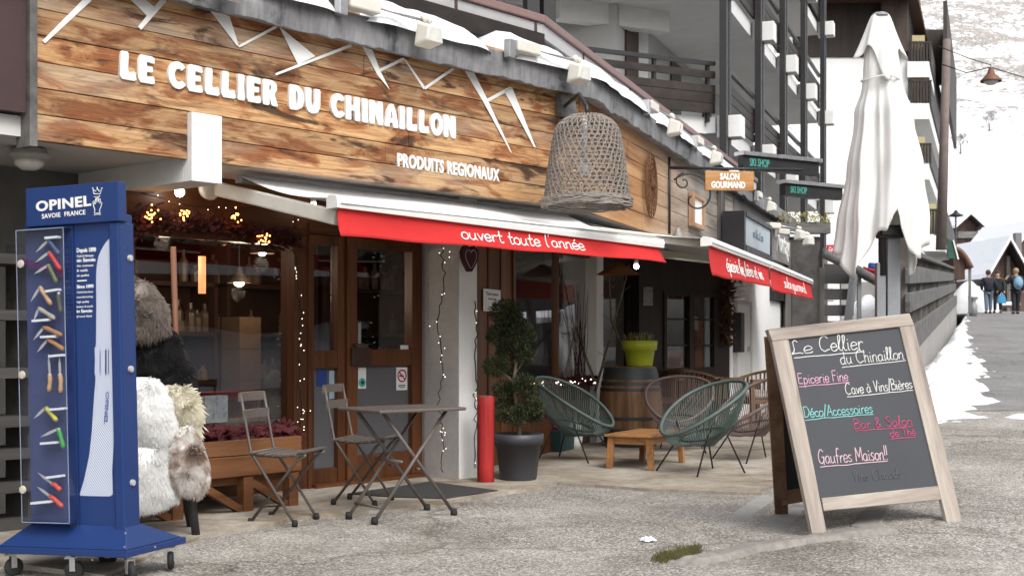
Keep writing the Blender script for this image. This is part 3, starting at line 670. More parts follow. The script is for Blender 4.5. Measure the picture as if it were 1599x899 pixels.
# inside of the shop
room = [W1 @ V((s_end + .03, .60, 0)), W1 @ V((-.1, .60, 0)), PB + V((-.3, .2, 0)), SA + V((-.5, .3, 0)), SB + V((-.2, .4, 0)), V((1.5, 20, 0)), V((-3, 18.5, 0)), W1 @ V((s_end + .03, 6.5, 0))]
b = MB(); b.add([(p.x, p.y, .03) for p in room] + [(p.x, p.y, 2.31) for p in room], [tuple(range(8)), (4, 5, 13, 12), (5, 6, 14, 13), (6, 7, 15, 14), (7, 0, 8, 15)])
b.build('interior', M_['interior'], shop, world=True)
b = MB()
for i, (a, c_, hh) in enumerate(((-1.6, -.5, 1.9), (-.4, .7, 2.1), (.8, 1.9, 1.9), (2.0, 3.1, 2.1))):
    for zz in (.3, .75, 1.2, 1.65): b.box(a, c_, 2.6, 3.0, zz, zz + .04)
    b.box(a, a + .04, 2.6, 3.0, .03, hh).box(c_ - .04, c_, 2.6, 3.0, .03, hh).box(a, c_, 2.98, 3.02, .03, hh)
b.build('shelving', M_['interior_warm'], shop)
b = MB()
for k in range(120):
    x = random.uniform(-1.5, 3.0); zz = random.choice((.34, .79, 1.24, 1.69)); hh = random.uniform(.12, .3); r = random.uniform(.03, .06)
    b.lathe([(r, 0), (r, hh * .65), (r * .4, hh * .8), (r * .4, hh)], 8, (x, 2.75, zz))
b.build('jars_and_bottles', plain('mixed_jars', (.16, .10, .06), .3, 0, .7, 6), shop)['kind'] = 'stuff'
# white beam carrying the sign, soffit, roof
c0 = l1(300, 282, -.345); c1 = l1(347, 182, -.345)
b = MB(); b.box(c0.x, c1.x, -.345, -.255, c0.z, c1.z); b.box(c0.x, c1.x, -.255, .448, c0.z, 2.3315); b.box(c0.x, c0.x + .003, .448, .59, c0.z, 2.3315); b.box(c0.x, c0.x + .16, .59, 1.018, c0.z, 2.3315); b.build('beam', M_['white_paint'], shop, bevel=.006)
FC = V((1.197, -.305, 0))   # corner of the two fascias in W1
sL = l1(55, 100, -.30).x
so = [W1 @ V((-9, -.23, 0)), W1 @ V((FC.x - .03, -.23, 0)), W2 @ V((14.0, .07, 0)), V((3, 27, 0)), V((-8, 16, 0)), W1 @ V((-9, .8, 0))]
b = MB(); n = len(so); b.add([(p.x, p.y, 2.332) for p in so] + [(p.x, p.y, 2.45) for p in so], [tuple(range(n)), tuple(range(2 * n - 1, n - 1, -1))] + [(i, (i + 1) % n, (i + 1) % n + n, i + n) for i in range(n)])
b.build('soffit', M_['soffit'], shop, world=True)
EP = [W1 @ V((-9, -.42, 0)), None, W2 @ V((14, -.12, 0))]
# corner where the two eave lines cross
d1 = V((.6585, .7526, 0)); d2 = V((.3362, .9418, 0)); a_ = W1 @ V((0, -.42, 0)); b_ = W2 @ V((0, -.12, 0)); den = d1.x * d2.y - d1.y * d2.x
t_ = ((b_.x - a_.x) * d2.y - (b_.y - a_.y) * d2.x) / den; EC = a_ + d1 * t_; EP[1] = EC
N1 = V((.7526, -.6585, 0)); N2 = V((.9418, -.3362, 0)); NC = (N1 + N2).normalized()
def eave(sv):      # distance from the corner along the eave: negative = first leg; returns point, outward normal
    k = sstep(-.05, .05, sv); p = EC + (d1 * sv if sv < 0 else d2 * sv)
    return p, (N1.lerp(N2, k)).normalized()
def eave_px(px, py, z_guess=3.5):
    best = None
    for i in range(-700, 1400):
        sv = i * .01; p, _ = eave(sv); X = 800 + F * p.x / p.y
        if best is None or abs(X - px) < best[0]: best = (abs(X - px), sv)
    return best[1]
svs = lin(-9, -.02, 260) + lin(.02, 14, 260)
def flash(sv, k):
    p, nn = eave(sv); wav = .035 * noise.noise(V((sv * 2.3, 1, 0))) + .018 * noise.noise(V((sv * 7, 4, 0))) + .012 * noise.noise(V((sv * 15, 4, 0)))
    bul = .03 * noise.noise(V((sv * 1.7, k * 2, 5)))
    bul *= .35; prof = [(-.13, 3.29), (-.012, 3.262 + wav), (0 + bul, 3.266 + wav), (.006 + bul, 3.37), (0, 3.465), (-.02, 3.48), (-2.0, 3.70)]
    o_, z_ = prof[k]; return p + nn * o_ + V((0, 0, z_))
b = MB().grid(flash, svs, list(range(7))); b.build('roof_flashing', M_['zinc'], shop, smooth=False, world=True)
b = MB().box(-9, sL - .054, -.30, .3, 2.46, 4.6); b.build('wall', plain('purple_brown_cladding', (.052, .028, .030), .7, 0, .2), shop)

# ------------------------------------------------------------------ the plank sign
sign = thing('shop_sign', 'long weathered plank sign board with white cut-out letters and mountain peaks', 'sign', W1)
b = MB(); rnd = random.Random(3)
for i in range(8):
    z0 = 2.31 + .153 * i; cuts = sorted([sL] + [rnd.uniform(sL + 1.2, FC.x - 1.0) for _ in range(1 if i % 3 else 0)] + [FC.x])
    for a, c in zip(cuts[:-1], cuts[1:]):
        y = -.30 + rnd.uniform(-.004, .004)
        if z0 < c1.z - .02 and a < c0.x < c:
            b.box(a + .002, c0.x - .003, y, -.25, z0 + .002, z0 + .150); a = c1.x
        elif z0 < c1.z - .02 and a < c1.x < c: a = c1.x
        elif z0 < c1.z - .02 and c0.x <= a and c <= c1.x: continue
        b.box(a + .002, c - .002, y, -.25, z0 + .003, z0 + .150)
b.build('board', M_['sign_wood'], sign, bevel=.003)
lf = lambda px, py: l1(px, py, -.306)
fat_text('lettering', 'LE CELLIER DU CHINAILLON', M_['white_letter'], sign, lf(186, 123), lf(711, 217), .172, V((0, -1, 0)), .012)
text_part('lettering', 'PRODUITS REGIONAUX', M_['white_letter'], sign, lf(621, 259), lf(780, 283), .094, V((0, -1, 0)), spacing=1.12, bold=.034, ext=.006)
MOT = [[(67, 64), (71, 68), (143, 2), (143, -8), (134, -4)], [(202, -3), (222, -4), (246, 14), (232, 27)], [(216, 42), (221, 47), (262, 1), (262, -6), (252, -2)],
       [(327, 14), (359, 26), (373.5, 72), (370, 71)], [(372, 72), (375, 74.5), (433, 44), (431, 40)], [(437, 42), (493, 88), (466, 101)],
       [(430, 115), (432, 118), (551, 73), (548, 69)], [(567, 73), (582, 78), (594, 110), (609, 140), (590, 117)], [(593, 108), (595, 112), (633, 94), (630, 90)],
       [(630, 90), (634, 93), (665, 137), (662, 140)], [(662, 137), (665, 140), (710, 109), (707, 106)], [(727, 111), (741, 114), (763, 158), (800.5, 240), (797, 236), (757, 162)],
       [(759, 156), (762, 160), (800, 139), (797, 135)], [(788, 142), (800, 136), (837.5, 231), (834, 229)]]
for m in MOT:
    b = MB(); b.poly([l1(x, y, -.3065) for x, y in m], (0, .004, 0)); b.build('mountain_motif', M_['white_letter'], sign)
yb = on(W1, 26, 100, 0, sL - .05).y
b = MB(); b.box(sL - .05, sL - .003, -.335, max(-.2, min(.25, yb)), 2.27, 4.2); b.build('end_post', plain('flaking_grey_timber', (.12, .115, .11), .8, 0, .6, 8, bump=.4), sign)
# second, paler leg of the plank fascia
fas = thing('plank_fascia', 'pale weathered plank fascia running on past the wicker lamp', 'fascia', W2)
b = MB(); 
for i in range(6):
    z0 = 2.31 + .17 * i; cuts = [.012, rnd.uniform(1.5, 3), rnd.uniform(4, 5.4), 7.75]
    for a, c in zip(cuts[:-1], cuts[1:]): b.box(a + .002, c - .002, rnd.uniform(-.004, .004), .05, z0 + .002, z0 + .167)
def fade_wood():
    t = NT('honey_to_grey_boards'); co = t.coord('Object', (.7, 9, 9)); sep = t.n('SeparateXYZ'); tc = t.n('TexCoord'); t.l(tc.outputs['Object'], sep.inputs[0])
    g = t.noise(co, .6, 6, .62, .5); fi = t.noise(co, 5.5, 6, .7)
    k = t.n('MapRange'); t.l(sep.outputs[0], k.inputs['Value']); k.inputs['From Min'].default_value = 2.0; k.inputs['From Max'].default_value = 5.0
    a = t.ramp(g, [(.3, (.14, .055, .022)), (.45, (.38, .19, .075)), (.6, (.50, .28, .12)), (.72, (.46, .31, .18))]); e = t.ramp(g, [(.3, (.14, .12, .10)), (.5, (.34, .30, .26)), (.7, (.46, .42, .37))])
    c = t.mix(k.outputs[0], a, e); c = t.mix(.6, c, t.mix(1.0, c, t.ramp(fi, [(.3, .6), (.7, 1.15)]), 'MULTIPLY')); t.base(c); t.bump(fi, .3, .004); return t.done(.65, 0, .3)
b.build('board', fade_wood(), fas, bevel=.003)
b = MB(); q = l2(1124, 400, -.01).x; b.box(q - .14, q + .14, -.06, -.006, 2.2, 3.33); b.build('upright', M_['grey_wood_z'], fas)
q0, q1 = l2(1076, 330, -.01), l2(1095, 330, -.01)
pic = thing('framed_panel', 'small white panel in a pale wooden frame fixed to the grey planks', 'frame', W2)
b = MB(); x0, x1 = q0.x, q1.x; zt, zb_ = l2(1077, 300, -.01).z, l2(1077, 353, -.01).z
for (a, c, e, f) in ((x0, x1, zt - .05, zt), (x0, x1, zb_, zb_ + .05), (x0, x0 + .09, zb_ + .05, zt - .05), (x1 - .09, x1, zb_ + .05, zt - .05)): b.box(a, c, -.07, -.006, e, f)
b.build('frame', wood('pale_frame', [(.25, .13, .07), (.42, .26, .16), (.5, .34, .22)], 'Z'), pic, bevel=.004)
MB().box(x0 + .09, x1 - .09, -.04, -.008, zb_ + .05, zt - .05).build('panel', M_['white_paint'], pic)

# ------------------------------------------------------------------ the white annexe beyond the terrace
ann = thing('white_annexe', 'white rendered wall with a plain white door and dark louvre beyond the terrace', 'building', W2)
a0 = on(W2, 1141, 533, 1, -.14).x; a1 = on(W2, 1238, 533, 1, -.14).x
b = MB().box(a0, a1, -.14, 4, 0, 2.33); b.build('wall', M_['white_wall'], ann)
lx = lambda px, py: on(W2, px, py, 1, -.15)
p0, p1 = lx(1149, 474), lx(1170, 474)
dw = MB().box(p0.x, p1.x, -.165, -.142, .1, p0.z).build('door', M_['white_plastic'], ann)
b = MB(); b.box(p0.x - .12, p0.x, -.18, -.143, .08, p0.z + .06).box(p1.x, p1.x + .12, -.18, -.143, .08, p0.z + .06).box(p0.x, p1.x, -.178, -.143, p0.z, p0.z + .06); b.build('door_frame', plain('pale_grey_door_frame', (.55, .55, .55), .6), dw)
b = MB(); b.box(p1.x - .25, p1.x - .15, -.2, -.165, 1.0, 1.08); b.build('handle', M_['steel'], dw)
p0, p1 = lx(1203, 448), lx(1237, 475); b = MB(); b.box(p0.x, p1.x, -.16, -.143, p1.z, p0.z)
for k in range(5): z_ = p1.z + (p0.z - p1.z) * (k + .3) / 5; b.box(p0.x, p1.x, -.22, -.162, z_, z_ + .035)
b.build('louvre', M_['dark_paint'], ann)
b = MB().box(7.78, 14, .0, 4, 2.45, 3.3); b.build('wall', plain('weathered_grey_fascia', (.17, .16, .155), .8, 0, .25, 6), ann)
p0 = lx(1145, 500); b = MB(); b.box(a0 + .18, a0 + .45, -.26, -.142, 1.0, 1.55); mb_ = b.build('mail_box', M_['dark_paint'], None, bevel=.01); 
mb_.matrix_world = W2; tag(mb_, 'slim black letter box on the white wall beside the plain door', 'letter box')
b = MB()
for k in range(4): b.sphere((a0 + .15, -.26, 1.96 - .07 * k), .085, 10, (1, 1, .38))
sp_ = b.build('spiral_lamp', M_['white_plastic'], None, smooth=True); sp_.matrix_world = W2; tag(sp_, 'small white ribbed wall lamp above the letter box', 'lamp')

# ------------------------------------------------------------------ other shop signs further along
def wall_sign(name, label, px0, px1, pyt, pyb, y0, y1, mat, fmat, txt, tmat, th, ty, tf=.42):
    a, c = on(W2, px0, 533, 1, y0).x, on(W2, px1, 533, 1, y0).x
    zt = on(W2, px0, pyt, 1, y0).z; zb = on(W2, px0, pyb, 1, y0).z
    t = thing(name, label, 'sign', W2); MB().box(a, c, y0, y1, zb, zt).build('panel', mat, t)
    if fmat:
        b = MB(); b.box(a - .12, a - .002, y0 - .02, y1 + .12, zb - .1, zt + .06).box(a, c, y0 - .03, y1, zt + .002, zt + .06).box(a, c, y0 - .03, y1, zb - .1, zb - .002).box(c + .002, c + .08, y0 - .02, y1, zb - .1, zt + .06); b.build('case', fmat, t)
    text_part('lettering', txt, tmat, t, (a + (c - a) * (.5 - tf), y0 - .004, zb + (zt - zb) * ty), (a + (c - a) * (.5 + tf), y0 - .004, zb + (zt - zb) * ty), th, (0, -1, 0), bold=.012, ext=.004, spacing=1.1)
    return t
wall_sign('light_box_sign', 'pale blue panel in a black sign box beyond the plank fascia', 1163, 1203, 337, 382, -.36, -.2, plain('pale_blue_panel', (.40, .46, .50), .5), M_['dark_paint'], 'skis', plain('grey_blue_print', (.16, .2, .24), .5), .12, .40, .2)
wall_sign('name_sign', 'taupe grey shop sign with white lower-case name, beside the black sign box', 1210, 1246, 358, 405, -.30, -.2, plain('taupe_panel', (.22, .205, .20), .6), None, "Montagn'Art", M_['white_letter'], .34, .34)
def arm_sign(label, pxl, pxr, pyl, Y0, Y1, txt, tw, h):
    a = P(pxl, pyl, Y0); t_end = (pxr - HX) / F; c = V((t_end * Y1, Y1, a.z)); M = frame(V((a.x, a.y, a.z)), math.atan2(c.y - a.y, c.x - a.x)); L = (V((c.x, c.y, 0)) - V((a.x, a.y, 0))).length
    t = thing('projecting_sign', label, 'sign', M); MB().box(0, L, -.05, .05, -h, 0).build('board', M_['black_metal'], t)
    MB().box(-.03, L + .03, -.09, .09, .002, .05).build('cap_rail', M_['steel'], t)
    text_part('lettering', txt, M_['teal_plain'], t, (L * .08, -.054, -h * .75), (L * tw, -.054, -h * .75), h * .58, (0, -1, 0), bold=.015, ext=.004); return t
M_['teal_plain'] = plain('teal_letters', (.07, .32, .26), .5)
arm_sign('long black projecting sign with teal letters, the higher of the pair under the balconies', 1157, 1275, 243, 16.2, 16.9, 'SKI SHOP', .33, .17)
arm_sign('shorter black projecting sign with teal letters, the lower of the pair beside the parasol', 1223, 1312, 287, 17.5, 18.1, 'SKI SHOP', .36, .16)
# ------------------------------------------------------------------ awnings
def awning(name_label, L, R_, back_y, back_z, Mw, cloth_m, valH0, valH1, text, tl, tr, th, tr_, arms, flip=1, side_out=.0):
    """L, R_ = ends of the front bar in world; Mw = wall frame for the back edge"""
    Mi = Mw.inverted(); l = Mi @ L; r = Mi @ R_
    ux = (R_ - L).normalized(); ang = math.atan2(ux.y, ux.x); M = frame(L, ang); t = thing('awning', name_label, 'awning', M, 'red-edged awnings along the shop')
    Li = M.inverted(); W_ = (R_ - L).length; loc = lambda p: Li @ (Mw @ V(p))
    z1 = (Li @ R_).z
    bl, br = loc((l.x, back_y, back_z)), loc((r.x, back_y, back_z))
    def cl(u, v):
        a = V((W_ * u, 0, z1 * u + .02)).lerp(bl.lerp(br, u), v); a.z -= .05 * math.sin(math.pi * v) * (1 + .4 * math.sin(u * 9)); return a
    n0 = len(lin(0, 1, 13)); b = MB().grid(cl, lin(0, 1, 25), lin(0, 1, 10)); c_ = b.build('canopy', cloth_m, t, smooth=True)
    m = c_.modifiers.new('solid', 'SOLIDIFY'); m.thickness = .004
    b = MB(); prof = [(-.055, -.045), (-.062, -.01), (-.05, .028), (.02, .042), (.045, .02), (.045, -.05)]
    b.add([(x, y, z + (z1 if x > 0 else 0)) for x in (-.03, W_ + .03) for (y, z) in prof], [tuple(range(5, -1, -1)), tuple(range(6, 12))] + [(i, (i + 1) % 6, (i + 1) % 6 + 6, i + 6) for i in range(6)])
    fb = b.build('front_bar', M_['white_plastic'], t)
    b = MB(); b.box(0, W_, -.064, -.0605, -.022, -.016); b.build('groove', M_['grey_metal'], fb)
    def va(u, v):
        h_ = valH0 + (valH1 - valH0) * u
        return V((W_ * u + side_out * v * (u ** 6), -.030 - .05 * v * v + .012 * v * math.sin(u * 14) + .018 * v * math.sin(u * 5 + 1) + .005 * v * math.sin(u * 37 + 2), z1 * u - .04 - h_ * v + .004 * v * math.sin(u * 23)))
    b = MB().grid(va, lin(0, 1, 61), lin(0, 1, 9)); v_ = b.build('valance', M_['red_cloth'], t, smooth=True)
    m = v_.modifiers.new('solid', 'SOLIDIFY'); m.thickness = .003
    b = MB(); stroke_text(b, text, (W_ * tl, 0, 0), (W_ * tr, 0, 0), th, (0, -1, 0), tr_, True)
    base = 1 - .30
    for p in b.v:
        u = max(0, min(1, p.x / W_)); h_ = valH0 + (valH1 - valH0) * u; v = max(.02, min(.98, .72 - p.z / h_)); q = va(u, v); p.z = q.z; p.y = q.y - .004 + p.y * .5
    b.build('lettering', M_['white_letter'], v_)
    for (u, s0, zz) in arms:
        p0 = V((W_ * u, .02, z1 * u - .02)); p1 = loc((l.x + (r.x - l.x) * s0, back_y + .02, zz)); am = MB()
        am.bar(p1, p0, .05, .075).build('arm', M_['cream_plastic'], t, bevel=.008)
    hb = MB()
    hb.bar(bl + V((0, 0, -.02)), br + V((0, 0, -.02)), .08, .06); hb.build('wall_bar', M_['grey_metal'], t)
    return t, M
b1l = on(W1, 523, 314, 1, -1.0); b1r = on(W1, 1026, 379, 1, -1.0)
aw1, AM = awning('long white awning over the shop door with red valance reading ouvert toute l\'annee', W1 @ b1l, W1 @ b1r, .0, 2.295, W1, M_['awning_white'], .185, .125, "ouvert toute l'année", .315, .70, .10, .0058, [], side_out=.05)
q = AM.inverted() @ (W1 @ V(l1(328, 294, .28)))
b = MB(); b.bar(q + V((.04, -.02, 0)), (.05, .03, -.10), .06, .10); b.build('arm', M_['cream_plastic'], aw1, bevel=.01)
b = MB(); b.lathe([(.001, -.03), (.075, -.03), (.085, 0), (.075, .03), (.001, .03)], 16, q, Matrix.Rotation(R(90), 4, 'X')); b.build('arm_bracket', M_['cream_plastic'], aw1, True)
def at_z(px, py, z): return P(px, py, (z - EYE.z) / ((HY - py) / F))
b2l, b2r = at_z(1103, 376, 2.05), at_z(1197, 412, 2.05); b3l, b3r = at_z(1199.5, 412.5, 2.05), at_z(1264, 439, 2.05)
awning('awning past the corner, canvas coloured grey for shade, with red valance reading epicerie fine', b2l, b2r, .35, 2.31, W2, M_['awning_shaded'], .27, .24, 'épicerie fine, bières et vins', .22, .80, .15, .008, [(.06, -.1, 2.2), (.9, .85, 2.2)])
awning('farthest awning with the shortest red valance in front of the white annexe', b3l, b3r, .35, 2.31, W2, M_['awning_shaded'], .27, .24, 'salon gourmand', .25, .75, .15, .008, [(.06, .0, 2.2), (.9, .9, 2.2)])

# ------------------------------------------------------------------ snow, floodlights and handrail on the roof edge
def roof_snow(s0, s1, label, k):
    n = max(16, int((s1 - s0) / .06)); rn = random.Random(k)
    def f(u, v):
        sv = s0 + (s1 - s0) * u; p, nn = eave(sv); e = min(1, 5 * u, 5 * (1 - u)) ** .6
        hh = (.25 + .08 * noise.noise(V((sv * 1.6, k, 0))) + .02 * noise.noise(V((sv * 6, k, 2)))) * e
        a = math.pi * v; wd = .045 + .04 * noise.noise(V((sv * 3, k, 8)))
        o_ = (.02 + wd * e) - (.02 + wd * e + .75) * v
        return p + nn * o_ + V((0, 0, 3.455 + .06 * v + max(0, math.sin(min(a * 1.0, math.pi))) ** .5 * hh - .02))
    o = MB().grid(f, lin(0, 1, n), [0, .03, .08, .16, .3, .5, .75, 1]).build('snow_patch', M_['snow'], smooth=True)
    return tag(o, label, 'snow')
e_ = lambda px: eave_px(px, 0)
roof_snow(e_(395), e_(527), 'snow strip on the zinc roof edge at the top left of the sign', 1)
roof_snow(e_(572), e_(766), 'long snow strip on the zinc roof edge above the last word of the sign', 2)
roof_snow(e_(805), e_(899), 'snow strip on the roof edge just above the wicker lamp', 3)
roof_snow(e_(912), e_(1016), 'snow strip on the roof edge between the wicker lamp and the first sloping floodlight', 4)
roof_snow(e_(1024), e_(1088), 'snow strip on the sloping roof edge above the iron sign bracket', 5)
roof_snow(e_(1096), e_(1180), 'farthest snow strip on the roof edge above the black sign box', 6)
def make_flood():
    t = thing('floodlight', '', 'floodlight', None, 'cream floodlights along the roof edge')      # local: x along eave, y inward, z up; origin on the eave edge
    b = MB(); b.box(-.42, -.14, -.05, .05, .04, .13); b.build('ballast_box', M_['cream_plastic'], t, bevel=.012)
    b = MB(); b.box(-.50, -.43, -.03, .03, -.02, .12); b.build('bracket', M_['steel'], t, bevel=.004)
    b = MB(); b.tube([(-.14, -.02, .09), (.04, -.06, .07), (.22, -.09, .06)], .011, 8); b.build('arm', M_['steel'], t, True)
    b = MB(); b.sphere((.23, -.09, .075), .032, 10); b.sphere((.275, -.09, .07), .028, 10); b.build('joint', M_['cream_plastic'], t, True)
    b = MB(); prof = [(-.10, -.06), (-.12, -.02), (-.10, .055), (-.03, .065), (.055, .04), (.055, -.05), (-.02, -.10)]
    M = Matrix.Translation((.25, -.12, -.04)) @ Matrix.Rotation(R(12), 4, 'X')
    pts = [(-.085, -.07, -.05), (.085, -.07, -.05), (.085, .06, -.10), (-.085, .06, -.10), (-.06, -.06, .06), (.06, -.06, .06), (.085, .06, .08), (-.085, .06, .08)]
    b.hexa([M @ V(p) for p in pts]); hd_ = b.build('head', M_['cream_plastic'], t, bevel=.018)
    b = MB(); b.quad(*[M @ V(p) for p in ((-.07, -.0735, -.045), (.07, -.0735, -.045), (.05, -.0635, .05), (-.05, -.0635, .05))]); b.build('lens', plain('milky_lens', (.6, .6, .56), .3), hd_)
    return t
fl0 = make_flood()
FL = [(346, 'cream floodlight cut by the upper picture edge, farthest left on the roof edge'), (648, 'cream floodlight above the letters CHI of the sign'), (882, 'cream floodlight over the right end of the mountain motif'),
      (1030, 'cream floodlight on the sloping roof edge above the round burnt mark'), (1098, 'cream floodlight just above the small wooden hanging sign'), (1188, 'cream floodlight hanging over the black sign box')]
def put_flood(o, sv, dz=0):
    p, nn = eave(sv); ang = math.atan2(-nn.x, nn.y) + math.pi; sF = Matrix.Scale(1.04, 4); o.matrix_world = frame(p + nn * .05 + V((0, 0, 3.46 + dz)) - (V((math.cos(ang), math.sin(ang), 0)) * .28), ang) @ sF
for i, (px, lab) in enumerate(FL):
    o = fl0 if i == 0 else copy_tree(fl0); o['label'] = lab
    put_flood(o, eave_px(px, 0), -.02 if px < 1100 else -.16)
# the pair on a post further on
for k, (px, py) in enumerate(((1243, 363), (1256, 372))):
    o = copy_tree(fl0); p = P(px, py, 20.5 + .3 * k); o.matrix_world = frame(p - V((.2, .1, 0)), R(40)); o.scale = (1, 1, 1)
    o['label'] = ('nearer of two floodlights on one arm beside the dark pillar', 'farther of two floodlights on one arm beside the dark pillar')[k]
# handrail of the walkway above the shop
hc = W1 @ V(l1(846, 28, .30)); hc.z = 4.1
hp = [hc - d1 * 7.5, hc, hc + d2 * 12.5]
rl = thing('walkway_railing', 'reddish handrail on brown posts over dark boards, running along the shop roof', 'railing', hc)
rm = plain('dusty_red_handrail', (.20, .125, .115), .55, 0, .12)
for a, c in ((hp[0], hp[1]), (hp[1], hp[2])):
    MB().bar(a, c, .09, .075).build('handrail', rm, rl, world=True, bevel=.01)
    dn = V((0, 0, -.105)); MB().bar(a + dn, c + dn, .03, .12).build('lit_rail_side', plain('lit_handrail_side', (.38, .37, .37), .4, 0, .1), rl, world=True)  # pale strip paints the light falling on the handrail's side
for k in range(9):
    p = (hc - d1 * (1.05 * k + .1)) if k < 4 else (hc + d2 * (1.9 * (k - 3) - .6)); MB().bar(p + V((0, 0, -.75)), p + V((0, 0, -.03)), .05).build('post', plain('red_brown_post', (.05, .028, .026), .6), rl, world=True)
a, c = hp[0] - N1 * -.06, hp[1] - N1 * -.06
b = MB(); zt = -.14
for k in range(2): o_ = V((0, 0, -.235 - .17 * k)); b.bar(a + o_, c + o_ - d1 * .05, .04, .165)
b.build('parapet_boards', M_['dark_wood_h'], rl, world=True)
b = MB()
for k in range(2): o_ = V((0, 0, -.42 - .17 * k)); b.bar(hp[1] + N2 * -.12 + o_, hp[2] + N2 * -.12 + o_, .04, .165)
b.build('parapet_boards', M_['dark_wood_h'], rl, world=True)

# ------------------------------------------------------------------ wicker lamp on its bracket
bp = W1 @ V(l1(880, 168, -.31)); wc = P(917, 250, 10.15)
lamp = thing('wicker_lamp', 'large grey woven wicker basket lamp hanging from a black bracket at the corner', 'lamp', V((wc.x, wc.y, 0)))
px_m = 10.15 / 2000; zt = EYE.z + (533 - 178) * px_m; zb = EYE.z + (533 - 322) * px_m
NR = 21; NC_ = 36; b = MB()
def wr(v): return (.345 - .115 * v + .012 * math.sin(math.pi * v)) * (1 if v < .80 else math.sqrt(max(.0, 1 - ((v - .80) / .205) ** 2)) * .9 + .10)
def wp(t, v): r = wr(v); return V((r * math.cos(t), r * math.sin(t), zb + (zt - zb) * v))
for i in range(NR):
    v = .05 + .90 * i / (NR - 1)
    b.tube([wp(2 * math.pi * k / 48, v) * 1.0 + V((0, 0, .004 * math.sin(k * 1.7 + i))) for k in range(48)], .0062, 4, True)
for s_ in (1, -1):
    for k in range(NC_):
        t0 = 2 * math.pi * k / NC_; b.tube([wp(t0 + s_ * v * 1.25 + .02 * math.sin(v * 30 + k), v) for v in lin(.04, .98, 18)], .0066, 4)
sh = b.build('shade', M_['wicker'], lamp)
b = MB(); rn = random.Random(5)
for k in range(9): b.tube([V(((.345 + rn.uniform(-.012, .02)) * math.cos(2 * math.pi * j / 40 + k), (.345 + rn.uniform(-.008, .015)) * math.sin(2 * math.pi * j / 40 + k), zb - .005 + .008 * k + rn.uniform(-.008, .008))) for j in range(40)], .009, 4, True)
b.build('rim', M_['wicker'], lamp)
b = MB(); b.sphere((-.02, -.05, zb + .28), .05, 12); b.tube([(-.02, -.05, zb + .33), (-.02, -.05, zt - .03)], .02, 8); b.build('bulb', plain('clear_bulb', (.55, .55, .55), .15), lamp, True)
b = MB(); e = V((wc.x - .0, wc.y, 0)); b.tube([bp + V((0, 0, 0)), V((bp.x * .3 + wc.x * .7, bp.y * .3 + wc.y * .7, bp.z)), V((wc.x, wc.y, zt + .055)), V((wc.x, wc.y, zt - .02))], .016, 8)
b.tube([bp + N1 * .0 + V((0, 0, -.10)), bp + N1 * .02 + V((0, 0, .10))], .03, 8); b.build('bracket', M_['black_metal'], lamp, True, world=True)
b = MB(); b.bar(bp - d1 * .10 + N1 * .03, bp + d1 * .10 + N1 * .03, .06, .18); b.build('mounting_block', M_['grey_wood'], lamp, world=True)

# ------------------------------------------------------------------ wrought-iron bracket with wooden hanging sign
iw = W2 @ V(l2(1046, 262, -.02))
br_ = thing('iron_bracket', 'black wrought-iron scroll bracket projecting from the plank fascia', 'bracket', iw)
tip = at_z(1195, 255, iw.z - .0); tip = iw + (V((1, .12, 0)).normalized()) * 1.55; tip.z = iw.z
b = MB(); b.tube([iw - N2 * .0, tip], .017, 8); b.tube([iw + V((0, 0, .12)), iw + V((0, 0, -.75))], .014, 8); ub = (tip - iw).normalized()
b.build('arm', M_['black_metal'], br_, True, world=True)
def spiral(c, r0, r1, a0, a1, n=22): return [c + ub * ((r0 + (r1 - r0) * i / n) * math.cos(R(a0 + (a1 - a0) * i / n))) + Z * ((r0 + (r1 - r0) * i / n) * math.sin(R(a0 + (a1 - a0) * i / n))) for i in range(n + 1)]
b = MB(); b.tube(spiral(iw + ub * .28 + Z * -.33, .03, .30, -200, 140, 34), .011, 6); b.build('scroll', M_['black_metal'], br_, True, world=True)
b = MB(); b.tube(spiral(iw + ub * .52 + Z * -.13, .02, .12, 0, 420, 30), .009, 6); b.build('scroll', M_['black_metal'], br_, True, world=True)
b = MB(); b.tube(spiral(iw + ub * .16 + Z * -.16, .10, .02, 90, 480, 24), .009, 6); b.build('scroll', M_['black_metal'], br_, True, world=True)
_k = min(lin(.1, 1.2, 200), key=lambda k: abs(800 + F * (iw + ub * k).x / (iw + ub * k).y - 1101))
sg = thing('hanging_sign', 'small honey-coloured wooden board sign hanging from the iron bracket, white capital letters', 'sign', frame(iw + ub * _k, math.atan2(ub.y, ub.x)))
zz = -.03 ; Yh = (iw + ub * .9).y; wd = 78 / F * Yh; b = MB(); b.box(0, wd, -.018, .018, zz - 30 / F * Yh, zz); b.build('board', wood('honey_board', [(.30, .13, .04), (.46, .24, .09), (.52, .30, .13)], 'X', 2.0, .5), sg, bevel=.006)
hh = 30 / F * Yh
text_part('lettering', 'SALON', M_['white_letter'], sg, (wd * .30, -.0185, zz - hh * .43), (wd * .70, -.0185, zz - hh * .43), hh * .31, (0, -1, 0), bold=.05, ext=.003)
text_part('lettering', 'GOURMAND', M_['white_letter'], sg, (wd * .12, -.0185, zz - hh * .86), (wd * .82, -.0185, zz - hh * .86), hh * .31, (0, -1, 0), bold=.05, ext=.003)
b = MB(); b.tube([(wd * .15, 0, zz), (wd * .15, 0, .005)], .006, 5); b.tube([(wd * .85, 0, zz), (wd * .85, 0, .005)], .006, 5); b.build('hook', M_['black_metal'], sg)
fanc = l2(1014, 290, -.02); ro = thing('burnt_wheel_mark', 'round brown burnt mark on the honey-coloured planks, built as a flat wire rosette', 'ornament', W2 @ Matrix.Translation(fanc))  # flat wire rosette models a round burnt mark on the planks
b = MB()
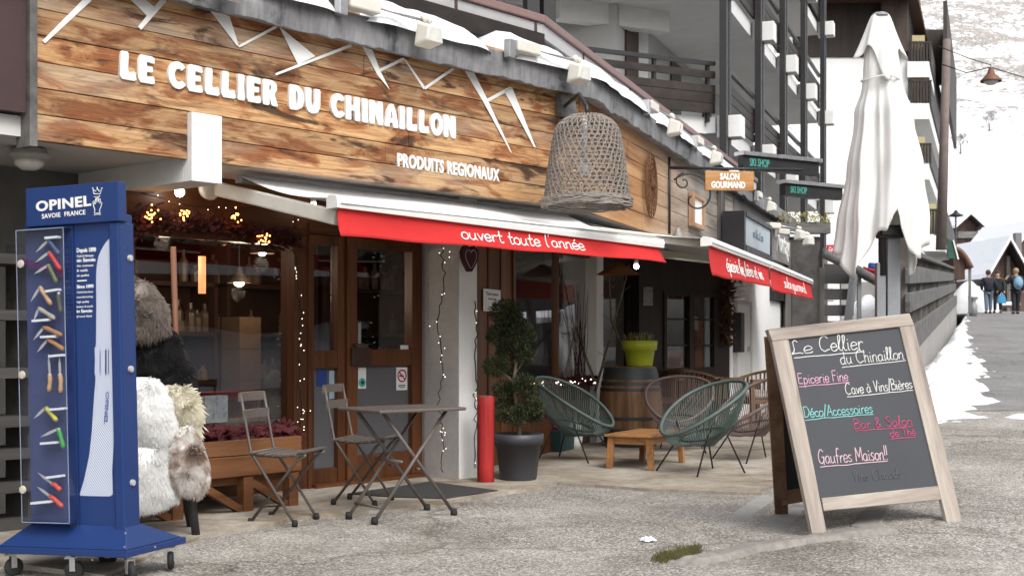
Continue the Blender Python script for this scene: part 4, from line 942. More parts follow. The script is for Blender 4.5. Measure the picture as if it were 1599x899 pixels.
for k, r in enumerate((.06, .11, .16, .21, .25, .29)): b.tube([(r * .9 * math.cos(t), -.025, r * math.sin(t) * 1.18) for t in lin(0, 2 * math.pi, 37)[:-1]], .0075, 5, True)
for k in range(16): t = 2 * math.pi * k / 16; b.tube([(.05 * math.cos(t), -.03, .06 * math.sin(t)), (.26 * math.cos(t), -.025, .34 * math.sin(t))], .006, 5)
b.build('wire_work', plain('burnt_mark_wire', (.13, .058, .025), .8, .2, .3), ro)
b = MB(); b.sphere((0, -.03, 0), .05, 8); b.build('boss', plain('burnt_mark_boss', (.10, .045, .02), .8, .2, .3), ro, True)
sl_ = l2(1055, 380, -.03)
b = MB(); b.lathe([(.03, .0), (.05, .05), (.055, .14), (.03, .20), (.028, .24)], 12, W2 @ V((sl_.x, -.06, sl_.z - .06))); gl_ = b.build('wall_lantern', plain('grey_glass_lantern', (.30, .31, .30), .3), None, True); tag(gl_, 'small grey glass lantern at the lower edge of the honey planks below the iron bracket', 'lantern')

# ------------------------------------------------------------------ soffit lamp, left wall rack
lp = at_z(46, 238, 2.30); sl_t = thing('bulkhead_lamp', 'round grey bulkhead lamp under the white soffit above the blue stand', 'lamp', lp)
b = MB(); b.lathe([(.10, -.005), (.11, -.03), (.125, -.04), (.125, -.055), (.10, -.065), (.09, -.075)], 24, (0, 0, .025)); b.build('housing', plain('grey_lamp_housing', (.36, .355, .34), .5), sl_t, True)
b = MB(); b.lathe([(.088, 0), (.085, -.03), (.05, -.055), (.001, -.06)], 24, (0, 0, -.05)); b.build('diffuser', plain('milk_glass', (.62, .61, .58), .3), sl_t, True)
M_['rack_wood'] = wood('shaded_grey_timber', [(.03, .028, .026), (.06, .056, .052), (.09, .085, .08)], 'X', 1.0, .8)  # darker copy of the grey timber, shade put into its colour
rk = thing('timber_rack', 'grey weathered timber rack against the wall behind the blue stand', 'rack', W1)
kk = [on(W1, 20, y, 1, .1) for y in (405, 492, 582, 658, 708, 760, 818)]
b = MB(); x_ = kk[0].x
for k in kk: MB().box(x_ - 1.2, x_ + .22, .05, .40, k.z - .03, k.z + .03).build('shelf', M_['rack_wood'], rk)
for dx in (-.9, .10): MB().box(x_ + dx, x_ + dx + .09, .10, .38, .02, 1.75).build('upright', M_['rack_wood'], rk)
b = MB().box(x_ - 1.6, x_ - .9, .2, .42, 0, 2.4); b.build('back_panel', M_['rack_wood'], rk)
# ------------------------------------------------------------------ wooden bench with garland under the window
bx0, bx1 = -3.4, on(W1, 472, 740, 1, -.32).x
bn = thing('display_bench', 'long low oiled pine bench box under the shop window', 'bench', W1)
b = MB(); b.box(bx0, bx1, -.32, -.28, .26, .395).box(bx0, bx1, -.318, -.28, .40, .50).box(bx1 - .03, bx1 - .001, -.279, .40, .262, .50); b.build('side_board', M_['bench_wood'], bn, bevel=.004)
b = MB(); b.box(bx0, bx1 - .031, -.278, .40, .40, .43); b.build('top', M_['bench_wood'], bn)
b = MB(); b.box(bx0, bx1 - .04, -.24, .40, .20, .255); b.build('under_rail', M_['bench_wood'], bn)
for dx in (bx1 - .10, bx0 + .45, bx0 + 1.0):
    MB().box(dx, dx + .08, -.31, -.23, .0, .255).build('leg', M_['bench_wood'], bn, bevel=.004)
    MB().bar((dx + .02, -.27, .02), (dx - .30, -.27, .21), .05, .05, V((0, 1, 0))).build('brace', M_['bench_wood'], bn)
b = MB(); rn = random.Random(11)
xs = lin(on(W1, 318, 690, 1, -.2).x, bx1 + .06, 60)
for k, x in enumerate(xs):
    for j in range(7):
        c = V((x + rn.uniform(-.05, .05), -.16 + rn.uniform(-.10, .10), .50 + rn.uniform(-.01, .06) + .03 * math.sin(k * .5))); a = V((rn.uniform(-1, 1), rn.uniform(-1, 1), rn.uniform(-.3, 1))).normalized() * .06; s_ = a.orthogonal().normalized() * .02
        b.add([c - a - s_, c - a + s_, c + a], [(0, 1, 2)])
    b.sphere((x, -.16 + .03 * math.sin(k * 1.3), .50 + .03 * math.sin(k * .5)), .045, 6)
ga = b.build('garland', M_['red_garland'], None, smooth=False); ga.matrix_world = W1; tag(ga, 'fluffy dark red garland lying along the window bench', 'garland')
def small(name, mb, mat, label, cat, M=W1, smooth=False, group=None):
    o = mb.build(name, mat, None, smooth); o.matrix_world = M; return tag(o, label, cat, group)
# goods shown in the window, behind the glass
dsp = thing('display_table', 'low dark wooden display table behind the shop window', 'table', W1)
MB().box(s_end + .1, -1.1, .64, 1.1, .50, .545).build('top', M_['interior_warm'], dsp)
for x in (s_end + .15, -1.2): MB().box(x, x + .06, .70, 1.0, .03, .50).build('leg', M_['interior_warm'], dsp)
for k, (px, py, w_, h_, cl_, lab) in enumerate(((327, 655, .10, .20, (.50, .5, .48), 'grey and white packet leaning in the window, left of its pair'), (345, 652, .10, .20, (.42, .43, .44), 'grey and white packet in the window nearest the red ribbon'))):
    p = on(W1, px, py, 1, .68); b = MB(); b.box(p.x - w_ / 2, p.x + w_ / 2, .66, .70, .55, .55 + h_); o = small('packet', b, plain('packet_print', cl_, .6, 0, .5, 30), lab, 'packet', group='packets in the window')
p = on(W1, 436, 625, 1, .75); b = MB(); b.lathe([(.06, .55), (.085, .62), (.075, .72), (.10, .78), (.085, .86), (.03, .92), (.001, .93)], 16, (p.x, .80, 0)); small('figurine', b, plain('mossy_brown_felt', (.075, .055, .022), .95, 0, .4, 20), 'brown felt figure with a mossy cap behind the window above the first folding chair', 'figurine', smooth=True)
cr = on(W1, 380, 500, 1, 1.6); bxs = thing('carton_stack', 'tall light brown cardboard carton seen through the shop window', 'carton', W1)
for k in range(3): MB().box(cr.x - .11, cr.x + .11, 1.5, 1.75, .55 + .27 * k, .815 + .27 * k).build('carton', plain('brown_cardboard', (.20, .12, .065), .8), bxs)
b = MB(); b.box(cr.x - .55, cr.x - .02, 1.3, 1.6, .68, .74).box(cr.x - .5, cr.x - .46, 1.3, 1.6, .03, .68).box(cr.x - .12, cr.x - .08, 1.3, 1.6, .03, .68); small('side_table', b, plain('red_lacquer_table', (.22, .02, .02), .5), 'small red side table inside the shop', 'table')
def pendant(px, py, y, lab, mat, r=.05):
    p = on(W1, px, py, 1, y); t = thing('pendant_lamp', lab, 'lamp', W1 @ Matrix.Translation((p.x, y, p.z)), 'lit lamps inside the shop')
    ld = bpy.data.lights.new('lamp_light', 'POINT'); ld.energy = 7; ld.color = (1, .80, .58); ld.shadow_soft_size = .06; lo = bpy.data.objects.new('lamp_light', ld); col.objects.link(lo); lo.parent = t; lo.location = (0, 0, -.12)
    MB().lathe([(.025, .10), (.03, .06), (.10, -.01), (.10, -.03)], 16, close=False).build('shade', plain('dark_shade', (.05, .03, .02), .5), t, True)
    b = MB(); b.sphere((0, 0, -.03), r, 10, (1, 1, .7)); b.build('bulb', mat, t, True)
    MB().tube([(0, 0, .1), (0, 0, 2.24 - p.z)], .006, 5).build('cord', M_['black_metal'], t)
pendant(374, 436, 1.6, 'amber pendant lamp glowing behind the middle of the window', M_['lamp'], .045)
pendant(410, 390, 1.2, 'white pendant lamp glowing near the door side of the window', M_['spot'], .03)
pendant(255, 352, 1.0, 'white pendant lamp glowing at the upper left of the window', M_['spot'], .03)
b = MB(); p = on(W1, 316, 425, 1, .9); b.tube([(p.x, .9, p.z - .16), (p.x, .9, p.z + .12)], .028, 10); small('neon_tube_lamp', b, emit('orange_tube_glow', (1, .26, .10), 1.6), 'upright orange glowing tube lamp behind the window', 'lamp', smooth=True)
# lit strands hung inside the lintel: leafy garland with amber clusters
gar = thing('leafy_garland', 'dark russet leaf garland with amber light clusters along the top of the shop window', 'garland', W1)
b = MB(); rn = random.Random(8); gp = [(195, 395), (205, 360), (225, 340), (270, 345), (330, 352), (385, 362), (430, 372), (470, 375)]
for i in range(1400):
    t = rn.random() * (len(gp) - 1); k = int(t); fr = t - k; px = gp[k][0] + (gp[k + 1][0] - gp[k][0]) * fr + rn.gauss(0, 5); py = gp[k][1] + (gp[k + 1][1] - gp[k][1]) * fr + rn.gauss(0, 9)
    c = on(W1, px, py, 1, .36 + rn.uniform(-.07, .05)); a = V((rn.uniform(-1, 1), rn.uniform(-1, 1), rn.uniform(-1, 1))).normalized() * rn.uniform(.018, .034); s_ = a.orthogonal().normalized() * .015
    b.add([c - a, c - s_, c + a, c + s_], [(0, 1, 2, 3)])
b.build('leaves', M_['brown_leaf'], gar)
for (px, py) in ((237, 337), (291, 335), (368, 337), (413, 371)):
    c = on(W1, px, py, 1, .26)
    for j in range(16): b = MB(); b.sphere(c + V((rn.gauss(0, .028), rn.gauss(0, .012), rn.gauss(0, .02))), .006, 5); b.build('bulb', M_['amber'], gar)
for (px, py, lab, s_) in ((281, 300, 'bare bright bulb lamp under the soffit beside the awning bracket', .035), (490, 319, 'bare bright bulb lamp under the soffit near the left end of the awning', .022), (994, 416, 'round white bulb lamp glowing under the end of the long awning', .028)):
    if px < 900: p = W1 @ V(on(W1, px, py, 1, .30))
    else: p = P(px, py, 13.2)
    t = thing('bulb_lamp', lab, 'lamp', p); b = MB(); b.sphere((0, 0, 0), s_, 10); b.build('bulb', M_['spot'], t, True); MB().lathe([(.02, .0), (.025, .05)], 10, (0, 0, s_ * .7)).build('socket', M_['white_plastic'], t, True)
# fairy lights round the door and the pillar
def fairy(label, pts, M, yoff, n, seed):
    t = thing('fairy_lights', label, 'string lights', M, 'fairy light strings round the entrance'); rn = random.Random(seed); P_ = []
    for i in range(len(pts) - 1):
        for k in range(8):
            f = k / 8; P_.append(on(M, pts[i][0] + (pts[i + 1][0] - pts[i][0]) * f + rn.gauss(0, 2.2), pts[i][1] + (pts[i + 1][1] - pts[i][1]) * f, 1, yoff))
    MB().tube(P_, .0045, 4).build('wire', M_['rubber'], t); bb = None
    for k in range(n):
        c = rn.choice(P_) + V((rn.gauss(0, .03), rn.uniform(-.03, .0), rn.gauss(0, .02)))
        if bb is None: b = MB(); b.sphere((0, 0, 0), .0038, 6); bb = b.build('bulb', M_['fairy'], t); o = bb
        else: o = bb.copy(); col.objects.link(o); o.parent = t
        o.location = c
fairy('fairy light string down the post between window and sidelight', [(458, 340), (462, 400), (468, 480), (466, 560), (470, 640), (468, 690)], W1, .40, 34, 1)
fairy('fairy light string along the lintel above the window', [(215, 300), (300, 322), (380, 325), (460, 322), (510, 330)], W1, .36, 16, 2)
fairy('fairy light string down the dark jamb beside the white pillar', [(690, 385), (693, 440), (686, 500), (692, 570), (688, 640), (692, 700), (690, 742)], W1, .10, 26, 3)
fairy('dark fairy light string on the right edge of the white pillar', [(742, 470), (744, 540), (742, 610), (745, 660), (742, 740)], W1, -.012, 7, 4)
he = on(W1, 733, 402, 1, -.10); ht = thing('heart_pendant', 'burgundy quilted heart hanging in front of the white pillar', 'ornament', W1 @ Matrix.Translation(he))
b = MB(); hs_ = [(0, -.14), (-.09, -.02), (-.10, .05), (-.06, .10), (-.02, .09), (0, .06), (.02, .09), (.06, .10), (.10, .05), (.09, -.02)]; hs_ = chaikin(hs_, 1); b.poly([(x, -.02, z) for x, z in hs_], (0, .04, 0)); b.build('cushion', M_['burgundy'], ht, bevel=.01)
b = MB(); b.tube([(x * .68, -.022, z * .68 - .005) for x, z in hs_], .004, 4, True); b.build('piping', plain('pale_piping', (.35, .3, .28), .8), ht)
for (px, py, w_, h_, lab) in ((769, 469, .42, .20, 'white paper notice pinned to the russet boards beside the pillar'),):
    c = on(WR, px, py, 1, -.03); n_ = thing('paper_notice', lab, 'notice', WR @ Matrix.Translation(c)); MB().box(-w_ / 2, w_ / 2, 0, .003, -h_ / 2, h_ / 2).build('sheet', M_['paper'], n_)
    text_part('lettering', 'Terrasse', plain('grey_ink', (.18, .18, .2), .8), n_, (-.15, -.001, .045), (.15, -.001, .045), .028, (0, -1, 0), bold=.02, ext=.001); text_part('lettering', 'ouverte', plain('grey_ink', (.18, .18, .2), .8), n_, (-.10, -.001, .005), (.10, -.001, .005), .022, (0, -1, 0), bold=.02, ext=.001)
# ------------------------------------------------------------------ folding table and chairs
tc_ = V((-.72, 8.37, 0)); tM = frame(tc_, math.atan2(.39, .49))
ft = thing('folding_table', 'taupe metal folding table with crossed tube legs, between the chairs and the pillar', 'table', tM)
b = MB(); b.box(-.335, .335, -.26, .26, .700, .722); tt = b.build('top', M_['taupe_metal'], ft, bevel=.008)
for y in (-.155, .155):
    for s_ in (-1, 1):
        b = MB(); b.tube([(s_ * -.24, y + s_ * .008, .70), (s_ * .31, y + s_ * .008, .025)], .0125, 8); lg = b.build('leg', M_['taupe_metal'], ft, True)
        b = MB(); b.lathe([(.001, 0), (.021, 0), (.023, .02), (.019, .045), (.001, .047)], 10, (s_ * .313, y + s_ * .008, .004)); b.build('foot', M_['rubber'], lg, True)
    b = MB(); b.tube([(0.02, y - .02, .33), (.02, y + .02, .33)], .009, 8); b.build('pivot', M_['taupe_metal'], ft, True)
b = MB(); b.tube([(-.26, -.155, .10), (-.26, .155, .10)], .009, 6); b.build('cross_bar', M_['taupe_metal'], ft, True)
b = MB(); b.tube([(-.10, -.155, .28 + .10), (-.10, .155, .38)], .012, 6); b.build('cross_bar', M_['taupe_metal'], ft, True)
def make_bistro():
    t = thing('folding_chair', '', 'chair', None, 'taupe folding chairs at the table')      # faces +x
    for y in (-.17, .17):
        b = MB(); b.tube([(-.235, y, .82), (-.20, y, .64), (-.165, y, .46), (.13, y * 1.02, .02)], .010, 6); lg = b.build('leg', M_['taupe_metal'], t, True)
        b = MB(); b.lathe([(.001, 0), (.019, 0), (.021, .02), (.015, .04), (.001, .042)], 8, (.135, y * 1.02, 0)); b.build('foot', M_['rubber'], lg, True)
        b = MB(); b.tube([(.20, y * .88, .445), (.14, y * .88, .41), (-.17, y * .9, .02)], .010, 6); lg = b.build('leg', M_['taupe_metal'], t, True)
        b = MB(); b.lathe([(.001, 0), (.019, 0), (.021, .02), (.015, .04), (.001, .042)], 8, (-.175, y * .9, 0)); b.build('foot', M_['rubber'], lg, True)
    for z in (.80, .69):
        b = MB(); dx = -.245 - (z - .80) * -.2 if z > .75 else -.215
        b.grid(lambda u, v: V((dx + .012 - .03 * math.cos((u - .5) * 2.4) + .0, -.185 + .37 * u, z - .028 + .056 * v)), lin(0, 1, 11), [0, 1]); o = b.build('back_slat', M_['taupe_metal'], t); m = o.modifiers.new('solid', 'SOLIDIFY'); m.thickness = .014
    for k in range(7):
        x = -.15 + .055 * k; z = .452 - .012 * math.sin(math.pi * k / 6) + (.012 if k == 6 else 0)
        MB().box(x - .021, x + .021, -.19, .19, z - .007, z + .007).build('seat_slat', M_['taupe_metal'], t, bevel=.003)
    for y in (-.165, .165): MB().tube([(-.165, y, .44), (.0, y, .43), (.19, y, .445)], .008, 5).build('seat_rail', M_['taupe_metal'], t, True)
    return t
bc = make_bistro()
place(bc, (-1.44, 8.17, .0), R(-14), 'taupe folding chair standing nearest the display bench, left of the table')
place(copy_tree(bc), (-1.03, 8.98, .022), R(-14), 'taupe folding chair behind the table, in front of the glazed door')
# door mat
mp_ = [G(543, 776), G(672, 757), G(778, 771), G(694, 784), G(610, 781)]
b = MB(); b.add([(p.x, p.y, .030) for p in mp_] + [(p.x, p.y, .016) for p in mp_], [tuple(range(5)), (9, 8, 7, 6, 5)] + [(i, i + 5, (i + 1) % 5 + 5, (i + 1) % 5) for i in range(5)])
def mat_m():
    t = NT('ribbed_mat'); wv = t.n('TexWave'); wv.inputs['Scale'].default_value = 16; t.l(t.coord('Object', rot=(0, 0, R(40))), wv.inputs['Vector']); t.base(t.ramp(wv.outputs['Fac'], [(.2, (.012, .012, .012)), (.8, (.045, .045, .046))])); return t.done(.9)
o = b.build('door_mat', mat_m(), None); tag(o, 'flat black ribbed door mat lying before the glazed door', 'mat')
# red bollard, planters, topiary
p = G(759, 756); t = thing('red_bollard', 'red painted timber bollard beside the white pillar', 'bollard', V((p.x, p.y, .02)))
b = MB(); b.lathe([(.068, 0), (.0665, .12), (.0655, .24), (.0675, .36), (.066, .48), (.067, .58), (.067, .68), (.062, .69)], 28); b.v = [V((v.x * (1 + .04 * noise.noise(v * 9)), v.y * (1 + .04 * noise.noise(v * 9)), v.z)) for v in b.v]; b.build('shaft', M_['red_paint'], t, True).modifiers.new('b', 'BEVEL').width = .002
b = MB(); b.lathe([(.001, .6905), (.061, .6905), (.061, .693), (.001, .694)], 20); b.build('cut_top', plain('sawn_end_grain', (.22, .11, .08), .9), t)
p = G(810, 754); pot = thing('planter', 'round anthracite planter holding the cloud-pruned conifer', 'planter', V((p.x, p.y + .1, .02)))
b = MB(); b.lathe([(.001, 0), (.145, 0), (.15, .01), (.185, .29), (.205, .29), (.21, .375), (.198, .378), (.18, .34), (.001, .335)], 36); b.build('pot', M_['pot'], pot, True)
b = MB(); b.lathe([(.178, .335), (.10, .345), (.001, .35)], 20, close=False); b.build('soil', plain('dark_soil', (.03, .022, .015), .95, 0, .5, 40), pot)
tx = V((p.x, p.y + .1, .36)); tree = thing('topiary_conifer', 'cloud-pruned dark conifer with rounded tufts in the anthracite planter', 'tree', tx); mpx = tx.y / 2000
T = lambda x, y: V(((x - 808) * mpx, 0, (690 - y) * mpx))
b = MB(); b.tube([T(810, 694), T(806, 650), T(801, 600), T(806, 560), T(800, 520), T(792, 492)], [.020, .018, .016, .013, .010, .006], 8)
for a, c in (((806, 655), (788, 640)), ((803, 640), (828, 640)), ((802, 606), (776, 582)), ((803, 590), (822, 566)), ((805, 560), (780, 535)), ((803, 540), (815, 532))): b.tube([T(*a), (T(*a) + T(*c)) / 2 + V((0, .03, .01)), T(*c) + V((0, random.uniform(-.08, .08), 0))], [.010, .008, .005], 6)
b.build('trunk', M_['bark'], tree, True)
CL = [(789, 494, 25, 0), (778, 530, 20, .02), (812, 530, 22, -.04), (800, 512, 20, .05), (818, 560, 17, -.02), (790, 556, 17, .06), (773, 578, 20, 0), (797, 584, 13, .08), (785, 616, 17, .04), (818, 607, 20, -.05), (790, 640, 16, .05), (827, 640, 21, -.03), (805, 655, 17, -.09), (832, 655, 14, .06), (783, 655, 12, -.04)]
rn = random.Random(21); ba, bb_ = MB(), MB()
for (x, y, r, dy) in CL:
    c = T(x, y) + V((0, dy, 0)); rr = r * mpx
    for k in range(int(1150 * (r / 20) ** 2)):
        d = V((rn.gauss(0, 1), rn.gauss(0, 1), rn.gauss(0, .8))).normalized(); q = c + d * rr * (rn.random() ** .35) * V((1, 1, .82)).x * (1 + .22 * noise.noise(d * 2.2 + c * 9)); q.z = c.z + (q.z - c.z) * .85
        a = (d + V((rn.uniform(-.7, .7), rn.uniform(-.7, .7), rn.uniform(-.4, .8)))).normalized() * rn.uniform(.018, .036); s_ = a.orthogonal().normalized() * .0055
        s_.rotate(Matrix.Rotation(rn.uniform(0, 6.28), 3, a.normalized()))
        (bb_ if rn.random() < .28 else ba).add([q - s_, q + s_, q + a], [(0, 1, 2)])
ba.build('crown', M_['leaf'], tree); bb_.build('crown_tips', M_['leaf_b'], tree)
p = G(874, 706); tr_ = thing('window_trough', 'dark green trough of magenta flowers against the window wall', 'planter', frame(V((p.x + .0, p.y, .02)), AR))
b = MB(); b.hexa([V(q) for q in ((-.22, -.09, 0), (.22, -.09, 0), (.22, .09, 0), (-.22, .09, 0), (-.26, -.11, .22), (.26, -.11, .22), (.26, .11, .22), (-.26, .11, .22))]); b.build('trough', plain('petrol_green_plastic', (.018, .05, .052), .5), tr_, bevel=.01)
b = MB(); rn = random.Random(4)
for k in range(160):
    c = V((rn.uniform(-.25, .25), rn.uniform(-.1, .1), .22 + rn.uniform(0, .10))); a = V((rn.uniform(-1, 1), rn.uniform(-1, 1), rn.uniform(0, 1))).normalized() * .03; s_ = a.orthogonal().normalized() * .014; b.add([c, c + s_ + a * .5, c + a, c - s_ + a * .5], [(0, 1, 2, 3)])
b.build('flowers', plain('magenta_petals', (.30, .02, .16), .7, 0, .3), tr_)
p = G(898, 703); wb = thing('white_pot', 'two small white pots stacked beside the dark green trough', 'pot', V((p.x, p.y, .02)))
MB().lathe([(.001, 0), (.07, 0), (.085, .13), (.078, .13), (.07, .02)], 18).build('lower_pot', M_['white_plastic'], wb, True); MB().lathe([(.001, .131), (.06, .131), (.075, .24), (.03, .29), (.001, .30)], 18).build('upper_pot', M_['white_plastic'], wb, True)
# red garland with fairy lights on the far window sill
b = MB(); sill = [WR @ V((u1 + (u2 - u1) * i / 50 + .0, -.05, .71)) for i in range(-6, 51)]; rn = random.Random(6)
for c in sill:
    for j in range(8):
        q = c + V((rn.uniform(-.05, .05), rn.uniform(-.05, .03), rn.uniform(-.03, .06))); a = V((rn.uniform(-1, 1), rn.uniform(-1, 1), rn.uniform(-.3, 1))).normalized() * .05; s_ = a.orthogonal().normalized() * .017; b.add([q - a - s_, q - a + s_, q + a], [(0, 1, 2)])
o = b.build('sill_garland', M_['red_garland'], None); tag(o, 'dark red tinsel garland along the sill of the recessed window', 'garland')
fl = thing('sill_lights', 'small white lights strung on the red sill garland', 'string lights', WR)
MB().tube([(u1 + (u2 - u1) * i / 30, -.10, .70 + .02 * math.sin(i)) for i in range(31)], .004, 4).build('wire', M_['rubber'], fl)
for k in range(26):
    b = MB(); b.sphere((u1 + rn.uniform(.0, 1) * (u2 - u1), -.115, .71 + rn.uniform(-.02, .045)), .008, 6); b.build('bulb', M_['fairy'], fl)
# barrel, lime pot
bp_ = V((985 - 800, 0, 0)) / 2000 * 13.9; bar = thing('wine_barrel', 'old oak wine barrel with dark iron hoops standing as a table', 'barrel', V((bp_.x, 13.9, .02)))
bprof = lambda z: .275 + .065 * math.sin(math.pi * z / .86)
MB().lathe([(.001, .0)] + [(bprof(z), z) for z in lin(0, .86, 13)] + [(bprof(.86) - .02, .862), (bprof(.86) - .025, .84), (.001, .84)], 36).build('staves', M_['barrel'], bar, True)
hoop = plain('grey_blue_hoop', (.055, .06, .062), .5, .5, .2)
for (a, c) in ((.01, .05), (.16, .20), (.29, .325), (.60, .635), (.66, .70), (.725, .85)): MB().lathe([(bprof(a) + .004, a), (bprof((a + c) / 2) + .006, (a + c) / 2), (bprof(c) + .004, c)], 36, close=False).build('hoop', hoop, bar, True)
lpot = thing('lime_flower_pot', 'lime green flower pot standing on the wine barrel', 'pot', V((bp_.x + .09, 13.82, .885)))
MB().lathe([(.001, 0), (.135, 0), (.14, .01), (.165, .17), (.185, .172), (.195, .275), (.18, .275), (.165, .22), (.001, .215)], 32).build('pot', M_['lime'], lpot, True)
b = MB(); rn = random.Random(15)
for k in range(60):
    a_ = rn.uniform(0, 6.28); r = rn.uniform(.02, .17); c = V((r * math.cos(a_), r * math.sin(a_), .22)); e = c * 1.15 + V((0, 0, rn.uniform(.06, .12))); b.tube([c, (c + e) / 2 + V((rn.uniform(-.02, .02), 0, .02)), e], .003, 4)
b.build('dry_stems', plain('straw_stems', (.22, .20, .08), .9), lpot)
# dry branches / twig poles by the second pillar
for i, (pts, lab) in enumerate((([(928, 592, 14.05), (895, 500, 14.0), (876, 420, 14.0)], 'bare pale branch leaning against the recessed window'), ([(975, 548, 13.9), (955, 500, 14.2), (951, 420, 14.3)], 'thin bent stick rising out of the lime green pot'), ([(930, 610, 14.2), (955, 520, 14.4), (984, 412, 14.5)], 'thin grey stick leaning up behind the barrel'))):
    q = [P(*a) for a in pts]; m_ = []
    for k in range(11):
        f = k / 10 * 2; j = min(1, int(f)); m_.append(q[j].lerp(q[j + 1], f - j) + V((.012 * noise.noise(V((k * .9, i, 0))), 0, 0)))
    t = thing('dry_branch', lab, 'branch', q[0]); b = MB(); b.tube(m_, [.016 - .009 * k / 10 for k in range(11)], 6); b.build('stick', M_['bark'], t, True, world=True)
    b = MB()
    for k in range(3, 10): b.tube([m_[k], m_[k] + V((.10 * (-1) ** k, .03, .07))], [.005, .002], 4)
    b.build('twigs', M_['bark'], t, True, world=True)
tw = thing('twig_bundle', 'tall dark bundle of reddish twigs standing before the second pillar', 'twigs', P(905, 610, 13.6)); rn = random.Random(3)
b = MB()
for k in range(26):
    e = V((rn.gauss(0, .12), rn.gauss(0, .08), rn.uniform(.6, 1.15))); b.tube([V((rn.gauss(0, .05), rn.gauss(0, .03), -.1)), e * .5 + V((rn.gauss(0, .02), 0, 0)), e], [.005, .004, .002], 4)
b.build('twigs', plain('dark_red_twigs', (.045, .014, .014), .9, 0, .3), tw)
wr_ = thing('dried_swag', 'hanging swag of dried leaves and corn on the end of the dark window wall', 'wreath', WS @ V((LS - .12, -.06, 1.55)))
b = MB()
for k in range(260):
    c = V((rn.gauss(0, .05), rn.gauss(-.03, .03), rn.uniform(-.45, .42))); a = V((rn.uniform(-1, 1), rn.uniform(-1, 1), rn.uniform(-1, .6))).normalized() * .06; s_ = a.orthogonal().normalized() * .02; b.add([c - a, c - s_, c + a, c + s_], [(0, 1, 2, 3)])
b.build('leaves', plain('dried_brown_leaves', (.085, .045, .022), .9, 0, .5, 20), wr_)
dg = thing('paper_poster', 'small grey poster on the dark post left of the small-paned window', 'poster', WS @ V((ls(992, 460).x, -.158, ls(992, 460, -.15).z)))
MB().box(-.10, .10, -.004, 0, -.13, .10).build('sheet', plain('grey_print', (.25, .25, .25), .8, 0, .5, 14), dg)
cs = thing('cone_lampshade', 'wide orange cone lampshade hanging over the wine barrel', 'lamp', P(966, 420, 14.0))
MB().lathe([(.03, .07), (.24, -.06), (.235, -.06), (.025, .065)], 24).build('shade', plain('burnt_orange_shade', (.16, .05, .015), .7), cs, True); MB().tube([(0, 0, .06), (0, 0, .45)], .006, 5).build('cord', M_['black_metal'], cs)
# low table and string lounge chairs
ct = thing('coffee_table', 'low oiled wooden coffee table between the string lounge chairs', 'table', frame(V((1.225, 11.67, .022)), math.atan2(.89, .456) - R(90)))
for k in range(5): MB().box(-.235 + .094 * k + .002, -.235 + .094 * (k + 1) - .002, -.44, .44, .285, .305).build('top_slat', M_['table_wood'], ct, bevel=.003)
b = MB(); b.box(-.19, .19, -.40, -.38, .22, .283).box(-.19, .19, .38, .40, .22, .283).box(-.20, -.18, -.379, .379, .22, .283).box(.18, .20, -.379, .379, .22, .283); b.build('apron', M_['table_wood'], ct)
for x in (-.18, .18):
    for y in (-.39, .39): MB().hexa([V(q) for q in ((x * 1.1 - .024, y * 1.03 - .024, 0), (x * 1.1 + .024, y * 1.03 - .024, 0), (x * 1.1 + .024, y * 1.03 + .024, 0), (x * 1.1 - .024, y * 1.03 + .024, 0), (x - .028, y - .028, .283), (x + .028, y - .028, .283), (x + .028, y + .028, .283), (x - .028, y + .028, .283))]).build('leg', M_['table_wood'], ct, bevel=.003)
def make_lounge(cord):
    t = thing('string_chair', '', 'chair', None, 'round string lounge chairs')       # faces -y, back at +y
    def ring(a):
        y = .36 * math.sin(a) + .03; x = (.35 + .03 * math.sin(a)) * math.cos(a); zf = .56 + .22 * math.sin(a) + .02 * math.cos(2 * a); return V((x, y, zf))
    MB().tube([ring(2 * math.pi * k / 48) for k in range(48)], .0155, 8, True).build('rim', cord, t, True)
    hub = lambda a: V((.10 * math.cos(a), .03 + .10 * math.sin(a), .235))
    b = MB(); N = 100
    for k in range(N):
        a = 2 * math.pi * k / N; p0 = ring(a); p1 = hub(a); mid = (p0 + p1) / 2 + V((.05 * math.cos(a), .05 * math.sin(a), -.045)); b.tube([p0, (p0 + mid) / 2 + V((.008 * math.cos(a), .008 * math.sin(a), -.010)), mid, (mid + p1) / 2 + V((0, 0, -.012)), p1], .0040, 4)
    b.tube([hub(2 * math.pi * k / 20) for k in range(20)], .012, 5, True); b.sphere((0, .03, .232), .09, 10, (1, 1, .12))
    b.build('string_shell', cord, t)
    MB().tube([ring(2 * math.pi * k / 40) * .0 + V((.20 * math.cos(2 * math.pi * k / 40), .04 + .19 * math.sin(2 * math.pi * k / 40), .315 + .05 * math.sin(2 * math.pi * k / 40))) for k in range(40)], .008, 6, True).build('frame_ring', M_['black_metal'], t, True)
    for (x, y, fx, fy) in ((-.19, -.06, -.29, -.24), (.19, -.06, .29, -.24), (-.14, .18, -.22, .30), (.14, .18, .22, .30)):
        b = MB(); b.tube([(x * 1.35, y * 1.3 + .02, .42), (x, y, .31), (fx, fy, .0)], .0075, 6); b.build('leg', M_['black_metal'], t, True)
    return t
lg_ = make_lounge(M_['green_cord']); lm = make_lounge(M_['mauve_cord'])
place(lg_, (.63, 12.25, .022), R(62), 'sage green string lounge chair beside the anthracite planter, facing the low table', 1.03)
place(copy_tree(lg_), (1.62, 11.05, .022), R(-62), 'sage green string lounge chair nearest the viewer, right of the low table', 1.03)
place(lm, (1.72, 13.2, .022), R(-12), 'taupe string lounge chair behind the low table next to the wine barrel', 1.0)
place(copy_tree(lm), (2.28, 12.2, .022), R(-68), 'taupe string lounge chair seen edge-on behind the nearest green one', 1.03)
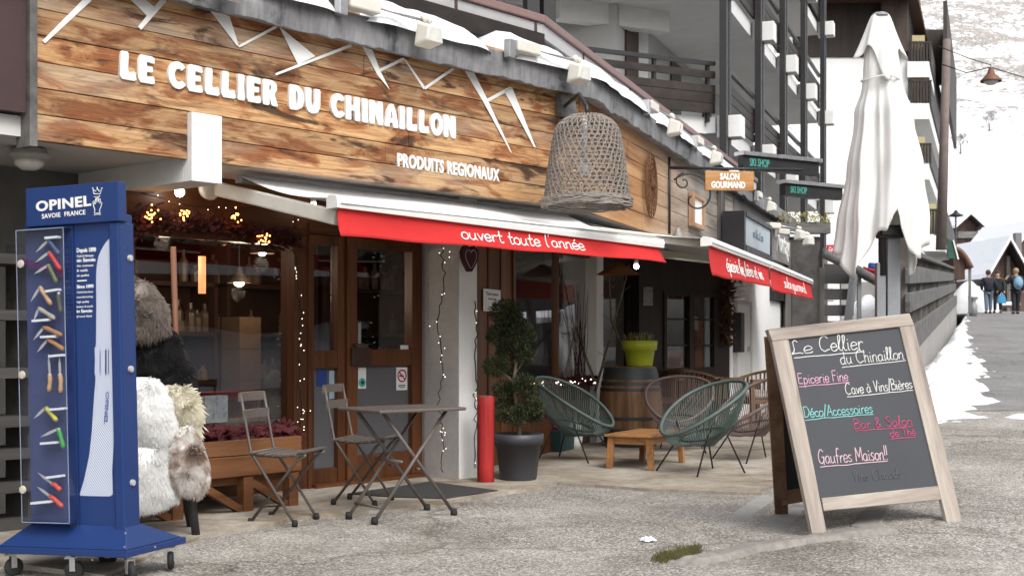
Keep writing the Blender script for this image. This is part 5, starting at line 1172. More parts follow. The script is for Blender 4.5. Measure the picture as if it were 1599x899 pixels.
def make_armchair():
    t = thing('slatted_armchair', '', 'chair', None, 'wooden slatted armchairs')     # faces -y
    for x in (-.29, .29):
        for y in (-.24, .26): MB().box(x - .025, x + .025, y - .025, y + .025, 0, .64 if y < 0 else .60).build('leg', M_['chair_wood'], t, bevel=.004)
    b = MB(); b.box(-.265, .265, -.26, .27, .38, .43); b.build('seat', M_['chair_wood'], t, bevel=.006)
    arc = [V((.33 * math.cos(a), -.28 + .0, .67)) if False else V((.34 * math.cos(a), .0 + .31 * max(0, math.sin(a)) - (.28 if math.sin(a) < .02 else 0), .68 + .10 * max(0, math.sin(a)))) for a in lin(0, math.pi, 21)]
    arc = [V((.33, -.28, .66))] + [V((.33 * math.cos(a), .02 + .29 * math.sin(a), .67 + .10 * math.sin(a))) for a in lin(0.02, math.pi - .02, 19)] + [V((-.33, -.28, .66))]
    b = MB()
    for i in range(len(arc) - 1): b.bar(arc[i], arc[i + 1] + (arc[i + 1] - arc[i]).normalized() * .004, .06, .03)
    b.build('top_rail', M_['chair_wood'], t)
    for i in range(1, 19, 1):
        a = arc[i] if i < len(arc) else arc[-1]; MB().bar((a.x * .93, a.y * .96, .40), (a.x, a.y, a.z - .015), .032, .014, V((-a.y, a.x, 0)) if abs(a.x) < .3 else V((0, 1, 0))).build('back_slat', M_['chair_wood'], t)
    return t
ac = make_armchair()
p = G(1168, 690); place(ac, (2.95, 15.6, .022), R(-65), 'wooden slatted armchair in front of the white wall, beside the edge-on string chair')
place(copy_tree(ac), (2.25, 16.2, .022), R(150), 'wooden slatted armchair in shade below the small-paned window')
place(copy_tree(ac), (1.78, 15.9, .022), R(-20), 'wooden slatted armchair half hidden behind the wine barrel')
fur_th = cloth('pale_fleece_cushion', (.45, .41, .36), .2)
b = MB(); b.sphere((2.95, 15.55, .50), .20, 14, (1, 1, .35)); o = b.build('cushion', fur_th, None, True); tag(o, 'pale fleece cushion on the wooden armchair in front of the white wall', 'cushion')
# ------------------------------------------------------------------ sheepskins on a stool rack
fr = thing('fur_rack', 'dark splayed-leg stand under the pile of sheepskins', 'stand', V((-1.98, 7.55, 0)))
for (dx, dy, tx_, ty_) in ((.135, -.06, .06, .0), (-.25, -.08, -.12, 0), (.02, .28, 0, .1)): MB().tube([(dx, dy, .0), (tx_, ty_, .45)], [.024, .028], 10).build('leg', M_['black_metal'], fr, True)
MB().box(-.26, .14, -.05, .18, .44, .50).build('seat', M_['dark_wood'], fr); MB().box(-.26, -.20, .12, .18, .50, 1.45).build('back_post', M_['dark_wood'], fr)
MB().tube([(-.02, .14, .50), (-.06, .16, 1.72)], .018, 8).build('pole', wood('reddish_pole', [(.12, .05, .03), (.2, .09, .05)], 'Z'), fr, True)
def pelt(name, outline, Y, mat, label, depth=.10, n=7000, L=.045, seed=1, droop=.6, offs=0, tuf=1.3):
    rn = random.Random(seed); pts = [P(x, y, Y) for x, y in outline]; c = sum(pts, V()) / len(pts)
    xs = [p.x for p in pts]; zs = [p.z for p in pts]
    def inside(x, z):
        r = False; j = len(pts) - 1
        for i in range(len(pts)):
            if (pts[i].z > z) != (pts[j].z > z) and x < (pts[j].x - pts[i].x) * (z - pts[i].z) / (pts[j].z - pts[i].z) + pts[i].x: r = not r
            j = i
        return r
    def edge(x, z):
        m = 9
        for i in range(len(pts)):
            a, b2 = pts[i], pts[(i + 1) % len(pts)]; dx, dz = b2.x - a.x, b2.z - a.z; t = max(0, min(1, ((x - a.x) * dx + (z - a.z) * dz) / (dx * dx + dz * dz + 1e-9))); m = min(m, math.hypot(x - a.x - dx * t, z - a.z - dz * t))
        return m
    root = thing(name, label, 'sheepskin', c)
    # body: closed puffed sheet
    g_ = 26; b = MB(); rad = min(max(xs) - min(xs), max(zs) - min(zs)) / 2
    def front(x, z): e = min(1, edge(x, z) / (rad * .9)); return Y - depth * math.sqrt(max(0, 1 - (1 - e) ** 2)) * (1 + .25 * noise.noise(V((x * 6, z * 6, seed)))) - .01
    ring_ = []
    for k in range(6):
        s_ = [1, .93, .8, .6, .35, .12][k]; ring_.append([c + (p - c) * s_ for p in chaik3(pts)])
    m = len(ring_[0]); vs, fs = [], []
    for k in range(6):
        for p in ring_[k]: vs.append(V((p.x, front(p.x, p.z) if k else Y, p.z)))
    for k in range(5):
        for i in range(m): fs.append((k * m + i, k * m + (i + 1) % m, (k + 1) * m + (i + 1) % m, (k + 1) * m + i))
    fs.append(tuple(5 * m + i for i in range(m))); nb = len(vs)
    for i in range(m): vs.append(V((vs[i].x, Y + .05, vs[i].z)))
    for i in range(m): fs.append((nb + i, nb + (i + 1) % m, (i + 1) % m, i))
    fs.append(tuple(nb + i for i in range(m - 1, -1, -1)))
    b.add(vs, fs); b.build('hide', mat, root, True, world=True)
    h = MB(); k = 0
    while k < n:
        x, z = rn.uniform(min(xs), max(xs)), rn.uniform(min(zs), max(zs))
        if not inside(x, z): continue
        k += 1; y = front(x, z); e = .004; gx_ = (front(x + e, z) - front(x - e, z)) / (2 * e); gz_ = (front(x, z + e) - front(x, z - e)) / (2 * e)
        nn = V((gx_, -1, gz_)); nn = V((max(-3, min(3, nn.x)), -1, max(-3, min(3, nn.z)))).normalized(); tuft = V((noise.noise(V((x * 14, z * 14, 1 + seed))), 0, noise.noise(V((x * 14, z * 14, 7 + seed))))) * tuf
        d = (nn * .9 + tuft + V((0, 0, -droop)) + V((rn.gauss(0, .22), rn.gauss(0, .22), rn.gauss(0, .22)))).normalized() * L * rn.uniform(.6, 1.25); s_ = d.cross(V((0, 1, 0)));
        s_ = (s_.normalized() if s_.length > 1e-4 else V((1, 0, 0))) * .0035; q = V((x, y + .004, z))
        h.add([q - s_, q + s_, q + d * .6 + s_ * .5 + V((0, 0, -.006)), q + d + V((0, 0, -.018))], [(0, 1, 2), (0, 2, 3)])
    h.build('fleece', mat, root, world=True)
def chaik3(pts):
    for _ in range(2):
        q = []
        for i in range(len(pts)): a, b2 = pts[i], pts[(i + 1) % len(pts)]; q += [a.lerp(b2, .25), a.lerp(b2, .75)]
        pts = q
    return pts
pelt('sheepskin', [(160, 470), (200, 432), (235, 440), (262, 478), (268, 512), (240, 528), (205, 530), (165, 530)], 7.62, M_['fur_grey'], 'grey-brown sheepskin cushion on top of the pile', .14, 6000, .04, 1)
pelt('sheepskin', [(160, 528), (240, 522), (275, 512), (292, 560), (310, 608), (290, 622), (160, 620)], 7.72, M_['fur_black'], 'black long-haired sheepskin behind the pile', .12, 6000, .05, 2)
pelt('sheepskin', [(262, 600), (296, 604), (314, 630), (316, 662), (306, 690), (282, 680), (262, 650)], 7.60, M_['fur_cream'], 'cream shaggy sheepskin at the right of the pile', .10, 4500, .05, 3)
pelt('sheepskin', [(150, 600), (205, 588), (248, 590), (272, 630), (280, 672), (262, 700), (205, 694), (150, 690)], 7.50, M_['fur_white'], 'upper bright white sheepskin of the pile', .14, 14000, .030, 4, 1.0, 0, 1.0)
pelt('sheepskin', [(282, 668), (300, 664), (318, 700), (331, 745), (312, 770), (282, 765), (268, 740), (270, 700)], 7.46, M_['fur_mottled'], 'small mottled brown and white skin hanging low on the pile', .08, 4500, .035, 5)
pelt('sheepskin', [(150, 690), (205, 686), (262, 690), (274, 735), (282, 775), (250, 790), (208, 798), (150, 800)], 7.48, M_['fur_white'], 'lower bright white sheepskin of the pile', .13, 14000, .030, 6, 1.0, 0, 1.0)

# ------------------------------------------------------------------ blue knife display stand
SM = frame(V((-2.124, 6.2, .0)), R(-20), R(-1.5)); st_ = thing('display_stand', 'tall blue wheeled knife display stand with a big white knife printed on it', 'display stand', SM)
S = lambda px, py, y=0: on(SM, px, py, 1, y)
xl, xr = S(42, 600).x, S(190, 600).x; zt_, zh, zb_ = S(188, 283).z, S(120, 350).z, .235
b = MB(); b.box(xl, xr, .012, .112, zb_, zh + .04); b.build('column', M_['blue'], st_, bevel=.006)
xh0, xh1 = S(43, 315).x, S(188, 315).x
hb_ = MB().box(xh0, xh1, -.012, .05, zh, zt_).build('header_board', M_['blue'], st_, bevel=.004)
MB().box(xr - .055, xr + .004, .0, .118, zb_, zh + .0).build('edge_profile', M_['blue'], st_, bevel=.008)
MB().box(S(104, 600).x, S(118, 600).x, .002, .011, zb_, zh).build('edge_profile', M_['blue_dark'], st_, bevel=.004)
# base: skirt and plate
bpz = .135; x0, x1 = xl - .17, xr + .055
b = MB(); b.box(x0, x1, -.06, .42, bpz - .012, bpz + .022); b.build('base_plate', M_['blue'], st_, bevel=.004)
b = MB(); b.hexa([V(q) for q in ((x0 + .02, -.05, bpz + .023), (x1 - .01, -.05, bpz + .023), (x1 - .01, .40, bpz + .023), (x0 + .02, .40, bpz + .023), (xl, .008, .262), (xr + .002, .008, .262), (xr + .002, .12, .262), (xl, .12, .262))]); b.build('skirt', M_['blue'], st_, bevel=.003)
def castor(x, y, rot):
    cM = Matrix.Translation((x, y, 0)) @ Matrix.Rotation(rot, 4, 'Z'); b = MB()
    b.lathe([(.018, -.012), (.040, -.014), (.046, -.006), (.046, .006), (.040, .014), (.018, .012)], 20, cM @ V((.022, 0, .048)), cM.to_3x3().to_4x4() @ Matrix.Rotation(R(90), 4, 'X')); w_ = b.build('castor', M_['rubber'], st_, True)
    b = MB(); b.box(.005, .032, -.020, -.016, .045, .105, cM).box(.005, .032, .016, .020, .045, .105, cM).box(-.018, .03, -.020, .020, .105, .113, cM).box(-.012, .012, -.012, .012, .113, .122, cM); b.build('fork', M_['steel'], w_)
castor(x1 - .03, -.01, R(-30)); castor((x0 + x1) / 2 + .03, -.02, R(20)); castor((x0 + x1) / 2 - .03, .38, R(200)); castor(x0 + .05, -.01, R(60)); castor(x1 - .05, .36, R(-60))
for (px, py) in ((196, 832), (196, 853), (244, 853), (146, 873), (38, 872)): 
    q = S(px, py, -.055); MB().lathe([(.001, 0), (.005, 0), (.004, .003), (.001, .0035)], 8, (q.x, -.0605 if py > 850 else -.052, q.z), Matrix.Rotation(R(90), 4, 'X')).build('screw', M_['steel'], st_)
# header lettering and emblem
yf = -.0125
s2 = lambda px, py: S(px, py, yf)
text_part('lettering', 'OPINEL', M_['white_letter'], st_, s2(57, 330), s2(143, 320.5), .047, (0, -1, 0), bold=.035, ext=.0015, spacing=1.08)
text_part('lettering', 'SAVOIE  FRANCE', M_['white_letter'], st_, s2(66, 341.5), s2(134, 334.5), .022, (0, -1, 0), bold=.02, ext=.0012, spacing=1.1)
em = MB(); E_ = lambda x, y: s2(x, y) + V((0, -.001, 0))
em.tube([E_(x, y) for x, y in ((146, 295), (147.5, 303), (157, 303), (159.5, 295), (156, 299), (152.5, 294.5), (149.5, 299))], .0022, 4, True); em.tube([E_(147.5, 307), E_(152, 308), E_(157, 306)], .0022, 4)
for x, y in ((145.5, 294), (152.5, 293), (160, 294)): em.sphere(E_(x, y), .0035, 6)
em.build('crown_emblem', M_['white_letter'], st_)
em = MB(); em.tube([E_(x, y) for x, y in ((148, 333), (149, 328), (147, 322), (146, 315), (147.6, 314), (149.3, 319), (149.8, 310), (151.3, 309), (152, 316), (152.6, 307.5), (154.2, 307.5), (154.4, 316), (156, 310), (157.2, 311), (156.8, 318), (158.5, 316), (160, 317), (157.5, 325), (156, 328), (157, 333))], .0020, 4, True); em.tube([E_(147.5, 336), E_(152, 334.5), E_(158, 335)], .002, 4); em.build('hand_emblem', M_['white_letter'], st_)
# knife print
yk = .0105; kp = lambda px, py: S(px, py, yk)
KO = [(174, 369), (166, 378), (159, 389), (154, 401), (151.5, 415), (150.5, 433), (151, 480), (150.5, 540), (148, 543), (149, 560), (148, 584), (150, 588), (147, 625), (144, 672), (140, 710), (132, 748), (125, 771), (127, 773.5), (172, 774.5), (176.5, 771), (175.5, 735), (178, 690), (182, 645), (184.5, 600), (184, 586), (186.5, 566), (184, 543), (182, 540), (180.5, 470), (178, 415), (175.5, 380)]
b = MB(); b.poly([kp(*q) for q in KO], (0, .0009, 0)); kpr = b.build('knife_print', M_['hatch'], st_)
b = MB()
for (x, y0, y1) in ((157, 546, 584), (166, 545, 585), (170, 545, 585)):
    b.bar(kp(x, y0) + V((0, -.001, 0)), kp(x, y1) + V((0, -.001, 0)), .008 if x == 166 else .004, .0006, V((0, 1, 0)))
b.build('collar_print', M_['blue_dark'], kpr)
text_part('lettering', 'OPINEL', plain('blue_print', (.03, .07, .24), .5), kpr, kp(166, 611) + V((0, -.0008, 0)), kp(163, 662) + V((0, -.0008, 0)), .020, (0, -1, 0), bold=.02, ext=.0006)
text_part('lettering', 'OPINEL', plain('blue_print', (.03, .07, .24), .5), kpr, kp(177, 425) + V((0, -.0008, 0)), kp(177, 450) + V((0, -.0008, 0)), .010, (0, -1, 0), bold=.02, ext=.0006)
yl = 393
for k, (tx_, w_, h_) in enumerate((('Depuis 1890', 30, .020), ('Opinel fabrique', 26, .011), ('en Savoie', 29, .018), ('des couteaux', 26, .011), ('& outils', 17, .013), ('de qualité', 19, .011), ('', 0, 0), ('Since 1890', 26, .016), ('Opinel has been', 25, .010), ('manufacturing', 25, .010), ('high quality', 19, .010), ('knives & tools', 25, .011), ('in Savoie', 24, .015), ('(French Alps)', 23, .010))):
    y = 394 + k * 7.6 + (3 if k > 6 else 0)
    if not tx_: b = MB(); b.bar(kp(121, y - 1), kp(136, y - 2), .006, .001, V((0, 1, 0))); b.build('rule', M_['white_letter'], st_); continue
    text_part('lettering', tx_, M_['white_letter'], st_, kp(120.5, y), kp(120.5 + w_, y - .05 * w_), h_, (0, -1, 0), bold=.025 if h_ > .014 else .0, ext=.0008)
# acrylic case with knives
cx0, cx1 = S(31, 600, -.056).x, S(105, 600, -.056).x; cz0, cz1 = S(68, 816, -.056).z, S(68, 357, -.056).z
case = MB().box(cx0 + .004, cx1 - .004, .003, .011, cz0, cz1).build('case_back', M_['navy'], st_)
b = MB(); b.box(cx0, cx1, -.056, -.052, cz0, cz1); cf = b.build('case_front', M_['acrylic'], st_)
b = MB(); b.box(cx0, cx0 + .004, -.0515, .002, cz0, cz1); b.box(cx1 - .004, cx1, -.0515, .002, cz0, cz1); b.build('case_side', M_['acrylic'], st_)
b = MB(); rim_m = plain('acrylic_edge', (.24, .28, .36), .3)
for x in (cx0 - .002, cx1 - .003): b.box(x, x + .003, -.059, -.0565, cz0, cz1)
b.box(cx0, cx1, -.059, -.0565, cz1 - .003, cz1 + .001).box(cx0, cx1, -.059, -.0565, cz0, cz0 + .004); b.build('case_edge', rim_m, st_)
b = MB(); b.box(cx0, cx1, -.0515, .002, cz1 - .004, cz1 + .004).box(cx0, cx1, -.0515, .002, cz0 - .003, cz0 + .004); b.build('case_cap', M_['blue_dark'], st_)
yk = -.035
for (px, py) in ((33, 412), (35, 585), (36, 764)): q = S(px, py, -.061); MB().lathe([(.001, 0), (.020, 0), (.018, .006), (.001, .008)], 14, (q.x, -.060, q.z), Matrix.Rotation(R(90), 4, 'X')).build('latch', plain('beige_latch', (.48, .44, .37), .5), st_)
for (px, py) in ((203, 403), (204, 576), (207, 753)): q = on(SM, px, py, 0, xr + .006); MB().lathe([(.001, 0), (.016, 0), (.015, .012), (.001, .014)], 12, (xr + .004, q.y, q.z), Matrix.Rotation(R(90), 4, 'Y')).build('latch', plain('grey_latch', (.42, .42, .42), .5), st_)
for (x0_, y0_, x1_, y1_) in ((73, 372, 93, 370), (74, 455, 93, 452), (53, 501, 78, 499), (66, 526, 89, 525), (79, 556, 100, 554), (81, 639, 103, 637), (66, 692, 91, 690), (75, 745, 99, 742), (51, 785, 83, 782)):
    b = MB(); b.bar(kp(x0_, y0_), kp(x1_, y1_), .03, .011); b.build('shelf_tab', M_['white_plastic'], st_)
MB().bar(S(34, 408, -.03), S(100, 428, -.02), .004, .035).build('ribbon', plain('purple_ribbon', (.07, .012, .075), .7), st_)
b = None
def knife(piv, tip, end, hc_, label, w_=.011):
    t = thing('pocket_knife', label, 'knife', SM @ kp(*piv), 'open pocket knives in the display case'); a, e, c = kp(*piv), kp(*tip), kp(*end)
    up = V((0, 1, 0)); t.matrix_world = SM @ Matrix.Translation(a); MW[t.name] = t.matrix_world.copy(); d = e - a; n_ = up.cross(d).normalized()
    b = MB(); b.poly([-n_ * .006, d * .6 - n_ * .0065, d, d * .55 + n_ * .007, n_ * .007], up * .0015); b.build('blade', M_['blade'], t)
    h_ = c - a; b = MB(); m = 9; pr = [.0095, .0112, .0118, .0112, .0105, .011, .0122, .0118, .0075]; b.tube([h_ * (i / (m - 1)) + n_ * .003 * math.sin(i * .6) for i in range(m)], [r * w_ / .011 for r in pr], 8); b.build('handle', hc_, t, True)
    b = MB(); b.tube([h_ * -.03, h_ * .12], .0098 * w_ / .011, 10); b.build('collar', M_['steel'], t, True)
M_['blade'] = plain('satin_blade', (.52, .50, .46), .4, .3, .1)
hc = {k: plain(k + '_handle_lacquer', v, .45, 0, .1) for k, v in dict(navy=(.05, .07, .16), red=(.50, .03, .035), olive=(.10, .12, .05), beech=(.48, .28, .14), pale=(.36, .33, .25), oak=(.36, .18, .07), yellow=(.45, .42, .06), green=(.05, .28, .06), scarlet=(.58, .07, .05), dark=(.09, .08, .06)).items()}
for a in (((76, 375), (56, 394), (93, 397), 'navy', 'open folding knife with navy handle, topmost in the case'), ((77, 394), (55, 410), (95, 421), 'red', 'open folding knife with bright red handle on the purple ribbon'), ((76, 414), (53, 428), (89, 441), 'olive', 'open folding knife with olive handle just below the purple ribbon'),
          ((63, 448), (48, 471), (80, 475), 'beech', 'open knife with pale beech handle under the olive one'), ((92, 457), (91, 459), (95, 489), 'dark', 'closed dark knife hanging at the right edge of the case'), ((61, 481), (53, 500), (86, 497), 'pale', 'open knife with grey-beige handle forming a triangle with its tab'),
          ((69, 511), (52, 531), (97, 523), 'oak', 'open knife with dotted orange oak handle, upper of two alike'), ((75, 530), (58, 550), (100, 545), 'oak', 'open knife with dotted orange oak handle, lower of two alike'),
          ((78, 584), (76, 552), (78, 611), 'beech', 'upright knife with straight beech handle, left of two hanging side by side'), ((94, 584), (93, 556), (96, 613), 'beech', 'upright knife with straight beech handle, right of two hanging side by side'),
          ((72, 636), (53, 653), (89, 656), 'yellow', 'open folding knife with yellow handle'), ((92, 669), (63, 682), (100, 699), 'green', 'open folding knife with green handle'),
          ((82, 755), (59, 737), (96, 764), 'scarlet', 'slim knife with scarlet handle, upper of the two lowest'), ((78, 774), (58, 759), (99, 790), 'scarlet', 'slim knife with scarlet handle, lowest in the case')):
    knife(a[0], a[1], a[2], hc[a[3]], a[4])

# ------------------------------------------------------------------ chalkboard on an easel frame
af = G(1281, 836); AB = frame(V((af.x, af.y, af.z + .0)), R(18), R(-5.6), R(-12)); ab = thing('chalkboard', 'wooden A-frame chalkboard with handwritten chalk menu standing on the paving', 'chalkboard', AB)
A = lambda px, py, y=0: on(AB, px, py, 1, y)
tl, tr, bl_, br2 = A(1200, 514), A(1421, 490), A(1281, 838), A(1492, 816)
Hh = (tl.z + tr.z) / 2; xL0, xL1 = -.02, A(1250, 600).x
xR1 = A(1503, 814).x; lw = .105
tlx, trx = A(1199, 516).x, A(1421, 490).x
def leg(x0, x1, xt0, xt1, z0, z1, name='upright'): b = MB(); b.hexa([V(q) for q in ((x0, 0, z0), (x1, 0, z0), (x1, .035, z0), (x0, .035, z0), (xt0, 0, z1), (xt1, 0, z1), (xt1, .035, z1), (xt0, .035, z1))]); return b.build(name, M_['board_wood'], ab, bevel=.004)
xl0, xl1, xr0, xr1 = A(1270, 838).x, A(1293, 836).x, A(1480, 817).x, A(1504, 814).x
ul0, ul1, ur0, ur1 = A(1206, 532).x, A(1232, 530).x, A(1405, 509).x, A(1428, 507).x
zt1, zt0 = A(1310, 502).z, A(1310, 522).z
zl = lambda px, py: A(px, py).z
leg(xl0, xl1, ul0, ul1, zl(1281, 838), zl(1218, 531)); leg(xr0, xr1, ur0, ur1, zl(1492, 816), zl(1416, 508))
def quadbar(p, name, dy=.034, y=.001): b = MB(); b.poly([A(*q) + V((0, y, 0)) for q in p], (0, dy, 0)); return b.build(name, M_['board_wood_h'], ab, bevel=.004)
quadbar([(1206, 532.5), (1199, 514), (1420.5, 489), (1428, 507.5)], 'top_rail', .042, -.004)
quadbar([(1284, 777), (1287.5, 797), (1476, 779), (1470, 757.5)], 'bottom_rail', .030, .004)
b = MB(); b.poly([A(*q) + V((0, .012, 0)) for q in ((1226, 529), (1408, 509), (1473, 762), (1284, 780))], (0, .012, 0)); slate = b.build('slate', M_['chalk_black'], ab)
# back frame hinged at the top, legs to the ground behind
RB = M_['board_back']; hinge0, hinge1 = AB @ V((ul0 + .03, .05, zt1 - .04)), AB @ V((ur1 - .03, .05, zt1 - .04))
f0 = G(1221, 803); f1 = f0 + (V(((AB.to_3x3() @ V((1, 0, 0))).x, (AB.to_3x3() @ V((1, 0, 0))).y, 0)).normalized() * (xr1 - xl0 - .05)) ; f1 = V((f1.x, f1.y, ground_h(f1.x, f1.y)))
for a, c in ((hinge0, f0), (hinge1, f1)): MB().bar(a, c, .085, .03, V((0, 1, .2))).build('back_leg', RB, ab, world=True, bevel=.004)
b = MB(); b.bar(f0.lerp(hinge0, .10), f1.lerp(hinge1, .10), .03, .09); b.build('back_rail', RB, ab, world=True)
b = MB(); p = [hinge0.lerp(f0, .06), hinge1.lerp(f1, .06), hinge1.lerp(f1, .86), hinge0.lerp(f0, .86)]; b.poly(p, V((.0, .012, 0))); b.build('back_slate', M_['dark_paint'], ab, world=True)
CH = lambda px, py: A(px, py, .012)
chalk = {k: plain(k + '_chalk', v, .9, 0, .15, 60) for k, v in dict(white=(.62, .62, .60), pink=(.60, .36, .46), teal=(.22, .52, .50), rose=(.42, .075, .16), blush=(.62, .45, .50), faint=(.095, .10, .108)).items()}
def chalk_line(txt, a, c, h, colr, under=None, r=.0032):
    b = MB(); stroke_text(b, txt, CH(*a), CH(*c), h, (0, -1, 0), r, jitter=.05)
    if under: line_stroke(b, CH(*under[0]), CH(*under[1]), (0, -1, 0), r * .9)
    b.build('chalk_writing', chalk[colr], slate)
chalk_line('Le', (1237, 553.5), (1270, 551), .085, 'white'); chalk_line('Cellier', (1282, 549), (1349, 545), .095, 'white', ((1240, 558.5), (1350, 549.5)), .0036)
chalk_line('du Chinaillon', (1314, 569), (1412, 560), .080, 'white', ((1315, 573.5), (1415, 563)))
chalk_line('Epicerie Fine', (1248, 600), (1325, 594), .068, 'pink', ((1248, 603.5), (1327, 597)))
chalk_line('Cave à Vins/Bières', (1322, 616), (1425, 606), .070, 'white', ((1323, 619.5), (1426, 609)))
chalk_line('Déco/Accessoires', (1256, 652), (1363, 644), .066, 'teal', ((1257, 655.5), (1364, 646.5)))
chalk_line('Bar & Salon', (1335, 670), (1425, 663.5), .062, 'rose', ((1336, 673), (1426, 666))); chalk_line('de Thé', (1391, 682.5), (1430, 679.5), .052, 'rose', ((1391, 685.5), (1430, 682)))
chalk_line('Gaufres Maison!!', (1280, 724), (1386, 717), .085, 'blush', ((1281, 729), (1386, 719)))
chalk_line('Vins Chauds', (1334, 751), (1408, 745), .060, 'faint')
# kerb stones beneath the board, moss, crumbs of snow
def flat(name, pxs, th, mat, label, cat, kind=None, dz=0):
    p = [G(*q) for q in pxs]; n = len(p); b = MB(); b.add([V((q.x, q.y, ground_h(q.x, q.y) + th + dz)) for q in p] + [V((q.x, q.y, ground_h(q.x, q.y) - .05)) for q in p], [tuple(range(n))] + [(i, i + n, (i + 1) % n + n, (i + 1) % n) for i in range(n)])
    o = b.build(name, mat, None, bevel=.012); tag(o, label, cat); 
    if kind: o['kind'] = kind
    return o
kc = [G(*q) for q in ((1052, 884), (1110, 873), (1180, 856), (1250, 846), (1310, 838), (1358, 832), (1392, 826))]
def kerb(u, v):
    f = u * (len(kc) - 1); i = min(len(kc) - 2, int(f)); p = kc[i].lerp(kc[i + 1], f - i); d = (kc[i + 1] - kc[i]).normalized(); n_ = V((-d.y, d.x, 0)).normalized(); wd = .085 + .03 * noise.noise(V((u * 9, 0, 2))) + .015 * noise.noise(V((u * 31, v * 2, 2)))
    q = p + n_ * ((v - .5) * 2 * wd) + n_ * .02 * noise.noise(V((u * 6, 3, 0))); e = min(1, 6 * v, 4 * (1 - v), 14 * u, 14 * (1 - u))
    return V((q.x, q.y, ground_h(q.x, q.y) - .012 + .042 * max(0, e) ** .6 + .008 * noise.noise(V((u * 18, v * 4, 7)))))
o = MB().grid(kerb, lin(0, 1, 90), lin(0, 1, 12)).build('kerb_stone', M_['stone'], None, True); tag(o, 'long worn kerb stone set in the paving in front of the chalkboard', 'kerb')
flat('drain_slab', [(1328, 822), (1370, 775), (1402, 770), (1372, 828)], .010, M_['stone'], 'short pale stone slab lying under the chalkboard', 'slab')
flat('concrete_strip', [(1115, 820), (1190, 770), (1212, 778), (1150, 822)], .005, M_['concrete'], 'pale concrete strip in the paving left of the chalkboard', 'strip')
flat('concrete_patch', [(1190, 818), (1215, 795), (1258, 792), (1230, 832)], .006, M_['concrete'], 'pale concrete patch under the rear leg of the chalkboard', 'patch')
b = MB(); rn = random.Random(9)
for k in range(1500):
    f = rn.random(); q = G(1026 + 66 * f + rn.gauss(0, 4), 873 - 15 * f + rn.gauss(0, 2.2 + 2.5 * math.sin(f * 9) ** 2)); c = V((q.x, q.y, ground_h(q.x, q.y))); a = V((rn.gauss(0, .5), rn.gauss(0, .5), 1)).normalized() * rn.uniform(.012, .035); s_ = a.orthogonal().normalized() * .004; b.add([c - s_, c + s_, c + a], [(0, 1, 2)])
o = b.build('moss', M_['moss'], None); tag(o, 'clump of yellowish moss at the end of the worn kerb stone', 'moss', kind='stuff')
p = G(1013, 843); b = MB(); b.grid(lambda a, r: V((p.x + (.042 + .03 * noise.noise(V((math.cos(a) * 2, math.sin(a) * 2, 4)))) * r * math.cos(a) * 1.2, p.y + .05 * r * math.sin(a), .02 * (1 - r ** 3) + .012 * noise.noise(V((r * math.cos(a) * 3, r * math.sin(a) * 3, 1))))), lin(0, 2 * math.pi, 24), lin(0, 1, 6)); o = b.build('snow_crumb', M_['snow'], None, True); tag(o, 'small crumb of snow on the paving left of the mossy kerb', 'snow')
# ------------------------------------------------------------------ parasol
px_ = V((1375 - 800, 0, 0)) / 2000 * 12; pb = V((px_.x, 12.0, ground_h(px_.x, 12.0))); um = 12 / 2000
par = thing('parasol', 'closed off-white parasol tied round its pole beside the timber fence', 'parasol', pb)
zz = lambda y: EYE.z - (y - HY) * um - pb.z
def prof(y, tab):
    for (a, ra), (b2, rb) in zip(tab[:-1], tab[1:]):
        if a <= y <= b2: f = (y - a) / (b2 - a); f = f * f * (3 - 2 * f); return ra + (rb - ra) * f
    return tab[-1][1]
TAB = [(40, 17), (75, 25), (118, 29), (135, 31), (180, 42), (270, 54), (350, 64), (440, 70)]
def canopy(th, v):
    ph = th + .10 * math.sin(2.3 * v + th * 2); cr = lambda k, a: 1 - 2 * abs(math.sin(k * ph / 2 + a)) ** .8
    fold = .55 * cr(8, .3) + .35 * math.cos(5 * ph + 2.0) + .28 * cr(14, 1.1) * v + .12 * cr(23, .4 + v)
    tipk = .5 + .5 * math.cos(4 * (th - .6)) ; hem = 376 + 40 * tipk + 20 * math.sin(2 * th + 1.1) + 6 * math.sin(7 * th)
    if abs(((th - 4.95 + math.pi) % (2 * math.pi)) - math.pi) < .34: hem -= 46 * math.cos((((th - 4.95 + math.pi) % (2 * math.pi)) - math.pi) / .34 * math.pi / 2)
    y = 45 + (hem - 45) * v; r = prof(y, TAB) * um
    amp = .10 + .20 * sstep(.05, .55, v) - .12 * sstep(.10, .2, v) * (1 - sstep(.22, .34, v)); r *= 1 + .78 * amp * fold + .05 * math.sin(13 * th + 6 * v) * v
    off = V((.03 * math.sin(3 * v) - .12 * v * um * 0, 0, 0)); x = r * math.cos(th); yy = r * math.sin(th) * .85
    return V((x, yy, zz(y))) + off
b = MB().grid(lambda v, th: canopy(th, v), lin(0, 1, 46), lin(0, 2 * math.pi, 145)[:-1], wrap=True); cp = b.build('canopy', M_['parasol'], par, True); m = cp.modifiers.new('solid', 'SOLIDIFY'); m.thickness = .004
def hood(th, v):
    tip_ = .5 + .5 * math.cos(4 * (th - .1)); hem = 74 + 22 * tip_ + 40 * max(0, math.cos(th - 4.75)) ** 6; y = 24 + (hem - 24) * v
    r = (9 + 21 * v ** .55 + 9 * tip_ * v ** 2) * um * (1 + .12 * v * math.cos(8 * th)); return V((r * math.cos(th), r * math.sin(th) * .85, zz(y) + .02))
b = MB().grid(lambda v, th: hood(th, v), lin(0, 1, 16), lin(0, 2 * math.pi, 97)[:-1], wrap=True); hd2 = b.build('vent_hood', M_['parasol'], par, True); hd2.modifiers.new('solid', 'SOLIDIFY').thickness = .004
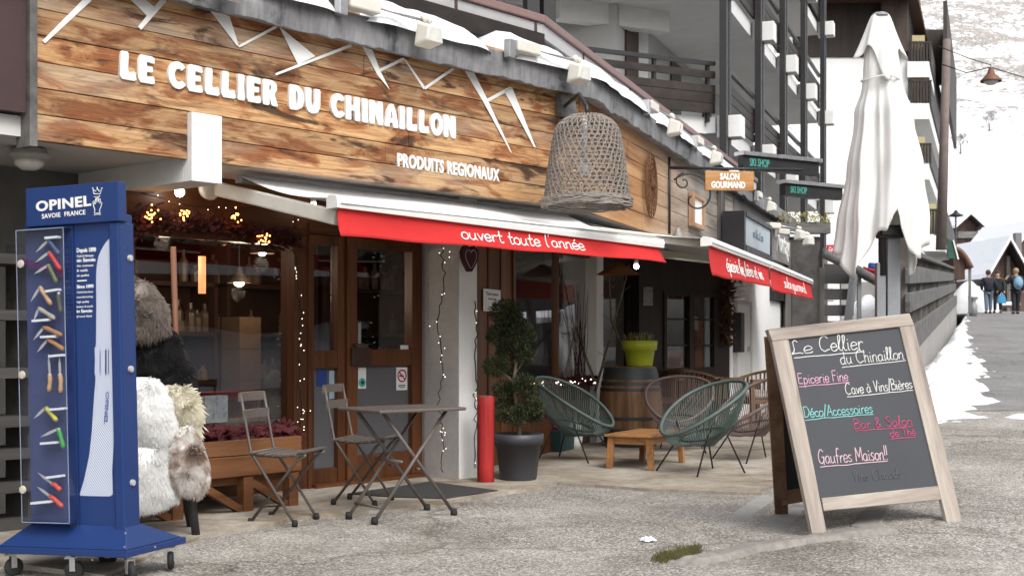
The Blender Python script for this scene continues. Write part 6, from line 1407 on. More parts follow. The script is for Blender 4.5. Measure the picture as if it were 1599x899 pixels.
MB().lathe([(.001, zz(20)), (.07, zz(22)), (.085, zz(27)), (.03, zz(28))], 20).build('cap', M_['grey_metal'], par, True)
MB().tube([(.0, 0, zz(30)), (.02, 0, zz(430))], .035, 12).build('pole', M_['dark_paint'], par, True)
b = MB(); q = [(.335 * .0 + .20 * math.cos(t) * .86, .20 * math.sin(t), zz(126) + .01 * math.sin(3 * t)) for t in lin(0, 2 * math.pi, 25)[:-1]]; b.tube(q, .008, 5, True); b.build('tie_cord', M_['parasol'], par)
b = MB(); pm = .124; b.box(pm - .06, pm + .06, -.02, .10, -.1, zz(352)); b.build('mast', M_['grey_metal'], par, bevel=.006)
b = MB(); b.box(pm - .16, pm - .075, -.02, .06, -.1, zz(410)); b.build('mast', M_['grey_metal'], par, bevel=.006)
b = MB(); b.box(-.03, pm + .08, -.06, .05, zz(372), zz(352)).box(-.01, pm + .02, -.09, -.06, zz(368), zz(356)); b.build('clamp', M_['black_metal'], par, bevel=.006)
# ------------------------------------------------------------------ timber fence on its concrete wall, road side
fd = V((.343, .939, 0)); f0 = V((5.24, 17.07, 0)); fz = lambda t: .049 * (f0.y + fd.y * t - 6.4)
fp = lambda t, dz, off=0: f0 + fd * t + V((.939, -.343, 0)) * off + V((0, 0, fz(t) + dz))
fen = thing('timber_fence', 'weathered grey timber rail fence on a concrete wall along the road', 'fence', f0)
ts = [0, 4.2, 8.4, 12.6, 17, 22, 28, 36]
for i in range(len(ts) - 1):
    a, c = ts[i], ts[i + 1] - .02
    for (z0, h_, off) in ((.62, .36, .05), (1.14, .26, .03), (1.52, .25, .03)):
        MB().bar(fp(a, z0, off), fp(c, z0, off), .07, h_).build('rail', M_['grey_wood_f'] if 'grey_wood_f' in M_ else M_['grey_wood'], fen, world=True, bevel=.01)
    MB().bar(fp(a, 1.83, -.02), fp(c, 1.83, -.02), .22, .07).build('cap_rail', M_['grey_wood'], fen, world=True, bevel=.01)
    MB().bar(fp(a, -1.03, -.02), fp(c, -1.03, -.02), .18, 3.0).build('base_wall', M_['concrete'], fen, world=True, bevel=.01)
for k in range(15):
    t = .25 + 2.35 * k; MB().bar(fp(t, .4, -.06), fp(t, 1.80, -.06), .12).build('post', M_['grey_wood_z'], fen, world=True)
def bank(Y, u):
    bw = 1.0 if Y < 19 else max(.40, 1.0 - .024 * (Y - 19)); W_ = bw * (.80 + .40 * noise.noise(V((Y * .9, 0, 5))) + .30 * noise.noise(V((Y * 2.2, 2, 5))))
    k = max(0, (u + .3) / (W_ + .3)); x = 2.05 + .365 * (Y - 8) + u * 1.07
    h_ = (.46 + .22 * noise.noise(V((Y * 1.3, 1, 3)))) * (.55 + .45 * bw) * (1 - k) - .03 + .13 * noise.noise(V((Y * 2.6, u * 3.2, 1))) + .075 * noise.noise(V((Y * 6.5, u * 7, 4))) + .035 * noise.noise(V((Y * 15, u * 16, 6)))
    h_ = h_ * sstep(12.5, 14.2, Y) - .06 * (1 - sstep(12.6, 13.6, Y)); h_ -= .5 * max(0, k - 1.15)
    return V((x, Y, ground_h(x, Y) + max(-.05, h_)))
o = MB().grid(bank, axis([(12.6, 26, .07), (26, 50, .2)]), lin(-.3, 1.5, 40)).build('snow_bank', M_['snow_dirty'], None, True); tag(o, 'ragged bank of shovelled snow along the foot of the timber fence', 'snow bank')
p = G(1590, 652); b = MB(); b.grid(lambda a, r: V((p.x + .05 + (.17 + .09 * noise.noise(V((math.cos(a) * 2, math.sin(a) * 2, 0)))) * r * math.cos(a), p.y + .25 * r * math.sin(a), ground_h(p.x, p.y) + .05 * (1 - r * r) - .005)), lin(0, 2 * math.pi, 20), lin(0, 1, 5)); o = b.build('snow_scrap', M_['snow'], None, True); tag(o, 'small flat scrap of snow on the road at the right picture edge', 'snow')
# ------------------------------------------------------------------ between annexe and fence
p = P(1258, 500, 22); t = thing('stone_pillar', 'dark weathered stone pillar beyond the farthest awning', 'pillar', V((p.x, p.y, 0)))
MB().box(-.24, .26, 0, .5, 0, 2.95).build('shaft', plain('mossy_dark_stone', (.075, .072, .068), .95, 0, .55, 5, bump=.5), t, bevel=.02); MB().box(-.34, -.242, .0, .2, 0, 2.9).build('timber_post', M_['grey_wood_z'], t); MB().box(.27, .36, -.1, .0, 0, 2.75).build('timber_post', M_['grey_wood_z'], t)
p = P(1288, 490, 20); L_ = 45 / 2000 * 20; t = thing('slatted_barrier', 'dark slatted timber barrier behind the chalkboard', 'barrier', V((p.x, p.y, 0)))
for k in range(4): MB().box(0, L_, -.02, .02, 1.30 + .25 * k, 1.47 + .25 * k + (.14 if k == 3 else 0)).build('slat', plain('wet_dark_boards', (.055, .054, .055), .6, 0, .2), t)
MB().box(-.08, -.004, -.03, .03, .2, 2.3).build('post', M_['grey_wood_z'], t); MB().box(L_ + .06, L_ + .12, -.03, .03, .2, 2.2).build('post', M_['grey_metal'], t)
t = thing('stair_handrail', 'pale timber handrail sloping down between the stone pillar and the parasol', 'handrail', P(1290, 398, 19.8)); MB().tube([P(1288, 396, 19.6), P(1336, 420, 19.8), P(1392, 452, 20.2)], .075, 10).build('rail', M_['grey_wood'], t, True, world=True); MB().bar(P(1335, 420, 19.8), P(1322, 520, 19.9), .09).build('post', M_['grey_metal'], t, world=True)
p = P(1365, 445, 21.5); o = MB().box(p.x - .55, p.x + .5, p.y, p.y + .1, 1.55, 2.15).build('grey_panel', M_['concrete'], None); tag(o, 'grey concrete panel under the sloping handrail', 'panel')
b = MB(); p = P(1366, 488, 20.8)
b.grid(lambda a, r: V((p.x + .60 * r * math.cos(a) + .05 * noise.noise(V((a * 2, r, 0))), p.y + .5 * r * math.sin(a), 1.30 + (.55 + .2 * noise.noise(V((3 * math.cos(a) * r, 3 * math.sin(a) * r, 1)))) * math.sqrt(max(0, 1 - r * r)))), lin(0, 2 * math.pi, 40), lin(0, 1, 14)); b.box(p.x - .6, p.x + .6, p.y - .45, p.y + .45, 0, 1.3)
o = b.build('snow_heap', M_['snow_dirty'], None, True); tag(o, 'heap of cleared snow behind the slatted barrier and the parasol mast', 'snow heap')
t = thing('drinks_sign', 'small red enamel sign with white lettering left of the parasol', 'sign', P(1292, 396, 20.5)); wd_ = 24 / 2000 * 20.5; MB().box(0, wd_, -.03, .03, 0, .14).build('panel', plain('signal_red_enamel', (.55, .02, .03), .4), t); text_part('lettering', 'Coca-Cola', M_['white_letter'], t, (.02, -.032, .04), (wd_ - .02, -.032, .04), .07, (0, -1, 0), bold=.02, ext=.002, shear=.3)
p = P(1378, 432, 24); t = thing('red_sledge', 'red plastic sledge leaning behind the sloping handrail', 'sledge', p); b = MB(); b.grid(lambda u, v: V((-.35 + .7 * u, .1 * math.sin(math.pi * v), -.14 + .26 * v + .08 * (2 * u - 1) ** 2)), lin(0, 1, 12), lin(0, 1, 6)); o = b.build('shell', plain('red_plastic', (.45, .025, .03), .4), t, True); o.modifiers.new('s', 'SOLIDIFY').thickness = .02
MB().box(-.35, .35, -.02, .25, -2.2, -.17).build('stand', M_['dark_wood'], t)
p = P(1370, 418, 24.2); o = MB().tube([(p.x - .15, p.y, p.z), (p.x + .15, p.y, p.z - .02)], .10, 10).build('blue_roll', plain('blue_plastic', (.03, .07, .26), .5), None, True); tag(o, 'blue plastic roll lying on the red sledge', 'roll')
t = thing('flower_box', 'flower box with faded yellow plants on the ledge below the projecting signs', 'flower box', P(1254, 345, 22)); b = MB(); b.box(-.45, .45, -.12, .12, -.22, -.03); b.build('trough', M_['grey_wood'], t)
b = MB(); rn = random.Random(12)
for k in range(260): c = V((rn.uniform(-.45, .45), rn.uniform(-.15, .12), rn.uniform(-.06, .14))); a = V((rn.uniform(-1, 1), rn.uniform(-1, 1), rn.uniform(-.5, 1))).normalized() * .05; s_ = a.orthogonal().normalized() * .02; b.add([c, c + s_ + a * .5, c + a, c - s_ + a * .5], [(0, 1, 2, 3)])
b.build('plants', plain('faded_yellow_leaves', (.22, .19, .06), .9, 0, .6, 30), t)

# ------------------------------------------------------------------ apartment building with dark balconies
K = V((3.66, 22.3, 0)); AM3 = frame(K, math.atan2(.937, .349)); apt = thing('apartment_building', 'apartment building with black steel posts and dark timber balconies behind the shop', 'building', AM3)
LV = [2.62, 5.05, 7.5, 9.95, 12.4]; PX = [0, 3.55, 6.75, 10.1, 14.0]
MB().box(-.0, 14.2, 1.9, 9, 0, 15).build('wall', plain('pale_grey_render', (.50, .50, .49), .9, 0, .06, 3), apt)
slab_m = plain('white_balcony_slab', (.62, .62, .61), .85, 0, .08, 3)
for z in LV:
    MB().box(-.1, 14.2, .10, 1.89, z - .28, z).build('slab', slab_m, apt)
    for i in range(4):
        a, c = PX[i] + .12, PX[i + 1] - .12
        b = MB()
        for k in range(4): b.box(a, c, .02, .06, z + .06 + .17 * k, z + .215 + .17 * k)
        b.build('balcony_boards', M_['dark_wood_h2'] if 'dark_wood_h2' in M_ else M_['dark_wood_h'], apt)
        MB().box(a, c, .0, .07, z + .92, z + .99).build('top_rail', M_['black_metal'], apt)
        if z > 3: MB().box(a + .4, a + 1.3, 1.86, 1.895, z + .02, z + 2.0).build('balcony_door', M_['dark_paint'] if i % 2 else plain('brown_balcony_door', (.06, .03, .02), .6), apt)
    for x in PX:
        MB().box(x - .05, x + .32, -.34, .09, z - .36, z + .02).build('slab_end', M_['white_paint'], apt, bevel=.01)
for x in PX:
    for dx in (-.16, .12): MB().box(x + dx - .09, x + dx + .09, -.12, -.0, 0, 15).build('post', M_['dark_paint'], apt)
# front-left face
dB = V((-.894, -.447, 0)); o_ = K + dB * 6.5; BM = frame(o_, math.atan2(.447, .894)); bl3 = BM
def bb(name, x0, x1, y0, y1, z0, z1, mat, bevel=0): b = MB(); b.box(x0, x1, y0, y1, z0, z1, BM); return b.build(name, mat, apt, world=True, bevel=bevel)
bb('wall', 2.3, 6.45, 2.3, 2.5, 2, 15, M_['white_wall']); bb('wall', -3, .95, .9, 1.1, 2, 15, M_['cream_wall']); bb('wall', .952, 2.298, .95, 2.5, 2, 5.06, M_['cream_wall'])
bb('side_panel', 1.0, 2.2, 1.0, 1.2, 5.06, 7.2, wood('brown_shutter', [(.03, .012, .008), (.07, .028, .018), (.10, .042, .028)], 'Z')); bb('side_panel', 2.0, 2.29, .5, 1.6, 5.06, 6.9, plain('brown_cupboard', (.09, .035, .022), .6))
for z in LV[1:]: bb('slab', -3, 6.4, .12, 2.29, z - .286, z - .006, slab_m)
for z in LV[1:3]:
    for k, (z0, h_) in enumerate(((.05, .17), (.23, .17), (.41, .13), (.66, .12))): bb('balcony_boards', 3.0, 6.35, .0, .05, z + z0, z + z0 + h_, M_['dark_wood_h'])
    bb('top_rail', 3.0, 6.35, -.01, .06, z + .88, z + .95, M_['black_metal'])
    for x in (3.9, 5.1, 6.2): bb('rail_post', x, x + .05, .02, .10, z - .1, z + .9, M_['black_metal'])
for x in (2.72, 3.02): bb('post', x - .11, x + .11, -.14, .02, 0, 15, M_['dark_paint'])
bb('balcony_door', 4.55, 5.2, 2.26, 2.295, 5.1, 6.9, M_['white_plastic']); bb('ceiling_box', 5.25, 6.0, 1.6, 2.28, 6.9, 7.2, plain('brown_soffit_box', (.08, .04, .03), .6)); bb('bench', 5.2, 5.6, 1.2, 1.6, 5.1, 5.7, M_['dark_paint'])
bb('soffit_beam', 4.1, 6.4, 1.5, 1.8, 6.85, 7.22, M_['white_paint'])
# ------------------------------------------------------------------ chalet with white wall and balconies on the right
ch0 = P(1283, 533, 45); CHM = frame(V((ch0.x, 45, 0)), R(0)); cha = thing('tall_chalet', 'tall chalet with white wall, dark timber gable and stacked balconies behind the parasol', 'building', CHM)
wx = (1418 - 1283) / 2000 * 45; zc = lambda y, Y=45: EYE.z + (533 - y) / 2000 * Y
SH = .3725; Ld = 14
def sk(x0, x1, y0, y1, z0, z1):    # slab sheared along the street direction
    return [V(q) for q in ((x0 + SH * y0, y0, z0), (x1 + SH * y0, y0, z0), (x1 + SH * y1, y1, z0), (x0 + SH * y1, y1, z0), (x0 + SH * y0, y0, z1), (x1 + SH * y0, y0, z1), (x1 + SH * y1, y1, z1), (x0 + SH * y1, y1, z1))]
MB().hexa(sk(-1, wx, 0, Ld, 0, zc(90))).build('wall', M_['white_wall'], cha); 
MB().hexa(sk(-1, wx, -.06, Ld, zc(90) + .003, zc(-30))).build('timber_gable', wood('dark_larch_cladding', [(.012, .008, .007), (.028, .019, .016), (.042, .029, .024)], 'Z', .5), cha)
MB().hexa(sk(wx - .9, wx + .02, -.5, -.07, zc(85), zc(-30))).build('shutter_panel', wood('brown_slats', [(.025, .016, .012), (.06, .04, .03), (.075, .05, .038)], 'Z', .6), cha)
b = MB(); b.hexa(sk(-1.2, wx + .4, -1.6, Ld, zc(6), zc(-4))); rf = b.build('roof', plain('brown_eave_board', (.10, .05, .03), .7), cha)
bal_w = 34 / 2000 * 45
for i, (yt, yb_) in enumerate(((68, 98), (128, 163), (226, 257), (328, 368))):
    zt2, zb2 = zc(yt), zc(yb_); xb = wx + (0 if i < 3 else .55); b = MB(); b.hexa(sk(xb, xb + bal_w, -.2, Ld - 1, zb2 - .55, zb2)); b.build('balcony_slab', M_['white_paint'], cha)
    for k in range(7): xx = xb + bal_w * (k + .2) / 7; MB().box(xx, xx + .075, -.23, -.17, zb2 + .03, zt2 - .05).build('baluster', M_['dark_wood'], cha)
    MB().box(xb, xb + bal_w, -.24, -.16, zt2 - .05, zt2 + .02).build('rail', M_['dark_wood'], cha); MB().hexa(sk(xb + bal_w, xb + bal_w + .06, -.2, Ld - 1, zb2 - .05, zt2)).build('balcony_side', M_['dark_wood_h'], cha)
    MB().box(xb + .15, xb + .6, .0 if i < 3 else .5, .12 if i < 3 else .6, zb2 + .1, zt2 + .28).build('window', plain('yellowish_blind', (.42, .36, .20), .8), cha)
# eave on the street side
b = MB(); b.hexa([V(q) for q in ((wx + .3, -1.2, zc(104)), (wx + 1.9, -1.2, zc(112)), (wx + 1.9 + SH * 12, 12, zc(112)), (wx + .3 + SH * 12, 12, zc(104)), (wx + .2, -1.2, zc(-40)), (wx + 1.85, -1.2, zc(-40)), (wx + 1.85 + SH * 12, 12, zc(-40)), (wx + .2 + SH * 12, 12, zc(-40)))])
b = MB(); b.hexa(sk(wx + bal_w + .35, wx + bal_w + .5, 3.5, Ld + 4, zc(112), zc(-40))); b.hexa(sk(wx + .0, wx + bal_w + .34, 8, 8.3, zc(60), zc(-40))); b.build('side_cladding', M_['dark_wood'], cha)
t = thing('timber_pole', 'tall bare timber pole standing at the far end of the fence', 'pole', P(1474, 533, 34)); p = P(1470, 390, 34); MB().tube([(p.x - t.matrix_world.translation.x, 0, p.z - 1.15 - .0), (P(1479, 62, 34).x - P(1474, 533, 34).x, 0, zc(62, 34) - 1.15)], [.14, .10], 10).build('shaft', plain('pole_timber', (.16, .13, .115), .8, 0, .3, 6), t, True)
# ------------------------------------------------------------------ hanging street lamp, wires
lp = P(1548, 122, 30); t = thing('street_lamp', 'rusty bell-shaped street lamp hanging from wires against the snowy slope', 'street lamp', lp)
MB().lathe([(.03, .26), (.06, .2), (.09, .10), (.12, .07), (.24, -.05), (.245, -.09), (.23, -.09)], 20, close=False).build('shade', plain('rusty_lamp_shade', (.16, .075, .045), .6, .2, .3), t, True); MB().sphere((0, 0, -.07), .17, 12, (1, 1, .6)).build('globe', plain('milk_lamp_globe', (.6, .58, .55), .3), t, True)
b = MB(); b.tube([P(1470, 100, 31), P(1510, 114, 30.5), lp + V((0, 0, .25)), P(1599, 121, 29.5), P(1680, 130, 29)], .016, 4); b.tube([lp + V((0, 0, .3)), P(1515, 92, 30.5), P(1465, 72, 31)], .014, 4); b.build('wire', M_['black_metal'], t, world=True)
# ------------------------------------------------------------------ village beyond the crest
def chalet(label, cx, Y, w_, d_, zb2, zw, zr, wallm, rot=0, front_open=False, name='chalet'):
    t = thing(name, label, 'chalet', frame(V((cx, Y, 0)), rot)); MB().box(-w_ / 2, w_ / 2, 0, d_, zb2 - 3, zw).build('wall', wallm, t)
    b = MB(); b.poly([(-w_ / 2, -.02, zw), (w_ / 2, -.02, zw), (0, -.02, zr - .1)], (0, .3, 0)); b.build('gable', wallm, t)
    ov = w_ * .16; k = (zr - zw) / (w_ / 2)
    for s_ in (-1, 1):
        x1 = s_ * (w_ / 2 + ov); z1 = zr - k * (w_ / 2 + ov)
        b = MB(); b.hexa([V(q) for q in sorted_hex(s_, x1, z1, zr, d_, 0.0, .14)]); r = b.build('roof', M_['dark_wood'], t)
        b = MB(); b.hexa([V(q) for q in sorted_hex(s_, x1, z1, zr, d_, .145, .40)]); b.build('snow_cover', M_['snow'], r)
    return t
def sorted_hex(s_, x1, z1, zr, d_, a, c): return [(x1, -1.0, z1 + a), (0, -1.0, zr + a), (0, d_ + .6, zr + a), (x1, d_ + .6, z1 + a), (x1, -1.0, z1 + c), (0, -1.0, zr + c), (0, d_ + .6, zr + c), (x1, d_ + .6, z1 + c)]
vm = wood('brown_barn_boards', [(.03, .018, .014), (.075, .042, .032), (.11, .065, .05)], 'Z', .4)
X_ = lambda px, Y: (px - 800) / 2000 * Y
zv = lambda py, Y: EYE.z + (533 - py) / 2000 * Y
bn2 = chalet('brown timber barn with steep snowy gable roof behind the three people', X_(1566, 76), 76, 54 / 2000 * 76 * 1.0, 9, 2, zv(425, 76), zv(380, 76), vm, R(6), name='barn')
b = MB(); b.box(.15, .35, -.25, -.05, 2, zv(400, 76), None); b.build('post', M_['grey_wood_z'], bn2)
c1_ = chalet('small distant chalet with a dark roof on the snow field above the fence end', X_(1510, 118), 118, 36 / 2000 * 118, 5, 2, zv(354, 118), zv(338, 118), vm, R(4))
MB().box(-1.0, 1.0, -.5, -.1, zv(372, 118), zv(362, 118)).build('balcony', M_['grey_wood'], c1_)
chalet('low snow-covered roof in the gap between barn and fence', X_(1532, 92), 92, 56 / 2000 * 92, 7, 2, zv(404, 92), zv(380, 92), vm, R(-20), name='farm_shed')
chalet('broad snowy roof at the right picture edge above the barn', X_(1612, 105), 105, 80 / 2000 * 105, 7, 2, zv(395, 105), zv(350, 105), vm, R(10), name='farmhouse')
for (px, py, w_, lab) in ((1561, 377, 9, 'small grey chimney on the snowy roofs left of the barn ridge'), (1587, 372, 12, 'wide grey chimney behind the barn ridge')):
    Y = 104; o = MB().box(X_(px, Y) - w_ / 4000 * Y, X_(px, Y) + w_ / 4000 * Y, Y - 4, Y - 3.4, zv(400, Y), zv(py - 7, Y)).build('chimney', plain('chimney_grey', (.15, .14, .135), .9), None); tag(o, lab, 'chimney')
sh_ = thing('timber_shelter', 'small timber shelter with a curved snowy roof at the end of the fence', 'shelter', P(1500, 480, 46)); x0, x1 = -.25, .42
b = MB(); b.grid(lambda u, v: V((x0 + (x1 - x0) * u, -.2 + 1.6 * v, zv(396, 46) - 1.15 - (533 - 480) / 2000 * 46 + .25 - .75 * u * u)), lin(0, 1, 10), lin(0, 1, 3)); r = b.build('roof', plain('reddish_shelter_roof', (.17, .09, .065), .8), sh_, True); r.modifiers.new('s', 'SOLIDIFY').thickness = .12
MB().box(x0, x1 - .25, 0, 1.2, 1.0, 1.75).build('wall', vm, sh_); MB().box(x1 - .14, x1 - .06, -.1, -.02, -.2, 1.4).build('post', M_['grey_wood_z'], sh_)
t = thing('green_shutter', 'dark green folded shutter leaning by the timber pole above the fence', 'shutter', P(1487, 395, 38)); b = MB(); b.hexa([V(q) for q in ((-.12, 0, -.15), (.16, 0, -.18), (.16, .1, -.18), (-.12, .1, -.15), (-.12, 0, .42), (.02, 0, .36), (.02, .1, .36), (-.12, .1, .42))]); b.build('leaf', plain('bottle_green_paint', (.02, .07, .05), .6), t); MB().bar((.03, -.02, .38), (.18, -.02, -.19), .04).build('edge', M_['white_paint'], t)
lp2 = P(1493, 372, 50); t = thing('lantern_post', 'small dark lantern on a post in front of the snow field', 'street lamp', lp2); MB().tube([(0, 0, -2), (0, 0, .85)], .03, 8).build('post', M_['black_metal'], t, True); MB().lathe([(.04, 1.10), (.10, 1.0), (.27, .90), (.27, .86), (.05, .83)], 14).build('hood', M_['black_metal'], t, True)
b = MB(); p = P(1520, 468, 50); zz0 = ground_h(p.x, 50); b.lathe([(.001, 0), (.15, 0), (.16, .40), (.10, .52), (.10, .60), (.20, .72), (.20, .75), (.001, .75)], 18, (p.x, 50, zz0)); o = b.build('metal_urn', M_['grey_metal'], None, True); tag(o, 'grey metal milk-churn shaped bin in front of the snow heap, left of the people', 'bin')
b = MB(); p = P(1522, 470, 56.5); gz0 = ground_h(p.x, 56.5) - .1
b.grid(lambda a, r: V((p.x + 1.15 * r * math.cos(a), p.y + .9 * r * math.sin(a), gz0 + (1.35 + .5 * noise.noise(V((2 * math.cos(a) * r, 2 * math.sin(a) * r, 1)))) * math.sqrt(max(0, 1 - r * r)))), lin(0, 2 * math.pi, 40), lin(0, 1, 14)); o = b.build('snow_heap', M_['snow'], None, True); tag(o, 'big white snow heap at the road crest left of the people', 'snow heap')
p = P(1572, 476, 60); t = thing('snowy_table', 'snow-topped low table between the people on the road crest', 'table', V((p.x, p.y, 2.4))); MB().box(-.55, .55, -.3, .3, .42, .60).build('snow_top', M_['snow'], t, bevel=.05); MB().box(-.5, .5, -.26, .26, .34, .418).build('top', vm, t)
for x in (-.45, .4): MB().box(x, x + .06, -.25, .25, -.1, .34).build('leg', M_['dark_wood'], t)
# bare trees on the slope
def hill_hit(px, py):
    d = ray(px, py); t = 126
    while t < 480:
        q = EYE + d * t
        if q.z <= hf(q.x, q.y).z: return q
        t += .4
    return EYE + d * 300
bark_f = plain('frosted_twigs', (.22, .205, .20), .95, 0, .15)
def bare_tree(px, py, hpx, label, seed):
    p = hill_hit(px, py); h_ = hpx / 2000 * p.y; t = thing('bare_tree', label, 'tree', p - V((0, 0, .4)), 'frosted bare trees on the slope'); rn = random.Random(seed); tb, cb = MB(), MB()
    tb.tube([(0, 0, 0), (.02 * h_, 0, h_ * .3), (0, 0, h_ * .5)], [.04 * h_ , .03 * h_, .015 * h_], 6)
    def br(a, d, L, k):
        e = a + d * L; cb.tube([a, e], [.010 * h_ / (5 - k + .5), .004 * h_], 3, caps=False)
        if k > 0:
            for _ in range(4): br(a.lerp(e, rn.uniform(.4, 1)), (d + V((rn.gauss(0, .6), rn.gauss(0, .6), rn.gauss(.15, .35)))).normalized(), L * rn.uniform(.5, .75), k - 1)
    for _ in range(8): br(V((0, 0, h_ * rn.uniform(.2, .5))), V((rn.gauss(0, .6), rn.gauss(0, .6), .8)).normalized(), h_ * .32, 3)
    tb.build('trunk', M_['bark'], t, True); cb.build('crown', bark_f, t)
bare_tree(1500, 241, 40, 'frosted bare tree on the slope nearer the timber pole', 1); bare_tree(1545, 207, 36, 'frosted bare tree standing higher on the slope below the street lamp', 2)
# ------------------------------------------------------------------ people on the road crest
skin_c = plain('skin', (.42, .26, .19), .6, 0, .05)
def skin_mesh(name, verts, edges, rad, mat, parent):
    me = bpy.data.meshes.new(name); me.from_pydata([tuple(v) for v in verts], edges, []); o = bpy.data.objects.new(name, me); col.objects.link(o); o.parent = parent
    m = o.modifiers.new('skin', 'SKIN'); m.use_smooth_shade = True; me.skin_vertices.new() if not me.skin_vertices else None
    for s_, r in zip(me.skin_vertices[0].data, rad): s_.radius = (r, r) if not isinstance(r, tuple) else r
    me.skin_vertices[0].data[0].use_root = True; o.modifiers.new('sub', 'SUBSURF').levels = 1; o.modifiers['sub'].render_levels = 2; me.materials.append(mat); return o
def person(label, loc, rz, jacket, trousers, hair, arms, step=.08, h_=1.0, g_=None):
    t = thing('person', label, 'person', frame(loc, rz), g_); s_ = h_     # faces -y
    J = lambda *q: V(q) * s_
    ha, la = arms
    vs = [J(0, 0, .95), J(0, .01, 1.2), J(0, 0, 1.42), J(0, -.01, 1.50), J(0, -.03, 1.62), J(0, -.03, 1.70)]; ed = [(0, 1), (1, 2), (2, 3), (3, 4), (4, 5)]; rd = [.14, .14, .12, .055, .095, .08]
    for k, (sx, A_) in enumerate(((-1, ha), (1, la))):
        i = len(vs); vs += [J(sx * .19, 0, 1.42), J(*A_[0]), J(*A_[1]), J(*A_[2])]; ed += [(2, i), (i, i + 1), (i + 1, i + 2), (i + 2, i + 3)]; rd += [.065, .05, .038, .035]
    for sx in (-1, 1):
        i = len(vs); st2 = step * sx; vs += [J(sx * .095, 0, .88), J(sx * .10, st2 * .6 - .02, .48), J(sx * .105, st2, .09), J(sx * .12, st2 - .16, .04)]; ed += [(0, i), (i, i + 1), (i + 1, i + 2), (i + 2, i + 3)]; rd += [.085, .06, .042, .04]
    skin_mesh('body', vs, ed, [r * s_ for r in rd], skin_c, t)
    jv = [J(0, 0, .80), J(0, .01, 1.15), J(0, 0, 1.42), J(0, -.01, 1.47)]; je = [(0, 1), (1, 2), (2, 3)]; jr = [.19, .20, .17, .09]
    for k, A_ in enumerate((ha, la)):
        i = len(jv); sx = -1 if k == 0 else 1; jv += [J(sx * .20, 0, 1.41), J(*A_[0]), J(*A_[1])]; je += [(2, i), (i, i + 1), (i + 1, i + 2)]; jr += [.09, .075, .06]
    skin_mesh('jacket', jv, je, [r * s_ for r in jr], jacket, t)
    tv = [J(0, 0, 1.0)]; te = []; tr2 = [.16]
    for sx in (-1, 1):
        i = len(tv); st2 = step * sx; tv += [J(sx * .10, 0, .86), J(sx * .10, st2 * .6 - .02, .48), J(sx * .105, st2, .10)]; te += [(0, i), (i, i + 1), (i + 1, i + 2)]; tr2 += [.11, .085, .07]
    skin_mesh('trousers', tv, te, [r * s_ for r in tr2], trousers, t)
    for sx in (-1, 1): b = MB(); b.sphere(J(sx * .115, step * sx - .06, .05), .075 * s_, 8, (.75, 1.9, .7)); b.build('shoe', M_['rubber'], t, True)
    b = MB(); b.sphere(J(0, -.015, 1.69), .115 * s_, 12, (1, 1.05, 1.05)); b.v = [v if not (v.y < -.05 * s_ and v.z < 1.70 * s_) else V((v.x * .8, -.045 * s_, v.z)) for v in b.v]; b.build('hair', hair, t, True)
    f = MB(); f.sphere(J(0, -.125, 1.645), .018 * s_, 6)
    for sx in (-1, 1): f.sphere(J(sx * .1, -.03, 1.65), .022 * s_, 6, (.5, 1, 1.4))
    f.build('nose_and_ears', skin_c, t, True)
    return t
dk_j = plain('black_navy_jacket', (.014, .015, .024), .8, 0, .2); gr_j = plain('dark_green_jacket', (.02, .024, .022), .8, 0, .2); jean = plain('washed_jeans', (.13, .17, .22), .85, 0, .25); dk_t = plain('black_ski_trousers', (.012, .013, .018), .8, 0, .2)
hair_d = plain('brown_hair', (.05, .035, .025), .7, 0, .2); hair_g = plain('fair_hair', (.28, .20, .12), .7, 0, .2)
def pl(px, Y): x = X_(px, Y); return V((x, Y, ground_h(x, Y)))
person('person in a black jacket and pale jeans seen from behind on the road crest', pl(1544, 54), R(175), dk_j, jean, hair_d, (((-.30, .05, 1.17), (-.36, -.02, .92), (-.36, -.04, .84)), ((.28, .0, 1.16), (.22, -.16, .98), (.16, -.22, .96))), .10, 1.02)
person('person in a dark green coat holding a bright blue bag, beside the black jacket', pl(1558.5, 54.6), R(-35), gr_j, dk_t, hair_d, (((-.27, -.03, 1.16), (-.20, -.22, 1.05), (-.12, -.26, 1.05)), ((.27, .02, 1.15), (.28, -.06, .90), (.28, -.08, .82))), .05, 1.0)
pp = pl(1587, 53); bk = person('person in dark ski clothes wearing a pale blue rucksack on the right of the road', pp, R(178), dk_j, dk_t, hair_g, (((-.27, .0, 1.15), (-.28, -.08, .90), (-.28, -.10, .82)), ((.30, -.02, 1.2), (.34, -.2, 1.35), (.20, -.24, 1.52))), .09, 1.06)
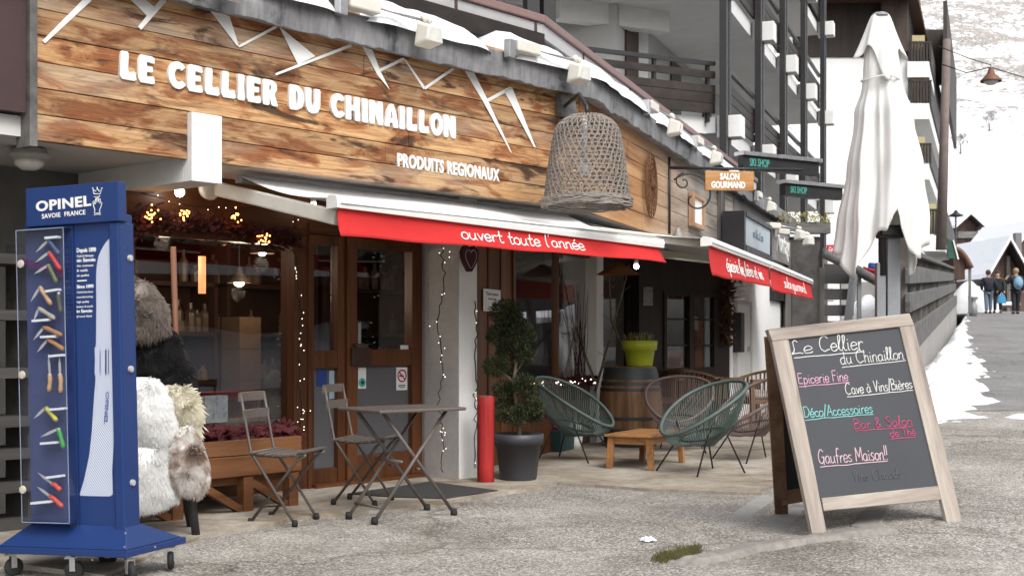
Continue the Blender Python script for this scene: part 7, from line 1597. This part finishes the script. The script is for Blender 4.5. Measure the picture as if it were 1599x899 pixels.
t = thing('rucksack', 'pale blue rucksack worn on the back of the person at the right edge', 'rucksack', frame(pp + V((0, -.24, 1.28)), 0)); b = MB(); b.sphere((0, 0, 0), .25, 14, (.8, .55, 1.1)); b.build('bag', plain('pale_blue_nylon', (.16, .30, .42), .6, 0, .15), t, True); b = MB(); b.sphere((0, -.11, -.10), .12, 10, (1.1, .5, .8)); b.build('pocket', plain('grey_blue_nylon', (.10, .19, .28), .6), t, True)
t = thing('carrier_bag', 'bright blue carrier bag held by the person in the green coat', 'bag', pl(1563, 54.2) + V((0, -.1, .62))); b = MB(); b.hexa([V(q) for q in ((-.2, -.07, -.2), (.2, -.07, -.2), (.2, .07, -.2), (-.2, .07, -.2), (-.13, -.02, .16), (.13, -.02, .16), (.13, .02, .16), (-.13, .02, .16))]); b.build('bag', plain('bright_blue_plastic', (.03, .24, .45), .5), t, bevel=.03)
b = MB(); b.tube([(-.06, 0, .15), (0, 0, .26), (.06, 0, .15)], .01, 5); b.build('handle', M_['white_plastic'], t)
# ------------------------------------------------------------------ the house across the street (mirrored in the shop windows)
op = thing('facing_house', 'dark timber house with snow-covered balconies across the street, mirrored in the shop windows', 'house', frame(V((17, -6, 0)), R(78)))
MB().box(-8, 22, -9, 0, 0, 9).build('wall', M_['dark_wood_h'], op)
b = MB(); b.grid(lambda u, v: V((-8 + 30 * u, 3.2 * v, (1.5 + .5 * noise.noise(V((u * 14, 0, 0)))) * (1 - v) ** 1.3 - .02)), lin(0, 1, 60), lin(0, 1, 8)); b.build('snow_drift', M_['snow'], op, True)
for z in (2.5, 4.9): MB().box(-8, 22, .002, 1.4, z, z + .18).build('balcony', M_['dark_wood'], op); MB().box(-8, 22, .9, 1.45, z + .185, z + .50).build('snow_edge', M_['snow'], op); MB().box(-8, 22, 1.35, 1.4, z + .55, z + 1.1).build('balcony_boards', M_['dark_wood_h'], op)
for k in range(9): MB().box(-6.5 + 3.1 * k, -5.3 + 3.1 * k, .003, .06, 3.1, 4.5).build('window', M_['white_paint'], op)
MB().hexa([V(q) for q in ((-9, -5, 12), (23, -5, 12), (23, 2.2, 8.6), (-9, 2.2, 8.6), (-9, -5, 12.5), (23, -5, 12.5), (23, 2.2, 9.1), (-9, 2.2, 9.1))]).build('roof', M_['snow'], op)
